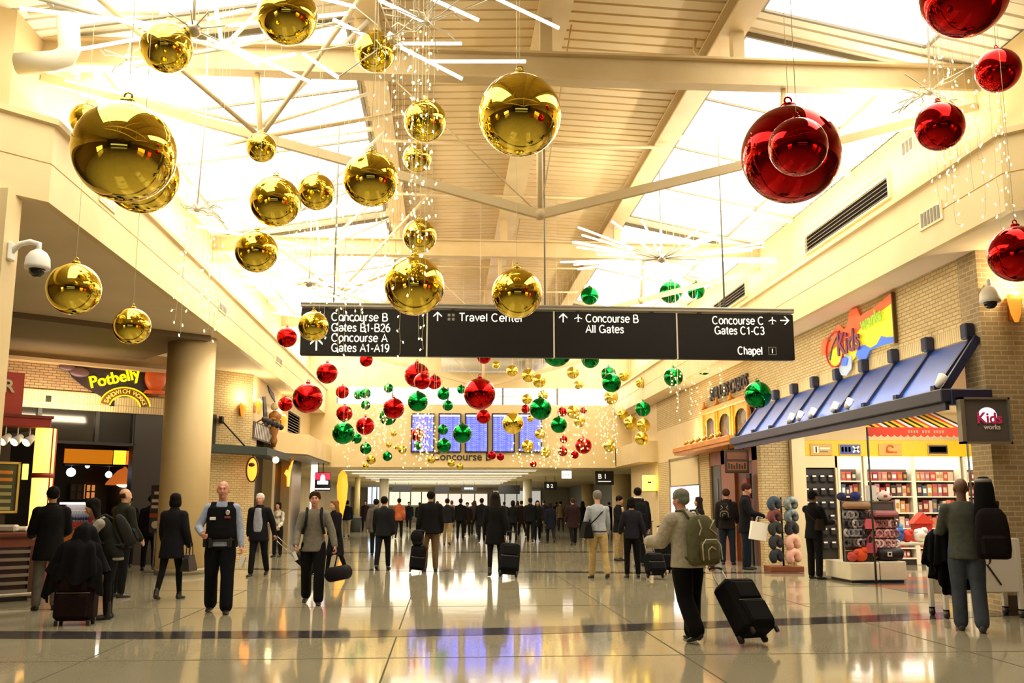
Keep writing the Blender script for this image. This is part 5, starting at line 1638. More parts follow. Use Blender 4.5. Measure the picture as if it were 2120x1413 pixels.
# interior
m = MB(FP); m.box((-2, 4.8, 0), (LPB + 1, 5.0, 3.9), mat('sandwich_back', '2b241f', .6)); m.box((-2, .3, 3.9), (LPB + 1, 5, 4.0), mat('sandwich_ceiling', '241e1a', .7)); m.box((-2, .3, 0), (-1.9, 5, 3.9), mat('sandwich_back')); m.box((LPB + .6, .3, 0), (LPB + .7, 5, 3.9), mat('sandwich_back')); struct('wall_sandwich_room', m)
m = MB(FP); m.box((.5, .0, 3.05), (5.0, .15, 3.12), DARK)
for x in (.55, 2.6, 4.0, 4.95): m.box((x - .05, .02, 3.1), (x + .05, .12, 3.9), DARK)
m.box((.5, .1, 3.12), (5.0, .12, 3.9), mat('transom_glass', '2a2825', .12)); struct('window_transom', m)
dep = 1.6
x0, z0 = LP_(133, 958, dep); x1, z1 = LP_(297, 934, dep)
t = thing('lit_fascia', 'orange lit fascia across the sandwich shop interior', 'fascia', FP @ Vector(((x0 + x1) / 2, dep, z0)))
m = MB(FP); m.box((x0, dep, z0), (x0 + (x1 - x0) * .6, dep + .05, z1), mat('fascia_orange', 'd9821c', .5, emit='d87a14', strength=.5)); m.build('panel', t)
m = MB(FP); m.box((x0 + (x1 - x0) * .62, dep - .02, z0), (x0 + (x1 - x0) * .77, dep + .05, z1), mat('fascia_yellow', 'f6c832', .5, emit='ffc52a', strength=1.4)); m.build('panel', t)
m = MB(FP); m.box((x0 + (x1 - x0) * .79, dep, z0), (x1, dep + .05, z1), mat('fascia_red', 'e0602a', .5, emit='e8682a', strength=.8)); m.build('panel', t)
m = MB(FP); m.tube([(x0, dep + .1, z1), (x0, dep + .1, 3.9)], .02, BLACK, 6); m.tube([(x1, dep + .1, z1), (x1, dep + .1, 3.9)], .02, BLACK, 6); m.box((x0, dep - .03, z0 - .05), (x1, dep + .1, z0), BLACK); m.build('hanger', t)
dep = 3.5
x0, z0 = LP_(240, 1003, dep); x1, z1 = LP_(290, 975, dep)
t = thing('copper_hood', 'glowing copper hood hanging in the sandwich shop', 'lamp', FP @ Vector(((x0 + x1) / 2, dep, z0)))
m = MB(); m.lathe([(.62, 0), (.6, .06), (.3, .42), (.14, .5), (.14, .62), (0, .62)], mat('copper', 'b4652e', .35, .6, emit='e07028', strength=.4, sample=False), n=24); m.build('shade', t, world=False)
m = MB(); m.ball((0, 0, .02), .2, GLOWW, 14, 8, (1.6, 1.6, .5)); m.build('bulb', t, world=False)
m = MB(); m.tube([(0, 0, .6), (0, 0, 3.9 - z0)], .02, BLACK, 6); m.build('rod', t, world=False)
for (px, py, s, lb) in ((286, 989, .13, 'round white globe lamp beside the copper hood'), (147, 977, .12, 'bluish white lamp at the left of the sandwich shop'), (225, 982, .09, 'white lamp left of the copper hood'), (181, 964, .06, 'tiny lamp high in the middle of the sandwich shop')):
    x, z = LP_(px, py, 2.4)
    t = thing('globe_lamp', lb, 'lamp', FP @ Vector((x, 2.4, z)))
    m = MB(); m.ball((0, 0, 0), s, mat('globe_glow', 'ffffff', .4, emit='fff4e0' if px != 147 else 'dfe8ff', strength=4) if px != 147 else mat('globe_blue', 'ffffff', .4, emit='dfe8ff', strength=4), 14, 10); m.build('globe', t, world=False)
    m = MB(); m.tube([(0, 0, s * .9), (0, 0, 3.9 - z)], .01, BLACK, 5); m.build('rod', t, world=False)
for (a, c, lb, mt) in (((146, 1034), (174, 1001), 'dark four part menu board in the sandwich shop', mat('menu_dark', '5b4a44', .5)), ((178, 1032), (200, 1002), 'orange lit menu board beside the dark one', mat('menu_orange', 'd8864a', .5, emit='d8864a', strength=.5))):
    x0, z0 = LP_(a[0], a[1], 4.6); x1, z1 = LP_(c[0], c[1], 4.6)
    t = thing('menu_board', lb, 'board', FP @ Vector(((x0 + x1) / 2, 4.7, z0)))
    m = MB(FP); m.box((x0, 4.66, z0), (x1, 4.8, z1), mt); m.build('panel', t)
    m = MB(FP)
    for u in (0, .5, 1): m.box((x0 + (x1 - x0) * u - .02, 4.64, z0), (x0 + (x1 - x0) * u + .02, 4.67, z1), DARK)
    for u in (0, .5, 1): m.box((x0, 4.64, z0 + (z1 - z0) * u - .02), (x1, 4.67, z0 + (z1 - z0) * u + .02), DARK)
    m.build('frame', t)
ORW = wood('orange_wood', 'b4601e', 'c8741f', 3, .3)
dep = -1.6
x0, z0 = LP_(100, 1160, dep); x1, _ = LP_(232, 1160, dep)
ctr = thing('service_counter', 'orange wooden counter in front of the sandwich shop', 'counter', FP @ Vector(((x0 + x1) / 2, dep, 0)))
m = MB(FP); m.box((x0, dep, .06), (x1, dep + .6, .98), ORW, .01); m.build('body', ctr)
m = MB(FP); m.box((x0, dep + .03, 0), (x1, dep + .57, .06), DARK); m.build('plinth', ctr)
m = MB(FP); m.box((x0 - .03, dep - .03, .98), (x1 + .03, dep + .63, 1.03), mat('counter_red', 'a5301f', .35), .01); m.build('worktop', ctr)
xa, _ = LP_(135, 1085, dep); xb, _ = LP_(196, 1085, dep)
t = thing('drinks_case', 'open drinks case of bottles on the orange counter', 'case', FP @ Vector(((xa + xb) / 2, dep + .3, 1.03)))
m = MB(FP); m.box((xa, dep + .1, 1.03), (xb, dep + .5, 1.13), mat('case_red', 'b32c24', .4)); m.build('base', t)
m = MB(FP); m.box((xa, dep + .46, 1.13), (xb, dep + .5, 1.58), mat('case_back', 'aeb4bd', .4)); m.box((xa, dep + .1, 1.55), (xb, dep + .5, 1.6), mat('case_lit', 'ffffff', .4, emit='fff2df', strength=1.2)); m.box((xa, dep + .1, 1.13), (xa + .03, dep + .5, 1.55), mat('case_red')); m.box((xb - .03, dep + .1, 1.13), (xb, dep + .5, 1.55), mat('case_red')); m.build('cabinet', t)
b0 = None
for k in range(9):
    p = FP @ Vector((xa + .08 + (xb - xa - .16) * k / 8, dep + .28, 1.13))
    if b0 is None:
        b0 = thing('drink_bottle', 'small bottle standing in the lit drinks case', 'bottle', p, 'bottles in the drinks case')
        m = MB(); m.lathe([(.03, 0), (.032, .02), (.032, .16), (.014, .22), (.014, .26)], mat('bottle_blue', '8fa0b4', .15), n=10); m.build('bottle', b0, world=False)
        m = MB(); m.lathe([(.033, .06), (.033, .13)], mat('bottle_label', '3a4a8a', .4), n=10); m.build('bottle_label', b0, world=False)
        m = MB(); m.lathe([(.016, .255), (.016, .285), (0, .285)], WHITE, n=10); m.build('cap', b0, world=False)
    else: dup(b0, p)
p = atZ(0, 330, 1178)
t = thing('menu_stand', 'upright board with white lettering and a red band standing by the round column', 'sign', (p.x + .1, p.y - .9, 0))
m = MB(); m.box((-.14, -.02, .9), (.14, .02, 2.0), mat('board_navy', '3a3642', .4), .01); m.build('board', t, world=False)
m = MB(); m.box((-.14, -.025, 1.25), (.14, -.02, 1.34), mat('board_red', 'c0502e', .4)); m.build('red_band', t, world=False)
m = MB()
for z, w in ((1.78, .06), (1.6, .11), (1.46, .11)): m.box((-w, -.026, z), (w, -.02, z + .07), WHITE)
m.ball((0, -.02, 1.08), .09, WHITE, 14, 8, (1, .1, 1)); m.build('writing', t, world=False)
m = MB(); m.tube([(0, 0, .02), (0, 0, .92)], .02, GREY, 8); m.lathe([(.2, 0), (.2, .02), (.03, .05)], GREY, n=18); m.build('foot', t, world=False)

# ------------------------------------------------------------------ kiosk at the left edge
K1 = Vector((-6.95, 17.2, 0)); FK = frame(K1, (.76, .65, 0))
def KP(px, py, dep=0.0): return onT(FK, px, py, dep)
KR = mat('kiosk_red', 'a02c22', .4); KRD = mat('kiosk_dark_red', '7a241c', .4)
ki = thing('food_kiosk', 'red topped food kiosk with glowing corner lamp at the left edge', 'kiosk', K1)
x1, zt = KP(104, 862); _, zb = KP(104, 886)
zt0 = KP(0, 835)[1]
m = MB(FK); m.box((-4, -.1, zb), (x1, .25, zt), KR, .02); m.box((-4, -.13, zt - .05), (x1 + .02, .27, zt), KRD); m.build('canopy_beam', ki)
xa, za = KP(16, 832); xb, zb2 = KP(52, 772)
m = MB(FK); m.box((xa - .2, .0, zt), (xb, .06, zb2), mat('kiosk_sign_red', 'c4463a', .4)); m.build('sign_board', ki)
xg, zg = KP(30, 812); m = MB(); m.text('R', .3, mat('kiosk_glyph', 'f4ead2', .4), FK @ Matrix.Translation((xg - .2, -.03, zg)), .03, .02); m.build('lettering', ki)
xc, zc_ = KP(86, 1010, .15); zc1 = zb
m = MB(FK); m.lathe([(.165, 1.05), (.165, 2.0)], mat('lamp_column', 'ffe9b0', .4, emit='ffb850', strength=1.5), (xc, .15, 0), 24); m.lathe([(.165, 2.08), (.165, zc1)], mat('lamp_column'), (xc, .15, 0), 24)
m.build('lamp_tube', ki)
m = MB(FK); m.lathe([(.19, 0), (.19, 1.05)], KRD, (xc, .15, 0), 20); m.lathe([(.18, 2.0), (.18, 2.08)], KR, (xc, .15, 0), 20)
for a in (-1.2, -.4): m.tube([(xc + .175 * math.cos(a), .15 + .175 * math.sin(a), 1), (xc + .175 * math.cos(a), .15 + .175 * math.sin(a), zc1)], .012, KR, 6)
m.build('lamp_frame', ki)
m = MB(FK); m.box((-4, 1.6, 0), (xc - .1, 1.7, zb), mat('kiosk_back', '1c1716', .5)); m.box((-4, .25, zb), (xc, 1.7, zb + .06), mat('kiosk_back')); m.build('back_wall', ki)
xa, za = KP(-40, 1062, 1.5); xb, zb3 = KP(45, 956, 1.5)
m = MB(FK); m.box((xa, 1.55, za), (xb, 1.6, zb3), mat('menu_green', '2f3f33', .5)); o = m.build('menu_panel', ki)
m = MB(FK)
for lo_, hi_ in (((xa, za), (xb, za + .04)), ((xa, zb3 - .04), (xb, zb3)), ((xb - .04, za), (xb, zb3)), ((xa, za), (xa + .04, zb3))): m.box((lo_[0], 1.52, lo_[1]), (hi_[0], 1.56, hi_[1]), mat('menu_frame', 'c9b05a', .4))
m.build('menu_frame', o)
m = MB(FK)
for k in range(6): m.box((xb - .55 + (k % 2) * .05, 1.54, zb3 - .22 - k * .13), (xb - .12, 1.552, zb3 - .16 - k * .13), mat('menu_text_%d' % (k < 2), ('9a9a6a', 'c97a2a')[k < 2], .5))
m.build('menu_text', o)
xa, za = KP(46, 992, 1.2); xb, zb4 = KP(60, 960, 1.2)
m = MB(FK); m.box((xa, 1.2, za), (xb, 1.24, zb4), mat('small_lit_panel', 'ffe76a', .4, emit='ffe25a', strength=1.3)); m.bar((xa + .05, 1.22, zb4), (xa + .05, 1.22, zb), .02, .02, BLACK); m.build('lit_panel', ki)
for px in (18, 43, 68):
    x, z = KP(px, 888, -.15)
    p = FK @ Vector((x, -.02, zb - .22))
    t = thing('canopy_spotlight', 'white spotlight under the red kiosk canopy', 'lamp', p, 'spotlights under the kiosk canopy')
    m = MB(); m.tube([(0, 0, .02), (0, 0, .22)], .012, WHITE, 6); m.build('stem', t, world=False)
    d = (FK.to_3x3() @ Vector((-.6, -.3, -.5))).normalized()
    m = MB(); m.tube([-d * .1, d * .08], [.05, .085], WHITE, 12); m.build('lamp_head', t, world=False)
    m = MB(); m.tube([d * .075, d * .09], .07, GLOWW, 12); m.build('lens', t, world=False)
xe, _ = KP(68, 1200, -.45)
m = MB(FK); m.box((-4, -.5, 1.02), (xe + .05, .3, 1.1), mat('kiosk_top', '6b3a2c', .25), .02); m.box((-4, -.42, .86), (xe, .2, 1.02), mat('kiosk_brown', '7c4232', .4)); m.build('worktop', ki)
m = MB(FK); m.box((-4, -.4, .1), (xe, .25, .86), mat('kiosk_body', '3a2a24', .4)); m.box((xe - .95, -.45, .05), (xe - .82, -.38, .88), ORW); m.box((xe - .08, -.45, .05), (xe, -.38, .88), mat('kiosk_dark_post', '4a2c22', .4)); m.build('body', ki)
m = MB(FK)
for k in range(6): m.box((xe - .82, -.47, .14 + k * .125), (xe - .08, -.40, .19 + k * .125), mat('steel_slat', '8b8d88', .3, .6))
m.build('slats', ki)
m = MB(FK); m.tube([(-3, -.62, .12), (xe + .05, -.62, .12)], .03, ALU, 8)
for x in (xe, xe - 1.2): m.tube([(x, -.62, .12), (x, -.4, .12)], .02, ALU, 6)
m.build('foot_rail', ki)
m = MB(FK); m.box((-4, -.4, 0), (xe - .05, .2, .1), BLACK); m.build('plinth', ki)
for (px, w, c, lb, h) in ((12, .2, 'c9c2b4', 'crumpled pale wrapper on the kiosk worktop', .12), (42, .16, 'efe9dc', 'white napkin box on the kiosk worktop', .09)):
    x, _ = KP(px, 1080, -.2); p = FK @ Vector((x, -.2, 1.1))
    m = MB(); m.box((-w, -.1, 0), (w, .1, h), mat('wrap_' + c, c, .5), .03); tag(m.build('napkin_box' if h < .1 else 'food_wrapper', loc=p, world=False), lb, 'box' if h < .1 else 'wrapper')

# ------------------------------------------------------------------ further shops on the left
DG = mat('canopy_dark_green', '20302c', .5)
t = thing('dark_canopy', 'dark green flat canopy round the brick corner on the left', 'canopy', (-5.6, 29, 2.95))
m = MB(); m.slab([(-7.3, 27.2), (-6.75, 26.9), (-5.2, 28.9), (-5.2, 33), (-5.76, 33), (-5.76, 29.25)], 2.98, 3.2, DG); m.build('slab', t)
m = MB(); m.tube([(-6.45, 28.35, 3.95), (-5.75, 28.4, 3.2)], .025, BLACK, 6); m.build('tie_rod', t)
m = MB(); m.box((-6.5, 28.28, 3.85), (-6.4, 28.5, 4.05), BLACK); m.build('rod_plate', t)
m = MB(); m.ball((-5.2, 30.4, 2.9), .1, GLOWW, 12, 8); m.tube([(-5.2, 30.4, 2.9), (-5.2, 30.4, 3.0)], .03, WHITE, 6); m.build('canopy_lamp', t)
AMB = mat('amber_glow', 'f08a28', .4, emit='ff9a2e', strength=1.3)
p = atX(-5.45, 519, 968)
t = thing('oval_sign', 'glowing orange oval sign hanging under the dark green canopy', 'sign', (-5.55, 28.62, 2.2))
m = MB(); m.ball((0, 0, .34), 1, AMB, 20, 14, (.16, .05, .34)); m.build('panel', t, world=False)
m = MB(); m.tube([(.165 * math.cos(a), -.03, .34 + .35 * math.sin(a)) for a in [2 * PI * k / 24 for k in range(25)]], .025, mat('oval_frame', '5a2a14', .4), 6, caps=False); m.ball((-.02, -.05, .48), .06, mat('oval_frame'), 10, 8, (1.6, .4, 1)); m.build('frame', t, world=False)
m = MB(); m.tube([(0, 0, .66), (0, 0, .79)], .014, BLACK, 6); m.build('hanger', t, world=False)
p = atX(-5.5, 617, 978)
t = thing('figure_sign', 'orange cut-out sign on the dark shopfront past the oval sign', 'sign', (-5.74, 36.6, 2.2))
m = MB(frame((0, 0, 0), (0, 1, 0))); m.prism([(-.9, .45), (-.5, .6), (-.1, .55), (.5, .9), (.9, 1.0), (.4, .62), (.2, .3), (.1, 0), (-.2, 0), (-.3, .35)], .05, AMB); m.build('panel', t, world=False)
for (px, py, d, lb, w) in ((497, 848, None, 'lit wall sconce on the brick face left of the corner', 18), (527, 842, 'y', 'lit wall sconce just round the brick corner', 14), (580, 872, 'y', 'lit wall sconce under the red baubles on the left wall', 12)):
    if d is None:
        Tc = frame(D2, C2 - D2); x, z = onT(Tc, px, py, 0); p = Tc @ Vector((x, -.02, z)); sconce(p, C2 - D2, lb, .95, w)
    else:
        p = atX(-5.75, px, py); sconce((-5.75, p.y, p.z), (0, 1, 0), lb, .95, w)
pa = atX(-5.74, 560, 835)
t = thing('wall_ornament', 'black winged wall ornament with an amber figure on the left wall', 'ornament', (-5.74, pa.y, 4.0))
Tw = frame((0, 0, 0), (0, 1, 0))
m = MB(Tw); m.prism([(-1.3, .9), (-.9, .95), (-.5, .5), (-.2, -.2), (-.6, -.1), (-1.0, .3)], .06, BLACK); m.prism([(-.6, 1.35), (.6, 1.2), (.9, .95), (.3, 1.05), (-.2, 1.15)], .06, BLACK); m.build('wing', t, world=False)
m = MB(Tw); m.ball((.1, -.12, .72), .13, mat('ornament_pale', 'd9c8a0', .5), 12, 8); m.lathe([(.05, -.6), (.12, -.4), (.08, -.25), (.16, .0), (.10, .15), (.2, .35), (.22, .45), (.08, .58)], mat('ornament_amber', '9a6224', .4), (.12, -.14, 0), 14); m.ball((-.1, -.12, .3), .1, mat('ornament_amber'), 10, 8, (1.8, 1, .6)); m.ball((.35, -.12, .1), .1, mat('ornament_amber'), 10, 8, (1.6, 1, .6)); m.build('figure', t, world=False)
t = thing('striped_sign_band', 'black and white striped band with a row of dark lamp heads on the left wall', 'sign', (-5.7, 31.5, 3.3))
m = MB()
for k in range(14):
    y = 29.6 + k * .26
    m.add([(-5.72, y, 3.55), (-5.72, y + .13, 3.55), (-5.72, y + .28, 3.98), (-5.72, y + .15, 3.98)], [(0, 1, 2, 3)], WHITE)
m.box((-5.76, 29.5, 3.5), (-5.73, 33.4, 4.02), mat('band_brown', '5a4634', .5)); m.build('band', t)
for k in range(5):
    m = MB(); m.ball((-5.5, 29.9 + k * .75, 4.1), .1, BLACK, 10, 8); m.tube([(-5.72, 29.9 + k * .75, 4.02), (-5.5, 29.9 + k * .75, 4.15)], .02, BLACK, 6); m.build('lamp_head', t)

# ================================================================== FAR END
t = thing('box_sign', 'small lit black and red box sign at the end of the left wall', 'sign', (-5.0, 40.6, 2.1))
m = MB(); m.box((-.32, -.06, 0), (.32, .06, .75), BLACK, .02); m.build('casing', t, world=False)
m = MB(); m.box((-.3, -.068, .45), (.3, -.06, .72), mat('box_red', 'c0283c', .4, emit='d83048', strength=.8, sample=False)); m.build('red_top', t, world=False)
m = MB(); m.box((-.22, -.07, .26), (.22, -.066, .4), mat('box_white', 'ffffff', .4, emit='f4fbff', strength=1.4, sample=False)); m.ball((0, -.06, .52), .13, mat('box_white'), 12, 8, (1, .1, 1.4)); m.box((-.3, -.07, .05), (.3, -.066, .1), mat('box_white')); m.build('emblem', t, world=False)
m = MB(); m.tube([(-.2, 0, .73), (-.2, 0, 1.14)], .02, BLACK, 6); m.tube([(.0, 0, .73), (.0, 0, 1.14)], .02, BLACK, 6); m.build('hanger', t, world=False)
m = MB(); m.box((-5.62, 41.5, 0), (-5.35, 41.75, 3.2), mat('lit_pillar', 'f4ecd2', .4, emit='fff3d2', strength=.9)); struct('column_lit', m)
t = thing('orange_banner', 'tall tapering orange glowing banner beyond the box sign', 'banner', (atY(46, 707, 1072).x, 46, .9))
m = MB(); m.lathe([(.04, 0), (.22, .9), (.26, 1.5), (.2, 2.0), (.05, 2.22)], mat('banner_orange', 'f09a2a', .5, emit='f59a28', strength=1.0), n=18); m.build('cloth', t, world=False)
m = MB(); m.tube([(0, 0, -.9), (0, 0, .1)], .03, GREY, 8); m.lathe([(.25, -.9), (.25, -.86)], GREY, n=16); m.build('stand', t, world=False)
p = atZ(0, 736, 1100)
m = MB(); m.lathe([(.16, 0), (.16, 3.13)], mat('pale_yellow_column', 'e9d596', .4), (p.x, p.y + .5, 0), 18); struct('column_yellow', m)
t = thing('trash_bin', 'dark grey litter bin by the pale yellow column', 'bin', (p.x - .0, p.y - .35, 0))
m = MB(); m.lathe([(.3, 0), (.32, .75), (.34, .78)], mat('bin_grey', '3c4242', .5), n=20); m.build('body', t, world=False)
m = MB(); m.lathe([(.35, .78), (.35, .84), (.15, .92), (0, .92)], mat('bin_lid', '6a6f6c', .4), n=20); m.build('lid', t, world=False)
p = atZ(0, 760, 1092)
t = thing('wheelchair', 'empty black wheelchair parked beyond the litter bin', 'wheelchair', (p.x, p.y, 0))
for s in (-.28, .28):
    m = MB(); m.tube([(s, .3 * math.cos(a), .3 + .3 * math.sin(a)) for a in [2 * PI * k / 24 for k in range(25)]], .025, BLACK, 6, caps=False); m.tube([(s, -.28, .3), (s, .28, .3)], .01, ALU, 5); m.tube([(s, 0, .02), (s, 0, .58)], .01, ALU, 5); m.build('wheel', t, world=False)
m = MB(); m.box((-.24, -.25, .48), (.24, .2, .53), BLACK); m.build('seat', t, world=False)
m = MB(); m.box((-.24, .18, .53), (.24, .22, .95), BLACK); m.build('backrest', t, world=False)
m = MB()
for s in (-.26, .26): m.tube([(s, .2, .3), (s, .2, .95), (s, .32, 1.0)], .015, ALU, 6); m.tube([(s, .2, .5), (s, -.25, .5), (s, -.4, .1)], .015, ALU, 6)
m.build('frame', t, world=False)
FARS = [(812, 852, 1004, 1018, 'dark hanging sign at left in the far corridor', ''), (900, 930, 1004, 1020, 'dark hanging sign left of the middle of the far corridor', ''), (955, 987, 1004, 1017, 'dark hanging sign with pale lettering in the middle of the far corridor', 'GATES'), (1032, 1076, 1004, 1022, 'wide dark hanging sign right of the middle of the far corridor', ''), (1126, 1153, 997, 1014, 'small dark hanging gate sign before the far columns', 'B 2')]
for (a, c, y0, y1, lb, tx) in FARS:
    Yd = 66 if a < 1100 else 55
    p0, p1 = atY(Yd, a, y1), atY(Yd, c, y0)
    t = thing('corridor_sign', lb, 'sign', ((p0.x + p1.x) / 2, Yd, p0.z))
    w, h = (p1.x - p0.x) / 2, p1.z - p0.z
    m = MB(); m.box((-w, -.06, 0), (w, .06, h), BLACK, .01); m.build('panel', t, world=False)
    m = MB()
    for s in (-.7, .7): m.tube([(w * s, 0, h), (w * s, 0, 3.14 - p0.z)], .02, GREY, 5)
    m.build('hanger', t, world=False)
    if tx == 'GATES':
        m = MB(); [m.box((-w * .6 + k * w * .24, -.066, h * .35), (-w * .6 + k * w * .24 + w * .17, -.061, h * .65), LET) for k in range(5)]; m.build('lettering', t, world=False)
    elif tx: m = MB(); m.text(tx, h * .6, LET, frame((-w * .6, -.066, h * .3), (1, 0, 0)), .004, .02); m.build('lettering', t, world=False)
p0, p1 = atY(44.5, 1232, 1003), atY(44.5, 1270, 975)
t = thing('gate_sign', 'dark hanging sign reading B 1 between the right columns', 'sign', ((p0.x + p1.x) / 2, 44.5, p0.z)); w, h = (p1.x - p0.x) / 2, p1.z - p0.z
m = MB(); m.box((-w, -.06, 0), (w, .06, h), mat('gate_sign_navy', '23242c', .4), .01); m.build('panel', t, world=False)
m = MB(); m.text('B 1', h * .5, LET, frame((-w * .7, -.066, h * .45), (1, 0, 0)), .004, .02); m.box((-w * .7, -.066, h * .22), (w * .7, -.062, h * .28), LET); m.build('lettering', t, world=False)
m = MB(); m.tube([(0, 0, h), (0, 0, 3.14 - p0.z)], .025, GREY, 6); m.build('hanger', t, world=False)
p0, p1 = atY(43.2, 1163, 990), atY(43.2, 1183, 974)
t = thing('exit_sign', 'small white exit sign hanging at the mouth of the low corridor', 'sign', ((p0.x + p1.x) / 2, 43.2, p0.z)); w, h = (p1.x - p0.x) / 2, p1.z - p0.z
m = MB(); m.box((-w, -.04, 0), (w, .04, h), mat('exit_white', 'ffffff', .4, emit='fff6e6', strength=1.0, sample=False), .01); m.build('panel', t, world=False)
m = MB(); m.text('EXIT', h * .42, mat('exit_letter', 'b06a5a', .4), frame((-w * .75, -.045, h * .3), (1, 0, 0)), .004, .01); m.build('lettering', t, world=False)
m = MB(); m.tube([(0, 0, h), (0, 0, 3.14 - p0.z)], .02, GREY, 6); m.build('hanger', t, world=False)
# lit shop fronts at the far end
for (a, c, y0, y1, col, st, lb) in ((760, 800, 1000, 1042, 'cfe6ff', 1.3, 'bluish lit shop window at the far end, left'), (805, 895, 1018, 1045, 'e9dcb8', .9, 'long warm lit shop window at the far end'), (900, 1010, 1022, 1048, 'e6d8c8', .7, 'middle lit shop window at the far end'), (1020, 1120, 1016, 1050, 'b8b4a8', .6, 'dim lit shop window at the far end, right')):
    p0, p1 = atY(91.5, a, y1), atY(91.5, c, y0)
    t = thing('shop_window', lb, 'window', ((p0.x + p1.x) / 2, 91.5, p0.z)); w, h = (p1.x - p0.x) / 2, p1.z - p0.z
    m = MB(); m.box((-w, .0, 0), (w, .09, h), mat('lit_window_' + col, col, .4, emit=col, strength=st)); m.build('pane', t, world=False)
    m = MB()
    for k in range(5): m.box((-w + 2 * w * k / 4 - .05, -.03, 0), (-w + 2 * w * k / 4 + .05, .08, h), GREY)
    m.build('frame', t, world=False)
for Yd, e in ((52, 260), (64, 260), (80, 260)):
    area_light('corridor_light', (0, Yd, 3.0), 9, 3, e, (1, .93, .8), (0, 0, -1))
m = MB(); p0, p1 = atX(11.5, 1222, 1030), atX(11.5, 1240, 1000)
# ================================================================== PEOPLE
_tmp = bpy.data.scenes.new('tmp_scene')
def remesh(mb, voxel, smooth=4, fac=.5):
    """Grows one continuous skin over the overlapping shapes collected in mb."""
    me = bpy.data.meshes.new('raw'); me.from_pydata([tuple(p) for p in mb.v], [], mb.f)
    import bmesh
    bm = bmesh.new(); bm.from_mesh(me); bmesh.ops.recalc_face_normals(bm, faces=bm.faces); bm.to_mesh(me); bm.free()
    o = bpy.data.objects.new('raw', me); _tmp.collection.objects.link(o)
    r = o.modifiers.new('r', 'REMESH'); r.mode = 'VOXEL'; r.voxel_size = voxel; r.use_smooth_shade = True
    s = o.modifiers.new('s', 'SMOOTH'); s.factor = fac; s.iterations = smooth
    vl = _tmp.view_layers[0]; vl.update(); dg = vl.depsgraph
    out = bpy.data.meshes.new_from_object(o.evaluated_get(dg), depsgraph=dg)
    bpy.data.objects.remove(o); bpy.data.meshes.remove(me)
    out.polygons.foreach_set('use_smooth', [True] * len(out.polygons))
    out.materials.clear()
    return out

_pm = mat('skin_base', 'b98a6a', .55)
def loft(mb, rings, n=16, T=None):
    """rings: (centre, right axis, forward axis, half width, half depth)."""
    v, f = [], []
    for (c, a, b_, ru, rv) in rings:
        for k in range(n):
            t = 2 * PI * k / n
            v.append(Vector(c) + Vector(a) * (ru * math.cos(t)) + Vector(b_) * (rv * math.sin(t)))
    for i in range(len(rings) - 1):
        for k in range(n):
            f.append((i * n + k, i * n + (k + 1) % n, (i + 1) * n + (k + 1) % n, (i + 1) * n + k))
    f.append(tuple(range(n - 1, -1, -1))); f.append(tuple((len(rings) - 1) * n + k for k in range(n)))
    mb.add(v, f, _pm, T=T)

D = math.radians
STAND = dict(lean=1, ll=(2, 3, 5), rl=(-1, 3, 5), la=(4, 9, 14, 4), ra=(4, 9, 14, 4))
WALK1 = dict(lean=4, ll=(22, 6, 2), rl=(-20, 26, 2), la=(-18, 9, 14, 2), ra=(20, 8, 20, 2))
WALK2 = dict(lean=4, ll=(-20, 26, 2), rl=(22, 6, 2), la=(20, 9, 20, 2), ra=(-18, 8, 14, 2))
SMALL1 = dict(lean=3, ll=(12, 4, 3), rl=(-12, 14, 3), la=(-8, 9, 12, 4), ra=(10, 9, 18, 4))
SMALL2 = dict(lean=3, ll=(-12, 14, 3), rl=(12, 4, 3), la=(10, 9, 18, 4), ra=(-8, 9, 12, 4))

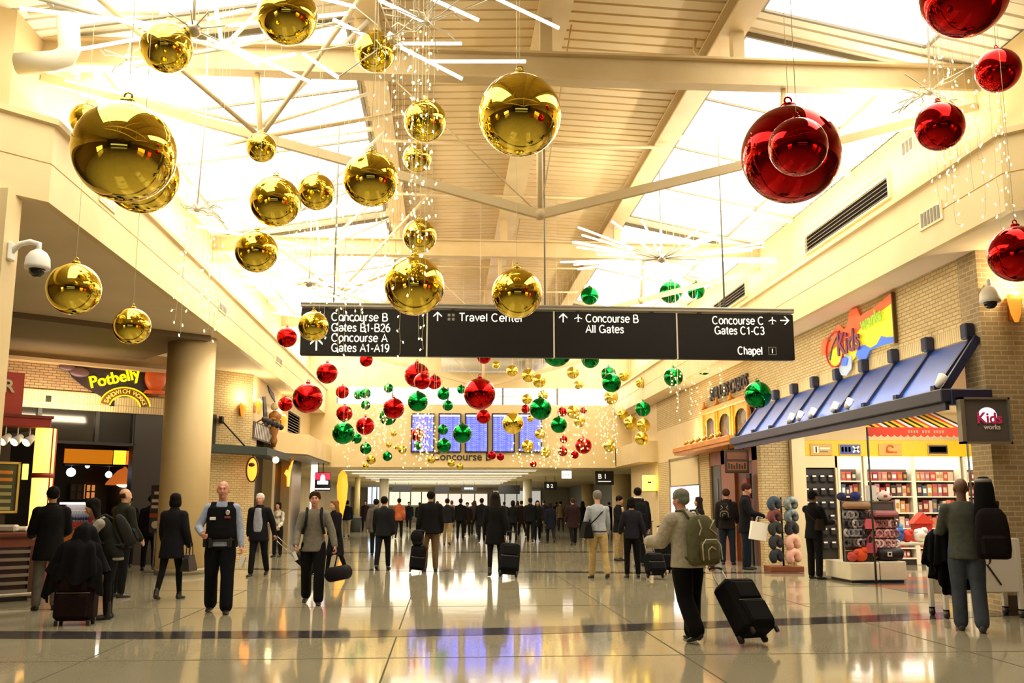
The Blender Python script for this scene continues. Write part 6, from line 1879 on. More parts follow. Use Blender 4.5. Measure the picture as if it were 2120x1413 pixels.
def skeleton(p, fem):
    J = {}
    L_ = D(p.get('lean', 0)); sp = Vector((D(p.get('side', 0)), math.sin(L_), math.cos(L_))).normalized()
    P = Vector((0, 0, .93)); J['P'] = P; J['sp'] = sp
    J['fw'] = Vector((0, math.cos(L_), -math.sin(L_))); J['rt'] = Vector((1, 0, 0))
    N = P + sp * .545; J['N'] = N
    sw = .155 if fem else .18
    for sd, k in ((-1, 'l'), (1, 'r')):
        sh = N - sp * .092 + Vector((sd * sw, 0, 0)); J['sh' + k] = sh
        a, s, e, t = [D(q) for q in p[k + 'a']]
        d1 = Vector((sd * math.sin(s), math.sin(a) * math.cos(s), -math.cos(a) * math.cos(s))).normalized()
        el = sh + d1 * .285
        d2 = Vector((sd * (math.sin(s) * .6 - math.sin(t)), math.sin(a + e), -math.cos(a + e))).normalized()
        wr = el + d2 * .25
        J['el' + k], J['wr' + k], J['fd' + k] = el, wr, d2
        J['hd' + k] = wr + d2 * .09
        hp = P + Vector((sd * .092, 0, -.04))
        a, kn, spx = [D(q) for q in p[k + 'l']]
        t1 = Vector((sd * math.sin(spx) * .6, math.sin(a), -math.cos(a))).normalized()
        kn_ = hp + t1 * .41
        t2 = Vector((sd * math.sin(spx) * .2, math.sin(a - kn), -math.cos(a - kn))).normalized()
        an = kn_ + t2 * .41
        J['hp' + k], J['kn' + k], J['an' + k] = hp, kn_, an
        J['fp' + k] = max(0.0, (kn - max(a, 0)) * .8 - D(4))
    dz = .09 - min(J['anl'].z, J['anr'].z)
    for k_, v in J.items():
        if k_ in ('sp', 'fw', 'rt', 'fdl', 'fdr', 'fpl', 'fpr'): continue
        v.z += dz
    for k in 'lr':                       # a raised rear foot keeps its toe on the floor
        lift = J['an' + k].z - .09
        J['fp' + k] = math.asin(max(0, min(.95, lift / .17))) if lift > .005 else 0
    hy, hpch = D(p.get('yaw', 0)), D(p.get('pitch', 0))
    J['HR'] = Matrix.Rotation(hy, 4, 'Z') @ Matrix.Rotation(-hpch, 4, 'X')
    up = (sp * .6 + Vector((0, 0, 1)) * .4).normalized()
    J['N2'] = N + up * .05 + Vector((0, .01, 0))
    J['H'] = N + up * .155 + Vector((0, .022, 0)) + Vector((0, math.sin(hpch) * .03, 0))
    return J

def limb(mb, pts, rs, n=12):
    mb.tube(pts, rs, _pm, n, caps=True)
    for p, r in ((pts[0], rs[0]), (pts[-1], rs[-1])):
        mb.ball(p, r * .98, _pm, n, 8)

def along(a, b_, t): return a + (b_ - a) * t

def torso(mb, J, off, top, bot, fem, belly=0.0, flare=0.0):
    """Elliptic rings up the spine; heights measured from the pelvis joint."""
    prof = [(-.62, .20, .15), (-.42, .19, .145), (-.22, .182, .135), (-.1, .172, .128), (.0, .168 + (.008 if fem else 0), .12), (.1, .152, .108), (.2, .142 - (.012 if fem else 0), .104), (.3, .156, .112), (.38, .166, .116), (.44, .162, .108), (.49, .130, .094), (.53, .092, .075), (.56, .066, .064)]
    rings = []
    zs = [bot] + [q[0] for q in prof if bot < q[0] < top] + [top]
    for z in zs:
        for q0, q1 in zip(prof, prof[1:]):
            if q0[0] <= z <= q1[0]:
                t = (z - q0[0]) / (q1[0] - q0[0]); ru = q0[1] + (q1[1] - q0[1]) * t; rv = q0[2] + (q1[2] - q0[2]) * t
        if fem: ru *= .93; rv *= .95
        o_ = off + max(0, -z) * flare
        c = J['P'] + (J['sp'] * z if z > 0 else Vector((J['sp'].x * z, J['sp'].y * z * .4, z)))
        bl = belly * math.exp(-((z - .15) / .14) ** 2)
        rings.append((c + J['fw'] * bl * .5, J['rt'], J['fw'] if z > 0 else Vector((0, 1, 0)), ru + o_ + bl * .3, rv + o_ + bl * .5))
    loft(mb, rings, 20)

def hand(mb, J, k, grip, fine):
    sd = -1 if k == 'l' else 1
    w, d = J['wr' + k], J['fd' + k]
    f_ = J['fw']; ax = Vector((0, 1, 0)) if abs(d.y) < .8 else Vector((0, 0, 1))
    s_ = d.cross(Vector((1, 0, 0))).normalized() if abs(d.x) < .9 else Vector((0, 1, 0))     # across the palm
    nrm = d.cross(s_).normalized() * (-sd)
    if nrm.x * sd > 0: nrm = -nrm                                  # palm faces the thigh
    fwd = s_ if s_.y > 0 else -s_
    loft(mb, [(w - d * .02, fwd, nrm, .026, .02), (w + d * .02, fwd, nrm, .032, .018), (w + d * .06, fwd, nrm, .041, .016), (w + d * .092, fwd, nrm, .040, .014)], 10)
    if not fine: 
        loft(mb, [(w + d * .085, fwd, nrm, .038, .014), (w + d * .14 + nrm * .02 * (1 + grip), fwd, nrm, .03, .013), (w + d * (.16 - .05 * grip) + nrm * .05 * (1 + grip), fwd, nrm, .025, .011)], 8)
    else:
        for q, ln in ((-1.5, .062), (-.5, .074), (.5, .08), (1.5, .07)):
            b0 = w + d * .088 + fwd * (q * .0205)
            c1, c2, c3 = .3 + grip * .75, .75 + grip * 1.35, 1.0 + grip * 2.1
            p1 = b0 + (d * math.cos(c1) + nrm * math.sin(c1)) * ln * .45
            p2 = p1 + (d * math.cos(c2) + nrm * math.sin(c2)) * ln * .33
            p3 = p2 + (d * math.cos(c3) + nrm * math.sin(c3)) * ln * .24
            mb.tube([b0 - d * .012, b0, p1, p2, p3], [.0095, .0095, .009, .0083, .007], _pm, 7)
    t0 = w + d * .03 + fwd * .03
    t1 = t0 + (d * .6 + fwd * .65 + nrm * .45).normalized() * .04
    t2 = t1 + (d * .85 + fwd * .1 + nrm * (.4 + grip * .5)).normalized() * .032
    mb.tube([t0 - d * .015, t1, t2], [.014, .0115, .009], _pm, 8)

_pc = {}
def cached(key, fn):
    if key not in _pc: _pc[key] = fn()
    return _pc[key]

def person(label, xy, h, rz, pose, o, near=2, cat='person', group=None):
    """o: outfit - skin, hair, hairstyle, top, toplen, topkind, legs, legfit, shoes ... ; near 2 fine, 1 medium, 0 far."""
    fem = o.get('fem', False)
    J = skeleton(pose, fem)
    s = h / 1.75
    vox = {2: .0092, 1: .013, 0: .019}[near]
    cvox = {2: .012, 1: .016, 0: .022}[near]
    pk = repr(sorted(pose.items())) + str(fem) + str(near)
    H, HR = J['H'], J['HR']
    TH = Matrix.Translation(H) @ HR
    def body():
        mb = MB()
        torso(mb, J, -.022, .56, -.04, fem)
        limb(mb, [J['N'] - J['sp'] * .03, J['N2'], H + Vector((0, -.01, -.05))], [.058, .053, .055])
        # head: skull, face, jaw, chin, nose, brow, ears, lips
        for c, sc in (((0, -.014, .028), (.077, .094, .09)), ((0, .012, -.012), (.068, .078, .098)), ((0, .03, -.066), (.05, .052, .046)), ((0, .062, -.095), (.026, .024, .022)),
                      ((.03, .06, -.03), (.03, .03, .035)), ((-.03, .06, -.03), (.03, .03, .035)), ((0, .082, .026), (.05, .016, .013))):
            mb.ball(c, 1, _pm, 16, 12, sc, T=TH)
        mb.tube([(0, .084, .018), (0, .098, -.012), (0, .106, -.028), (0, .09, -.036)], [.009, .011, .014, .012], _pm, 8, T=TH)
        mb.ball((0, .086, -.062), 1, _pm, 10, 8, (.022, .012, .011), T=TH)
        for sd in (-1, 1):
            mb.ball((sd * .078, -.012, -.008), 1, _pm, 10, 8, (.012, .022, .034), T=TH)
            k = 'l' if sd < 0 else 'r'
            mb.ball(J['sh' + k], .052, _pm, 12, 8)
            limb(mb, [J['sh' + k], along(J['sh' + k], J['el' + k], .5), J['el' + k]], [.046, .044, .037])
            limb(mb, [J['el' + k], along(J['el' + k], J['wr' + k], .35), J['wr' + k]], [.037, .037, .026])
            hand(mb, J, k, pose.get('grip' + k, .25), near == 2)
            limb(mb, [J['hp' + k], along(J['hp' + k], J['kn' + k], .4), J['kn' + k]], [.075, .07, .05])
            limb(mb, [J['kn' + k], along(J['kn' + k], J['an' + k], .35), J['an' + k]], [.05, .05, .034])
            c, p_ = J['an' + k], J['fp' + k]
            f_ = Vector((sd * .12, math.cos(p_), -math.sin(p_))).normalized()
            limb(mb, [c - f_ * .03 + Vector((0, 0, -.04)), c + f_ * .09 + Vector((0, 0, -.06))], [.025, .018])
        return remesh(mb, vox, 3, .45)
    bm_ = cached('body' + pk, body)
    root = bpy.data.objects.new('person', bm_)
    COL.objects.link(root)
    def setm(ob, m):
        if not ob.data.materials: ob.data.materials.append(_pm)
        ob.material_slots[0].link = 'OBJECT'; ob.material_slots[0].material = m
    setm(root, o['skin'])
    root.location = (xy[0], xy[1], 0); root.rotation_euler.z = D(rz); root.scale = (s, s, s)
    tag(root, label, cat, group)
    def part(nm, key, fn, m, vx=None, sm=5):
        me = cached(nm + key + pk, lambda: remesh(fn(), vx or cvox, sm))
        ob = bpy.data.objects.new(nm, me); COL.objects.link(ob); ob.parent = root
        setm(ob, m)
        return ob
    def raw(nm, mb):
        return mb.build(nm, root, world=False, uv=False)
    # ---- upper garment
    kind = o.get('topkind', 'jacket'); ln = o.get('toplen', .16); th = {'jacket': .03, 'coat': .036, 'sweater': .022, 'shirt': .014, 'puffer': .05}[kind]
    sl = o.get('sleeve', 1.0)
    def top():
        mb = MB()
        torso(mb, J, th - .004, .545, -ln, fem, o.get('belly', 0), .06)
        if kind in ('jacket', 'coat', 'puffer'):
            loft(mb, [(J['N'] - J['sp'] * .04, J['rt'], J['fw'], .10, .085), (J['N'] + J['sp'] * .03 - J['fw'] * .005, J['rt'], J['fw'], .078, .075), (J['N'] + J['sp'] * .044 - J['fw'] * .010, J['rt'], J['fw'], .076, .068)])
        for k in 'lr':
            S_, E_, W_ = J['sh' + k], J['el' + k], J['wr' + k]
            mb.ball(S_ + Vector((0, 0, -.005)), .056 + th, _pm, 12, 8)
            limb(mb, [along(S_, J['N'] - J['sp'] * .08, .35), S_, along(S_, E_, .5), E_], [.05 + th, .053 + th, .047 + th, .041 + th])
            if sl > .5:
                limb(mb, [E_, along(E_, W_, .5), along(E_, W_, .60 + .35 * sl)], [.041 + th, .037 + th, .030 + th * .9])
            else:
                limb(mb, [E_, along(E_, W_, .12)], [.041 + th, .042 + th])
            if ln > .3:
                hp, kn = J['hp' + k], J['kn' + k]
                limb(mb, [hp, along(hp, kn, min(1, (ln - .06) / .42))], [.095, .1])
        return mb
    part(o.get('topname', {'jacket': 'jacket', 'coat': 'coat', 'sweater': 'sweater', 'shirt': 'shirt', 'puffer': 'padded_jacket'}[kind]), '%s%.2f%.1f%.2f' % (kind, ln, sl, o.get('belly', 0)), top, o['top'])
    # ---- trousers
    fit = o.get('fit', .014)
    def legs():
        mb = MB()
        torso(mb, J, .004 + o.get('belly', 0) * .1, .07, -.1, fem)
        for k in 'lr':
            hp, kn, an = J['hp' + k], J['kn' + k], J['an' + k]
            limb(mb, [hp + Vector((0, 0, .03)), along(hp, kn, .35), kn], [.088 + fit * .6, .082 + fit, .056 + fit])
            limb(mb, [kn, along(kn, an, .35), along(kn, an, o.get('hem', .985))], [.056 + fit, .056 + fit, .040 + fit * 1.4])
        return mb
    part('trousers', '%.3f%.2f%.2f' % (fit, o.get('hem', .97), o.get('belly', 0)), legs, o['legs'])
    # ---- shoes
    for k in 'lr':
        def shoe(k=k):
            mb = MB(); sd = -1 if k == 'l' else 1
            c, p_ = J['an' + k], J['fp' + k]
            f_ = Vector((sd * .12, math.cos(p_), -math.sin(p_))).normalized(); r_ = f_.cross(Vector((0, 0, 1))).normalized(); u_ = r_.cross(f_)
            b0 = c - u_ * .062
            loft(mb, [(b0 - f_ * .075 + u_ * .008, r_, u_, .024, .03), (b0 - f_ * .05 + u_ * .006, r_, u_, .036, .036), (b0 + f_ * .03, r_, u_, .042, .034), (b0 + f_ * .11 - u_ * .006, r_, u_, .046, .027), (b0 + f_ * .16 - u_ * .01, r_, u_, .036, .02), (b0 + f_ * .185 - u_ * .012, r_, u_, .016, .012)], 12)
            limb(mb, [b0 - f_ * .01, c + u_ * (.16 if o.get('boots') else .045)], [.045, .052 if o.get('boots') else .044])
            return mb
        part('shoe', k + str(o.get('boots', 0)), shoe, o.get('shoes', BLACK), max(.011, cvox * .85), 3)
    # ---- hair or hat
    hs_ = o.get('hairstyle', 'short')
    def hair():
        mb = MB()
        if hs_ in ('short', 'bob', 'long', 'crop'):
            g = .006 if hs_ == 'crop' else .014
            mb.ball((0, -.026, .046), 1, _pm, 20, 14, (.078 + g, .09 + g, .078 + g), T=TH)
            mb.ball((0, -.046, .008), 1, _pm, 16, 12, (.07 + g, .06 + g, .066 if hs_ in ('short', 'crop') else .08), T=TH)
            mb.ball((0, .022, .098), 1, _pm, 14, 10, (.06 + g, .05, .028), T=TH)
            for sd in (-1, 1): mb.ball((sd * .07, -.01, .03), 1, _pm, 10, 8, (.02 + g * .5, .04, .045), T=TH)
        if hs_ == 'bob':
            for sd in (-1, 1): mb.ball((sd * .07, -.02, -.03), 1, _pm, 12, 8, (.035, .06, .085), T=TH)
            mb.ball((0, -.06, -.04), 1, _pm, 14, 10, (.085, .06, .085), T=TH)
        if hs_ == 'long':
            for sd in (-1, 1): mb.tube([TH @ Vector((sd * .075, -.01, .03)), TH @ Vector((sd * .082, -.015, -.06)), TH @ Vector((sd * .088, -.02, -.17)), TH @ Vector((sd * .08, -.03, -.26))], [.03, .034, .036, .022], _pm, 10)
            loft(mb, [(H + HR.to_3x3() @ Vector((0, -.055, .02)), J['rt'], Vector((0, 1, 0)), .085, .055), (H + Vector((0, -.075, -.1)), J['rt'], Vector((0, 1, 0)), .098, .045), (H + Vector((0, -.09, -.2)) + J['sp'] * 0, J['rt'], Vector((0, 1, 0)), .105, .04), (H + Vector((0, -.10, -.3)), J['rt'], Vector((0, 1, 0)), .085, .03)], 14)
        if hs_ == 'balding':
            for a in (-2.6, -2.2, -1.57, -.95, -.55): mb.ball((.074 * math.cos(a) * 1.0, -.01 + .085 * math.sin(a), -.0), 1, _pm, 10, 8, (.03, .03, .045), T=TH)
        if hs_ in ('knit', 'cap'):
            mb.ball((0, -.02, .05), 1, _pm, 20, 14, (.094, .108, .088), T=TH)
            mb.ball((0, -.06, .0), 1, _pm, 16, 12, (.085, .06, .07), T=TH)
            if hs_ == 'cap': mb.ball((0, .1, .05), 1, _pm, 14, 8, (.06, .07, .012), T=TH)
        return mb
    if hs_ != 'bald':
        part('hat' if hs_ in ('knit', 'cap') else 'hair', hs_, hair, o.get('hair', BLACK), max(.009, vox), 3)
    # ---- facial features for those who face us
    if o.get('face'):
        m = MB()
        for sd in (-1, 1): m.ball((sd * .031, .079, .008), 1, mat('eye_white', 'd9cfc4', .3), 10, 8, (.013, .008, .007), T=TH)
        for sd in (-1, 1): m.ball((sd * .031, .086, .008), 1, mat('iris', '1f1712', .2), 8, 6, (.006, .003, .006), T=TH)
        raw('eyes', m)
        m = MB()
        for sd in (-1, 1): m.tube([TH @ Vector((sd * .014, .093, .026)), TH @ Vector((sd * .033, .094, .031)), TH @ Vector((sd * .05, .083, .025))], [.004, .005, .003], o.get('brow', mat('brow_dark', '33241a', .8)), 6)
        raw('eyebrows', m)
        m = MB(); m.ball((0, .094, -.063), 1, mat('lips', '8f4f45', .5), 12, 6, (.024, .006, .006), T=TH); raw('lips', m)
    for ex in o.get('extra', []):
        ex(root, J, raw, part)
    Mw = Matrix.Translation((xy[0], xy[1], 0)) @ Matrix.Rotation(D(rz), 4, 'Z') @ Matrix.Diagonal((s, s, s, 1))
    R = {k: Mw @ v for k, v in J.items() if isinstance(v, Vector) and k not in ('sp', 'fw', 'rt', 'fdl', 'fdr')}
    R['M'] = Mw; R['J'] = J; R['root'] = root
    return R

SK = {k: mat('skin_' + k, c, .5) for k, c in dict(light='d0a183', tan='b98763', brown='6b4630', ruddy='c98d74', olive='a87a56').items()}
def cloth(c, sc=14):
    v = [int(c[i:i + 2], 16) for i in (0, 2, 4)]
    if sum(v) < 190: c = ''.join('%02x' % int(q * .62) for q in v)
    return mottled('cloth_' + c, c, ''.join('%02x' % min(255, int(int(c[i:i + 2], 16) * 1.12) + 1) for i in (0, 2, 4)), sc, .9, 3, .15, spec=.15)
HB, HBR, HBL, HW, HG = mat('hair_black', '15110f', .6), mat('hair_brown', '3b281a', .6), mat('hair_blond', '7d5d38', .6), mat('hair_white', 'd4cdc2', .6), mat('hair_grey', '77726a', .6)

mat('hair_dark', '211a16', .8); mat('hair_auburn', '3a2018', .8)
for n_, m_ in _M.items():
    if n_.startswith('hair_'):
        m_.node_tree.nodes['Principled BSDF'].inputs['Specular IOR Level'].default_value = .1
        m_.node_tree.nodes['Principled BSDF'].inputs['Roughness'].default_value = .85
def at(px, py):
    p = atZ(0, px, py); return (p.x, p.y)
def hgt(px, py, hpy):
    p = atZ(0, px, py); return atY(p.y, px, hpy).z

# ------------------------------------------------------------------ bags
def suitcase(label, base, hand_p, wdir, w, d, hb, mt, tele=True, extra=None):
    """base: midpoint between the wheels on the floor; hand_p: where the handle ends; wdir: along the wheel axle."""
    base, hand_p = Vector(base), Vector(hand_p)
    z = (hand_p - base); Ltot = z.length; z.normalize()
    x = Vector(wdir); x = (x - z * x.dot(z)).normalized(); y = z.cross(x)
    t = thing('suitcase', label, 'suitcase', base)
    T = Matrix(((x.x, y.x, z.x, 0), (x.y, y.y, z.y, 0), (x.z, y.z, z.z, 0), (0, 0, 0, 1)))
    m = MB(T); m.box((-w / 2, -d, .06), (w / 2, 0, hb), mt, .05); m.build('body', t, world=False)
    m = MB(T); m.box((-w * .4, -d - .035, .10), (w * .4, -d + .02, hb * .55), mt, .03); m.box((-w * .38, -d - .025, hb * .58), (w * .38, -d + .02, hb * .9), mt, .025); m.build('pocket', t, world=False)
    m = MB(T); m.tube([(-w * .42, -d - .004, hb * .565), (w * .42, -d - .004, hb * .565)], .006, GREY, 5); m.tube([(-.08, -d / 2, hb), (-.07, -d / 2, hb + .03), (.07, -d / 2, hb + .03), (.08, -d / 2, hb)], .01, BLACK, 6); m.build('carry_handle', t, world=False)
    for sx in (-1, 1):
        m = MB(T); c = Vector((sx * w * .4, -.05, .035)); m.tube([c - Vector((.018, 0, 0)), c + Vector((.018, 0, 0))], .035, BLACK, 14); m.box((c.x - .03, c.y - .03, .035), (c.x + .03, c.y + .03, .09), DARK, .008); m.build('wheel', t, world=False)
        m = MB(T); m.box((sx * w * .4 - .02, -d + .01, 0), (sx * w * .4 + .02, -d + .05, .07), DARK, .006); m.build('foot', t, world=False)
    if tele:
        m = MB(T)
        for sx in (-.09, .09): m.tube([(sx, -.03, hb - .05), (sx, -.03, Ltot - .02)], .008, ALU, 6)
        m.build('telescopic_rod', t, world=False)
        m = MB(T); m.tube([(-.1, -.03, Ltot - .02), (-.05, -.03, Ltot), (.05, -.03, Ltot), (.1, -.03, Ltot - .02)], .014, BLACK, 8); m.build('grip', t, world=False)
    return t

def backpack(label, R, mt, w=.32, d=.17, h=.46, side=0.0, piping=None, drop=.0, straps=True, strapm=None):
    """Worn on the back of the person whose joints are R."""
    J, Mw = R['J'], R['M']
    sp, fw, rt = J['sp'], J['fw'], J['rt']
    c = J['N'] - sp * (.06 + h + drop) - fw * (.135 + .03) + rt * side
    wc = Mw @ c
    t = thing('backpack', label, 'backpack', wc)
    B = Matrix(((rt.x, fw.x, sp.x, 0), (rt.y, fw.y, sp.y, 0), (rt.z, fw.z, sp.z, 0), (0, 0, 0, 1)))
    T = Mw.to_3x3().to_4x4() @ B
    m = MB(T)
    rr = []
    for (z, ru, rv) in ((0, .36, .38), (.03, .46, .48), (.2, .5, .5), (.6, .48, .46), (.85, .42, .36), (.97, .3, .22), (1, .18, .12)):
        rr.append(((0, -d / 2, z * h), (1, 0, 0), (0, 1, 0), w * ru, d * rv))
    n = 20; v = []; f = []
    for (cc, a, b2, ru, rv) in rr:
        for k in range(n):
            tt = 2 * PI * k / n; cx = math.copysign(abs(math.cos(tt)) ** .55, math.cos(tt)); sy = math.copysign(abs(math.sin(tt)) ** .55, math.sin(tt))
            v.append((cc[0] + cx * ru, cc[1] + sy * rv, cc[2]))
    for i in range(len(rr) - 1):
        for k in range(n): f.append((i * n + k, i * n + (k + 1) % n, (i + 1) * n + (k + 1) % n, (i + 1) * n + k))
    f += [tuple(range(n - 1, -1, -1)), tuple((len(rr) - 1) * n + k for k in range(n))]
    m.add(v, f, mt, True); m.build('pack_body', t, world=False)
    m = MB(T); m.box((-w * .36, -d - .045, .03), (w * .36, -d + .03, h * .46), mt, .035); m.build('front_pocket', t, world=False)
    if piping:
        m = MB(T)
        for sx in (-1, 1):
            m.tube([(sx * w * .46, -d * .5, h * .1), (sx * w * .43, -d * .55, h * .6), (sx * w * .3, -d * .6, h * .93)], .008, piping, 6)
            m.tube([(sx * w * .30, -d - .01, h * .97 - .05), (sx * w * .16, -d * .9, h * .72), (sx * w * .34, -d - .012, h * .58)], .008, piping, 6)
        m.tube([(-w * .36, -d - .048, h * .08), (-w * .34, -d - .05, h * .38), (-w * .2, -d - .05, h * .48), (w * .2, -d - .05, h * .48), (w * .34, -d - .05, h * .38), (w * .36, -d - .048, h * .08)], .008, piping, 6)
        m.tube([(-w * .16, -d - .05, h * .08), (-w * .14, -d - .052, h * .28), (0, -d - .052, h * .34), (w * .14, -d - .052, h * .28)], .007, piping, 6)
        m.build('piping', t, world=False)
    if straps:
        for sx in (-1, 1):
            m = MB(T); x = sx * .1
            if abs(side) > .05 and sx * side < 0: continue
            m.tube([(x * .8, -.02, h * .93), (x, .05, h + .075), (x * 1.1, .16, h + .085), (x * 1.15, .285, h - .05), (x * 1.3, .26, h * .45), (x * 1.5, .08, h * .2), (x * 1.3, -.03, h * .12)], .018, strapm or mt, 6); m.build('shoulder_strap', t, world=False)
    return t

def shoulder_bag(label, R, mt, k, w=.34, d=.15, h=.28, z=.0, cross=True, handbag=False):
    """A soft bag at the hip on side k ('l' or 'r'), its strap over a shoulder."""
    J, Mw = R['J'], R['M']; sd = -1 if k == 'l' else 1
    if handbag: c = J['wr' + k] + Vector((sd * .02, -.02, -h - .22 + z))
    else: c = J['P'] + Vector((sd * (.215 + d / 2 - .05), -.06, -.1 - h * .2 + z))
    t = thing('handbag' if handbag else 'shoulder_bag', label, 'bag', Mw @ c)
    T = Mw.to_3x3().to_4x4()
    m = MB(T)
    prof = [(-.5, .0), (-.46, -.03), (.46, -.03), (.5, .0), (.42, h * .75), (.3, h), (-.3, h), (-.42, h * .75)]
    pts = [(a * w, b_) for a, b_ in prof]
    v = []; f = []
    for q in (-.5, .5):
        for (a, b_) in pts: v.append((q * d * (.55 if b_ > h * .5 else 1), a, b_))
    n = len(pts)
    f = [tuple(range(n)), tuple(range(2 * n - 1, n - 1, -1))] + [(i, i + n, (i + 1) % n + n, (i + 1) % n) for i in range(n)]
    m.add(v, f, mt); m.build('bag_body', t, world=False)
    m = MB(T)
    if handbag:
        for q in (-.03, .03): m.tube([(q, -w * .2, h), (q, -w * .12, h + .18), (q * .3, 0, h + .235), (q, w * .12, h + .18), (q, w * .2, h)], .009, mt, 6)
        m.build('handle', t, world=False)
    else:
        sh = J['sh' + ('r' if (cross and k == 'l') else 'l' if cross else k)] - c
        a_ = Vector((0, -w * .42, h * .7)); b_ = Vector((0, w * .42, h * .7))
        up = sh * .82 + Vector((0, 0, .085)) if cross else sh + Vector((0, 0, .09))
        m.tube([a_, along(a_, up, .5) + Vector((0, -.1, 0)), up + Vector((0, -.07, -.02)), up, up + Vector((0, .09, -.03)), along(b_, up, .5) + Vector((0, .11, 0)), b_], .013, mt, 6)
        m.build('strap', t, world=False)
    return t

NAVYC, BLK, CHAR, OLIVE, DGREY = cloth('1a1c26'), cloth('151416'), cloth('26252a'), cloth('3a3d2e'), cloth('34343a')
JEAN, KHAKI, BROWNT, TAN, GREYT = cloth('232a38'), cloth('9a8458'), cloth('5f4a30'), cloth('8b7752'), cloth('4a4844')

# ------------------------------------------------------------------ people on the left
P = person('person in a black coat and grey trousers, back turned, at the kiosk counter', at(92, 1262), 1.79, 28,
           dict(STAND, la=(18, 10, 55, 10), ra=(16, 12, 60, 14)), dict(skin=SK['tan'], hair=HB, top=BLK, topkind='coat', toplen=.24, legs=cloth('55524c'), fit=.02))
wb = at(224, 1280)
P = person('long haired person in a grey sleeved top leaning over a covered suitcase', wb, 1.66, 108,
           dict(lean=26, ll=(6, 8, 4), rl=(2, 4, 4), la=(38, 6, 18, 6), ra=(30, 6, 26, 6), pitch=22, gripl=.8, gripr=.8),
           dict(skin=SK['tan'], hair=HB, hairstyle='long', fem=True, top=cloth('8d877c', 20), topkind='sweater', toplen=.12, legs=cloth('1f1e22'), fit=.006, boots=True,
                extra=[lambda root, J, raw, part: part('vest', 'v', lambda: (lambda mb: (torso(mb, J, .034, .5, -.08, True), mb)[1])(MB()), cloth('2b2d27'))]))
backpack('grey teardrop backpack on the long haired person leaning forward', P, cloth('3f3f3d'), .30, .2, .5, drop=.02)
def drape(parent, bells, mt):
    """A garment hanging in folds: bells of cloth whose rims ripple more the lower they fall."""
    m = MB()
    for (c, ax, ay, bx2, by2, L_, nf, seed) in bells:
        rnd = random.Random(seed); ph = [rnd.uniform(0, 6.28) for _ in range(4)]
        n, rows = 48, 12; v = [Vector(c) + Vector((0, 0, .03))]; f = []
        for i in range(rows + 1):
            t = i / rows
            for k in range(n):
                a = 2 * PI * k / n
                fold = 1 + (.03 + .20 * t) * math.sin(nf * a + ph[0] + t * 1.2) + .10 * t * math.sin(3 * a + ph[1])
                rx = (ax + (bx2 - ax) * t ** .7) * fold * min(1, .45 + 3 * t); ry = (ay + (by2 - ay) * t ** .7) * fold * min(1, .45 + 3 * t)
                zz = -L_ * t * (1 + .16 * math.sin(2 * a + ph[2]) + .06 * math.sin(5 * a + ph[3]))
                v.append(Vector(c) + Vector((rx * math.cos(a), ry * math.sin(a), zz)))
        f += [(0, 1 + (k + 1) % n, 1 + k) for k in range(n)]
        for i in range(rows):
            for k in range(n):
                f.append((1 + i * n + k, 1 + i * n + (k + 1) % n, 1 + (i + 1) * n + (k + 1) % n, 1 + (i + 1) * n + k))
        m.add(v, f, mt, True)
    return m.build('cloth', parent, world=False)
base = atZ(0, 162, 1290)
sc_ = suitcase('dark maroon suitcase with a black coat heaped on it, left foreground', (base.x, base.y, 0), (base.x, base.y, 1.0), (1, .05, 0), .50, .3, .74, cloth('2a1517'), False)
ct_ = thing('draped_coat', 'black coat heaped over the maroon suitcase', 'coat', (base.x, base.y - .12, .5))
drape(ct_, [((0, 0, .62), .20, .17, .34, .26, .50, 9, 1), ((-.24, -.03, .34), .10, .09, .17, .13, .46, 6, 2), ((.2, -.07, .38), .09, .08, .14, .12, .42, 5, 3), ((.04, .04, .80), .10, .10, .19, .16, .30, 6, 4)], cloth('131217'))
P = person('balding person in an olive jacket standing by the orange counter', at(243, 1236), 1.80, -35, dict(STAND, yaw=-15, la=(14, 8, 40, 8), ra=(10, 8, 30, 6)),
           dict(skin=SK['light'], hair=HBR, hairstyle='balding', top=OLIVE, topkind='jacket', toplen=.16, legs=cloth('201f22')), 1)
P = person('short haired person in dark clothes walking away beside the round column', at(350, 1240), hgt(350, 1240, 1022), -8, dict(SMALL2, ra=(-4, 14, 30, 2)),
           dict(skin=SK['tan'], hair=HB, hairstyle='bob', fem=True, top=cloth('1d1a24'), topkind='coat', toplen=.26, legs=cloth('17151a'), fit=.0, hem=1.0))
shoulder_bag('black handbag hanging from the arm of the person by the round column', P, mat('leather_black', '17141a', .35), 'r', .36, .16, .24, handbag=True, z=.06)
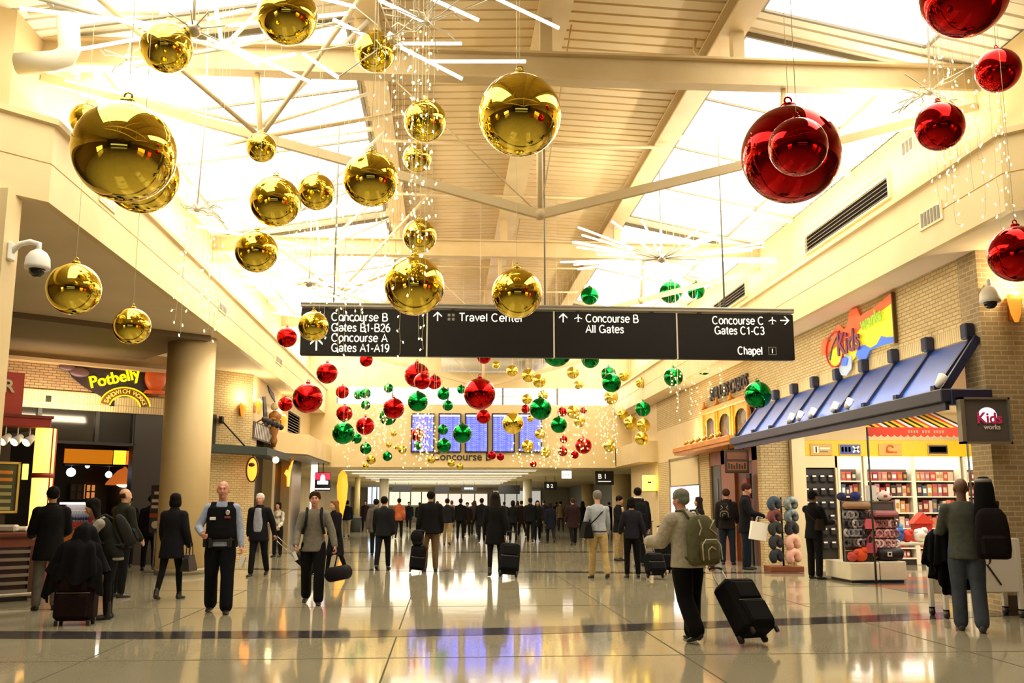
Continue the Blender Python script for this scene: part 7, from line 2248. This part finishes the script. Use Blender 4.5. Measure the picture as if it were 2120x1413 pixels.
# security guard
def guard_kit(root, J, raw, part):
    part('vest', 'gv', lambda: (lambda mb: (torso(mb, J, .046, .47, .05, False, .05), [loft(mb, [(J['N'] - J['sp'] * .1 + Vector((sd * .11, y_, 0)), J['rt'], J['fw'], .05, .03), (J['N'] - J['sp'] * .005 + Vector((sd * .105, y_ * .45, 0)), J['rt'], J['fw'], .045, .03)]) for sd in (-1, 1) for y_ in (-.09, .09)], mb)[2])(MB()), cloth('17171c'))
    c = J['N'] - J['sp'] * .15 + J['fw'] * .168
    m = MB(); m.ball((c.x + -.09, c.y, c.z), 1, mat('badge_silver', 'd8dbe0', .25, .8), 12, 8, (.03, .008, .036)); raw('badge', m)
    c = J['N'] - J['sp'] * .23 + J['fw'] * .178
    m = MB(); m.box((c.x + .06, c.y - .004, c.z - .02), (c.x + .14, c.y + .006, c.z + .02), WHITE, .004); raw('name_patch', m)
    c = J['N'] - J['sp'] * .17 + J['fw'] * .172
    m = MB(); m.box((c.x - .13, c.y - .004, c.z - .06), (c.x - .05, c.y + .01, c.z - .03), mat('patch_red', '7a2f24', .5), .004); raw('chest_patch', m)
    m = MB(); z = J['P'].z + .03
    m.tube([(.178 * math.cos(a), .01 + .142 * math.sin(a), z) for a in [2 * PI * k / 28 for k in range(29)]], .024, BLACK, 8, caps=False); raw('belt', m)
    for (x, y) in ((-.2, .02), (.2, .03), (.12, .13), (-.13, .12)):
        m = MB(); m.box((x - .03, y - .03, z - .1), (x + .03, y + .03, z + .03), BLACK, .01); raw('belt_pouch', m)
P = person('police officer with shaved head, light blue shirt and black vest, walking forward', at(450, 1268), hgt(450, 1268, 997), 186,
           dict(SMALL1, lean=0, ra=(8, 24, 62, 34), la=(2, 14, 16, 0), ll=(10, 3, 5), rl=(-9, 10, 5), gripl=.9, gripr=.7),
           dict(skin=SK['ruddy'], hairstyle='bald', top=cloth('8d97ae', 20), topkind='shirt', toplen=.06, legs=cloth('191a22'), fit=.034, face=True, belly=.05, extra=[guard_kit]))
hl = P['hdl']
t = thing('folded_paper', 'white folded papers in the left hand of the police officer', 'paper', (hl.x + .02, hl.y - .02, hl.z - .10))
m = MB(); m.box((-.035, -.06, -.11), (.03, -.045, .06), WHITE, T=Matrix.Rotation(.35, 4, 'Y')); m.box((-.0, -.045, -.10), (.05, -.03, .05), mat('paper_grey', 'c9c5bb', .6), T=Matrix.Rotation(.25, 4, 'Y')); m.build('sheet', t, world=False)
# white haired man with his case
def suit_front(c):
    def f(root, J, raw, part):
        part('shirt', 'sf' + c, lambda: (lambda mb: ([loft(mb, [(J['P'] + J['sp'] * z + J['fw'] * (.085 - abs(x_) * .12) + J['rt'] * (x_ * k_), J['rt'], J['fw'], .05, .068) for z, k_ in ((.0, .8), (.2, 1.0), (.4, .8), (.52, .3))]) for x_ in (-.06, -.02, .02, .06)], mb)[1])(MB()), cloth(c, 20))
    return f
P = person('white haired person in a dark open suit over a grey shirt, pulling a case', at(533, 1192), hgt(533, 1192, 1022), 172, dict(SMALL2, la=(-22, 16, 10, 0), gripl=.9),
           dict(skin=SK['ruddy'], hair=HW, hairstyle='short', top=cloth('1c1d24'), topkind='jacket', toplen=.2, legs=cloth('1b1c22'), face=True, brow=HW, extra=[suit_front('8a8d98')]), 1)
hp = P['hdl']; bs = atZ(0, 622, 1196)
suitcase('dark case on a long tilted handle trailing the white haired person', (bs.x + .1, bs.y + 1.2, 0), (hp.x, hp.y, hp.z - .02), (.35, 1, 0), .38, .22, .62, cloth('2b2926'))
def straps(root, J, raw, part):
    for sd in (-1, 1):
        m = MB(); x = sd * .115
        m.tube([Vector((x, J['N'].y + .0 - .06, J['N'].z - .02)), Vector((x, J['N'].y + .03, J['N'].z + .012)), Vector((x, J['N'].y + .125, J['N'].z - .12)), Vector((x * 1.15, J['P'].y + .155, J['P'].z + .28)), Vector((x * 1.5, J['P'].y + .08, J['P'].z + .16))], .022, cloth('2a2a2c'), 6); raw('strap', m)
P = person('dark haired person in a grey sweatshirt with dark shoulder straps, walking forward', at(645, 1250), hgt(645, 1250, 1018), 184, dict(SMALL1, ra=(10, 14, 26, 6), la=(4, 22, 16, 0), gripr=.9, gripl=.8),
           dict(skin=SK['ruddy'], hair=HBR, hairstyle='short', top=cloth('6f6a5f', 20), topkind='sweater', toplen=.12, legs=cloth('1d1c20'), fit=.03, face=True, extra=[straps]))
hr = P['hdr']
t = thing('folded_paper', 'small white paper in the hand of the person in the grey sweatshirt', 'paper', (hr.x - .0, hr.y - .05, hr.z - .06))
m = MB(); m.box((-.02, -.01, -.09), (.03, .0, .05), WHITE, T=Matrix.Rotation(-.4, 4, 'Y')); m.build('sheet', t, world=False)
hl = P['hdl']
t = thing('duffel_bag', 'dark duffel bag carried low by the person in the grey sweatshirt', 'bag', (hl.x + .06, hl.y + .02, hl.z - .34))
t.rotation_euler.z = 1.1
m = MB(); m.tube([(-.28, 0, 0), (-.24, 0, 0), (.2, 0, .02), (.24, 0, .02)], [.07, .115, .115, .07], cloth('241e22'), 16); m.build('bag_body', t, world=False)
m = MB(); m.tube([(-.14, 0, .1), (-.08, 0, .28), (-.02, 0, .31), (.04, 0, .28), (.1, 0, .11)], .012, cloth('241e22'), 6); m.build('handle', t, world=False)
P = person('person with long fair hair in a long dark coat behind the grey sweatshirt', at(692, 1192), hgt(692, 1192, 1035), 128, dict(SMALL2, la=(12, 8, 50, 10), pitch=8), dict(skin=SK['light'], hair=HBL, hairstyle='long', fem=True, top=cloth('1d1b24'), topkind='coat', toplen=.44, legs=BLK, fit=.0), 1)
P = person('dark haired person in a white patterned top by the dark shopfront', at(573, 1152), hgt(573, 1152, 1040), 160, dict(STAND, ra=(20, 8, 60, 20), la=(10, 8, 40, 10)), dict(skin=SK['tan'], hair=HB, hairstyle='bob', fem=True, top=mottled('white_pattern_cloth', 'e9e2cf', '5a5348', 9, .8), topkind='shirt', toplen=.1, legs=cloth('24232a')), 1)
# ------------------------------------------------------------------ the middle distance
P = person('person in a dark cap and navy top near the litter bin', at(717, 1112), 1.72, 5, dict(SMALL1), dict(skin=SK['tan'], hair=cloth('17171c'), hairstyle='cap', top=cloth('1b2338'), topkind='jacket', toplen=.12, legs=cloth('8d8470')), 0)
P = person('person in a dark green jacket and jeans walking away, left of centre', at(792, 1178), hgt(792, 1178, 1028), -6, dict(SMALL2), dict(skin=SK['tan'], hair=HB, top=cloth('26282a'), topkind='jacket', toplen=.14, legs=cloth('1e1f26')), 1)
P = person('person half hidden at the left of the dark green jacket', at(776, 1150), 1.74, 0, dict(WALK1), dict(skin=SK['tan'], hair=HB, top=cloth('4a443e'), topkind='jacket', toplen=.2, legs=cloth('2a292c')), 1)
P = person('person in an orange and brown jacket walking away past the low ceiling edge', at(825, 1114), hgt(825, 1114, 1030), 0, dict(WALK2), dict(skin=SK['light'], hair=HB, hairstyle='knit', top=mottled('orange_jacket', '8a3a22', 'c86a3a', 5, .8), topkind='jacket', toplen=.14, legs=cloth('2c2a30')), 1)
P = person('person in a black jacket and brown trousers with a black case at the left', at(890, 1182), hgt(890, 1182, 1018), 4, dict(STAND, la=(2, 10, 20, 0), gripl=.9), dict(skin=SK['tan'], hair=HB, top=BLK, topkind='puffer', toplen=.13, legs=BROWNT, fit=.016), 1)
b_ = atZ(0, 862, 1184); hp = P['hdl']
suitcase('upright black case with a rounded bag on top, left of the brown trousers', (b_.x, b_.y, 0), (b_.x + .1, b_.y + .02, .95), (1, 0, 0), .36, .24, .62, cloth('15151a'))
mb = MB(); mb.ball((0, 0, .15), 1, _pm, 16, 10, (.15, .13, .17)); mb.ball((.02, 0, .0), 1, _pm, 12, 8, (.13, .12, .06))
me = remesh(mb, .02, 4); me.materials.append(cloth('17171b')); o_ = bpy.data.objects.new('travel_bag', me); COL.objects.link(o_); o_.location = (b_.x, b_.y - .14, .66); tag(o_, 'rounded black bag riding on the upright black case', 'bag')
P = person('person in a dark jacket and tan trousers ahead of the black case', at(925, 1128), hgt(925, 1128, 1032), -5, dict(SMALL1), dict(skin=SK['tan'], hair=HB, top=cloth('25242a'), topkind='jacket', toplen=.1, legs=TAN), 1)
P = person('person with long dark hair and a black coat pulling a black case, centre', at(1025, 1192), hgt(1025, 1192, 1019), -4, dict(SMALL2, ra=(-16, 14, 10, 0), gripr=.9), dict(skin=SK['tan'], hair=mat('hair_dark', '211a16', .6), hairstyle='long', fem=True, top=BLK, topkind='coat', toplen=.28, legs=BLK, fit=.002), 1)
b_ = atZ(0, 1051, 1196); hp = P['hdr']
suitcase('large black case standing behind the person with long dark hair', (b_.x, b_.y, 0), (hp.x + .06, hp.y - .05, max(hp.z, .95)), (1, .0, 0), .44, .28, .70, cloth('131317'))
P = person('person in a light blue shirt and khaki trousers walking away with a shoulder bag', at(1240, 1197), hgt(1240, 1197, 1016), 6, dict(SMALL1, la=(6, 14, 20, 4)), dict(skin=SK['light'], hair=HG, hairstyle='short', top=cloth('9aa0aa', 20), topkind='shirt', toplen=.05, legs=cloth('a08a5e'), fit=.02,
     extra=[lambda root, J, raw, part: raw('belt', (lambda m: m.tube([(.172 * math.cos(a), .128 * math.sin(a), J['P'].z - .0) for a in [2 * PI * k / 24 for k in range(25)]], .016, mat('belt_brown', '2e1d14', .5), 6, caps=False))(MB()))]))
shoulder_bag('black shoulder bag slung across the light blue shirt', P, cloth('17171b'), 'l', .42, .2, .3, z=.06)
P = person('person in a dark open jacket and tan trousers, turned sideways beyond the blue shirt', at(1282, 1160), hgt(1282, 1160, 1028), -120, dict(STAND, ra=(22, 6, 60, 16), la=(14, 8, 50, 10), pitch=18), dict(skin=SK['tan'], hair=HB, top=cloth('191a20'), topkind='jacket', toplen=.18, legs=TAN, extra=[suit_front('b5ab93')]), 1)
P = person('tall person in a dark jacket with a pale collar behind the purple top', at(1324, 1172), hgt(1324, 1172, 1010), 0, dict(SMALL2), dict(skin=SK['light'], hair=HB, top=cloth('1a1a20'), topkind='jacket', toplen=.14, legs=cloth('222228'),
     extra=[lambda root, J, raw, part: raw('collar', (lambda m: m.tube([(J['N'].x + .078 * math.cos(a), J['N'].y + .07 * math.sin(a), J['N'].z + .055) for a in [2 * PI * k / 20 for k in range(21)]], .02, mat('collar_pale', 'e8e2d4', .7), 8, caps=False))(MB()))]), 1)
backpack('black backpack on the tall person with the pale collar', P, cloth('15151a'), .32, .18, .46)
P = person('dark haired person in a purple grey top and black trousers, back turned', at(1310, 1195), hgt(1310, 1195, 1031), -3, dict(STAND, la=(4, 16, 50, 8), ra=(-6, 18, 10, 0), gripr=.9), dict(skin=SK['tan'], hair=HB, hairstyle='bob', fem=True, top=cloth('33303c'), topkind='sweater', toplen=.1, legs=BLK, fit=.012), 1)
b_ = atZ(0, 1356, 1198); hp = P['hdr']
suitcase('black case beside the purple top, its handle slanting to a hand', (b_.x, b_.y, 0), (hp.x + .02, hp.y, max(hp.z, .9)), (1, .2, 0), .42, .26, .5, cloth('14141a'))
b2 = atZ(0, 1376, 1188)
suitcase('taller black case with a silver tag beyond the one by the purple top', (b2.x + .1, b2.y + .75, 0), (b2.x + .1, b2.y + .75, 1.05), (1, .1, 0), .44, .28, .74, cloth('16171d'))
# ------------------------------------------------------------------ right foreground
P = person('person in a beige sweater and black trousers walking away with an olive backpack', at(1428, 1326), 1.71, 26, dict(lean=7, ll=(-9, 20, 4), rl=(7, 3, 3), la=(26, 14, 62, 10), ra=(-12, 22, 8, -4), yaw=18, pitch=6, gripr=.95, gripl=.5),
           dict(skin=SK['ruddy'], hair=cloth('6f7466', 24), hairstyle='knit', top=cloth('a39a86', 22), topkind='puffer', toplen=.10, legs=cloth('0f0e10'), fit=.045, hem=.96))
pk_ = backpack('olive green backpack with beige piping on the beige sweater', P, cloth('55523a', 18), .40, .22, .58, .02, mat('piping_beige', 'c9bf98', .6), .0)
hp = P['hdr']; w1, w2 = atZ(0, 1521, 1339), atZ(0, 1592, 1331)
bm0 = (w1 + w2) / 2
suitcase('large black wheeled case tilted behind the olive backpack', (bm0.x, bm0.y, 0), (hp.x, hp.y, hp.z), (w2 - w1).normalized(), .46, .30, .70, cloth('1b191b'))
P = person('dark haired person mostly hidden behind the olive backpack', at(1452, 1172), hgt(1452, 1172, 1030), 70, dict(STAND), dict(skin=SK['tan'], hair=mat('hair_dark'), hairstyle='long', fem=True, top=cloth('2c1c20'), topkind='jacket', toplen=.16, legs=BLK), 1)
P = person('person in a dark brown jacket and jeans at the wood shop doorway', at(1508, 1168), hgt(1508, 1168, 1014), -25, dict(STAND, ra=(16, 8, 40, 10), pitch=12), dict(skin=SK['tan'], hair=HBR, top=cloth('2e2722'), topkind='jacket', toplen=.12, legs=cloth('2c3946'), fit=.02), 1)
backpack('small dark backpack with a pale pocket on the brown jacket', P, cloth('29241f'), .26, .14, .36, piping=mat('piping_grey', '8d8575', .6))
P = person('person in a dark blazer and jeans holding a white shopping bag', at(1548, 1178), hgt(1548, 1178, 1003), -110, dict(STAND, pitch=20, la=(10, 8, 30, 4), ra=(26, 14, 50, 2), gripr=.9), dict(skin=SK['ruddy'], hair=mat('hair_auburn', '3a2018', .6), top=cloth('1b1a20'), topkind='jacket', toplen=.2, legs=cloth('232c3c'), fit=.02, extra=[suit_front('6a2f34')]), 1)
hr = atY(P['hdr'].y - .25, 1566, 1078)
t = thing('shopping_bag', 'white paper shopping bag held by the person in the dark blazer', 'bag', (hr.x, hr.y, hr.z - .44))
m = MB(Matrix.Rotation(.16, 4, 'Y')); m.box((-.19, -.07, 0), (.19, .07, .42), mat('paper_white', 'f4efe2', .6), .004); m.build('bag_body', t, world=False)
m = MB(Matrix.Rotation(.16, 4, 'Y'))
for y in (-.05, .05): m.tube([(-.08, y, .42), (-.06, y * .5, .54), (.06, y * .5, .54), (.08, y, .42)], .006, WHITE, 5)
m.build('handle', t, world=False)
P = person('person in black with a cap reaching towards the accessories rack', at(1690, 1198), hgt(1690, 1198, 1018), -62, dict(STAND, la=(58, 10, 25, 6), ra=(20, 8, 70, 8), pitch=8), dict(skin=SK['brown'], hair=cloth('14141a'), hairstyle='cap', top=BLK, topkind='jacket', toplen=.14, legs=BLK, fit=.02))
shoulder_bag('small brown bag slung over the person in black by the rack', P, cloth('3a2a1c'), 'r', .24, .1, .2, z=.2)
# bald man with coat and backpack
P = person('bald person in a charcoal sweater and dark jeans walking towards the toy store', at(2012, 1306), hgt(2012, 1306, 992), -24, dict(lean=3, ll=(6, 3, 2), rl=(-6, 9, 2), la=(20, 14, 58, -2), ra=(4, 12, 14, 2), yaw=8, gripl=.6),
           dict(skin=SK['brown'], hairstyle='bald', top=cloth('45473f', 18), topkind='sweater', toplen=.12, legs=cloth('3e444f', 10), fit=.03, shoes=mat('sneaker', '3a3a3a', .6), belly=.03))
pkb = backpack('dark maroon black backpack over the right shoulder of the bald person', P, cloth('1f1619', 12), .38, .22, .58, .27, drop=.03)
J, Mw = P['J'], P['M']
t = thing('carried_coat', 'black coat draped over the left arm of the bald person', 'coat', Mw @ (J['ell'] + Vector((.13, .06, 0))))
w_ = (Mw.to_3x3() @ (J['wrl'] - J['ell']))
drape(t, [(w_ * .45 + Vector((-.02, 0, .07)), .15, .09, .24, .15, .72, 9, 5), (w_ * .2 + Vector((-.12, -.02, .05)), .09, .06, .14, .10, .5, 6, 6), (w_ * .6 + Vector((-.2, .02, .03)), .08, .06, .15, .10, .40, 6, 7)], cloth('0f0f13'))
q = atY(P['N'].y - .25, 2035, 1030)
t = thing('padded_case', 'tall black padded case rising over the shoulder of the bald person', 'case', (q.x + .02, q.y, q.z - .30))
m = MB(); m.lathe([(.05, -.12), (.125, 0), (.125, .2), (.115, .42), (.09, .52), (.05, .56), (0, .565)], cloth('101013'), n=22); m.build('case_body', t, world=False)
m = MB(); m.lathe([(.098, .49), (.10, .51), (.09, .535)], GREY, n=22); m.build('lid_band', t, world=False)
# ------------------------------------------------------------------ shadows inside the sandwich shop and the far crowd
random.seed(5)
for (px, py, hp_, c, lb) in ((258, 1174, 1046, '1d1a1e', 'person in dark clothes waiting in the sandwich shop doorway, left'), (306, 1180, 1042, '221d26', 'person in dark clothes waiting in the sandwich shop doorway, right')):
    x, y = at(px, py); person(lb, (x, y), 1.74, 20, dict(STAND), dict(skin=SK['tan'], hair=HB, top=cloth(c), topkind='jacket', toplen=.16, legs=BLK), 0)
CR = [(868, 1098, 'b', 'person in black far off behind the brown trousers, left'), (905, 1100, 'g', 'person far off between the brown and the tan trousers'), (953, 1118, 'b', 'person in dark red far off right of the tan trousers'),
      (967, 1110, 'm', 'person in maroon far off, left of the long dark hair'), (982, 1108, 'g', 'person in grey far off, left of the long dark hair'), (997, 1122, 'b', 'person in black close left of the long dark hair'),
      (1062, 1122, 'b', 'person in dark clothes just right of the long dark hair'), (1080, 1110, 'm', 'person in plum far off right of centre'), (1098, 1122, 'b', 'left one of two people in black jackets, right of centre'),
      (1113, 1120, 'b', 'right one of two people in black jackets, right of centre'), (1126, 1104, 'g', 'small far person right of the two black jackets'), (1140, 1124, 'n', 'person in a navy coat with a hood, right of centre'),
      (1161, 1100, 't', 'small far person in brown carrying a bag, right of centre'), (1187, 1128, 'm', 'bent person in a dark maroon coat left of the light blue shirt'), (1207, 1112, 'b', 'far person in black just left of the light blue shirt'),
      (846, 1096, 'n', 'far person in navy right of the orange jacket'), (935, 1094, 't', 'far person in brown beyond the tan trousers'), (1044, 1098, 'g', 'far person in grey beyond the long dark hair'),
      (1022, 1090, 'n', 'tiny far person in the middle of the corridor'), (1072, 1090, 't', 'tiny far person in tan right of the middle of the corridor'), (1152, 1090, 'b', 'tiny far person before the white far column'),
      (755, 1100, 'm', 'far person in rust colour by the wheelchair'), (1262, 1100, 'b', 'far person in black behind the light blue shirt, right'), (978, 1088, 'b', 'tiny far person in black left of the middle of the corridor')]
CC = dict(b=('17171b', '19191d'), g=('38373a', '2a292d'), m=('3a2226', '201d22'), n=('1c2133', '22252e'), t=('5a4632', '3a332c'))
PS = [dict(SMALL1), dict(SMALL2), dict(STAND), dict(WALK1)]
for k, (px, py, c, lb) in enumerate(CR):
    x, y = at(px, py)
    hs2 = ('short', 'bob', 'short', 'knit', 'long')[k % 5]
    person(lb, (x, y), 1.66 + (k * 37 % 11) * .015, (0, 8, -10, 180, 5, 0)[k % 6], PS[k % 4],
           dict(skin=(SK['tan'], SK['light'], SK['brown'])[k % 3], hair=(HB, HBR, mat('hair_dark'))[k % 3], hairstyle=hs2, fem=hs2 in ('bob', 'long'), top=cloth(CC[c][0]), topkind=('jacket', 'coat')[k % 2], toplen=(.14, .3)[k % 2], legs=cloth(CC[c][1])), 0, group=None)
bpy.data.scenes.remove(_tmp)
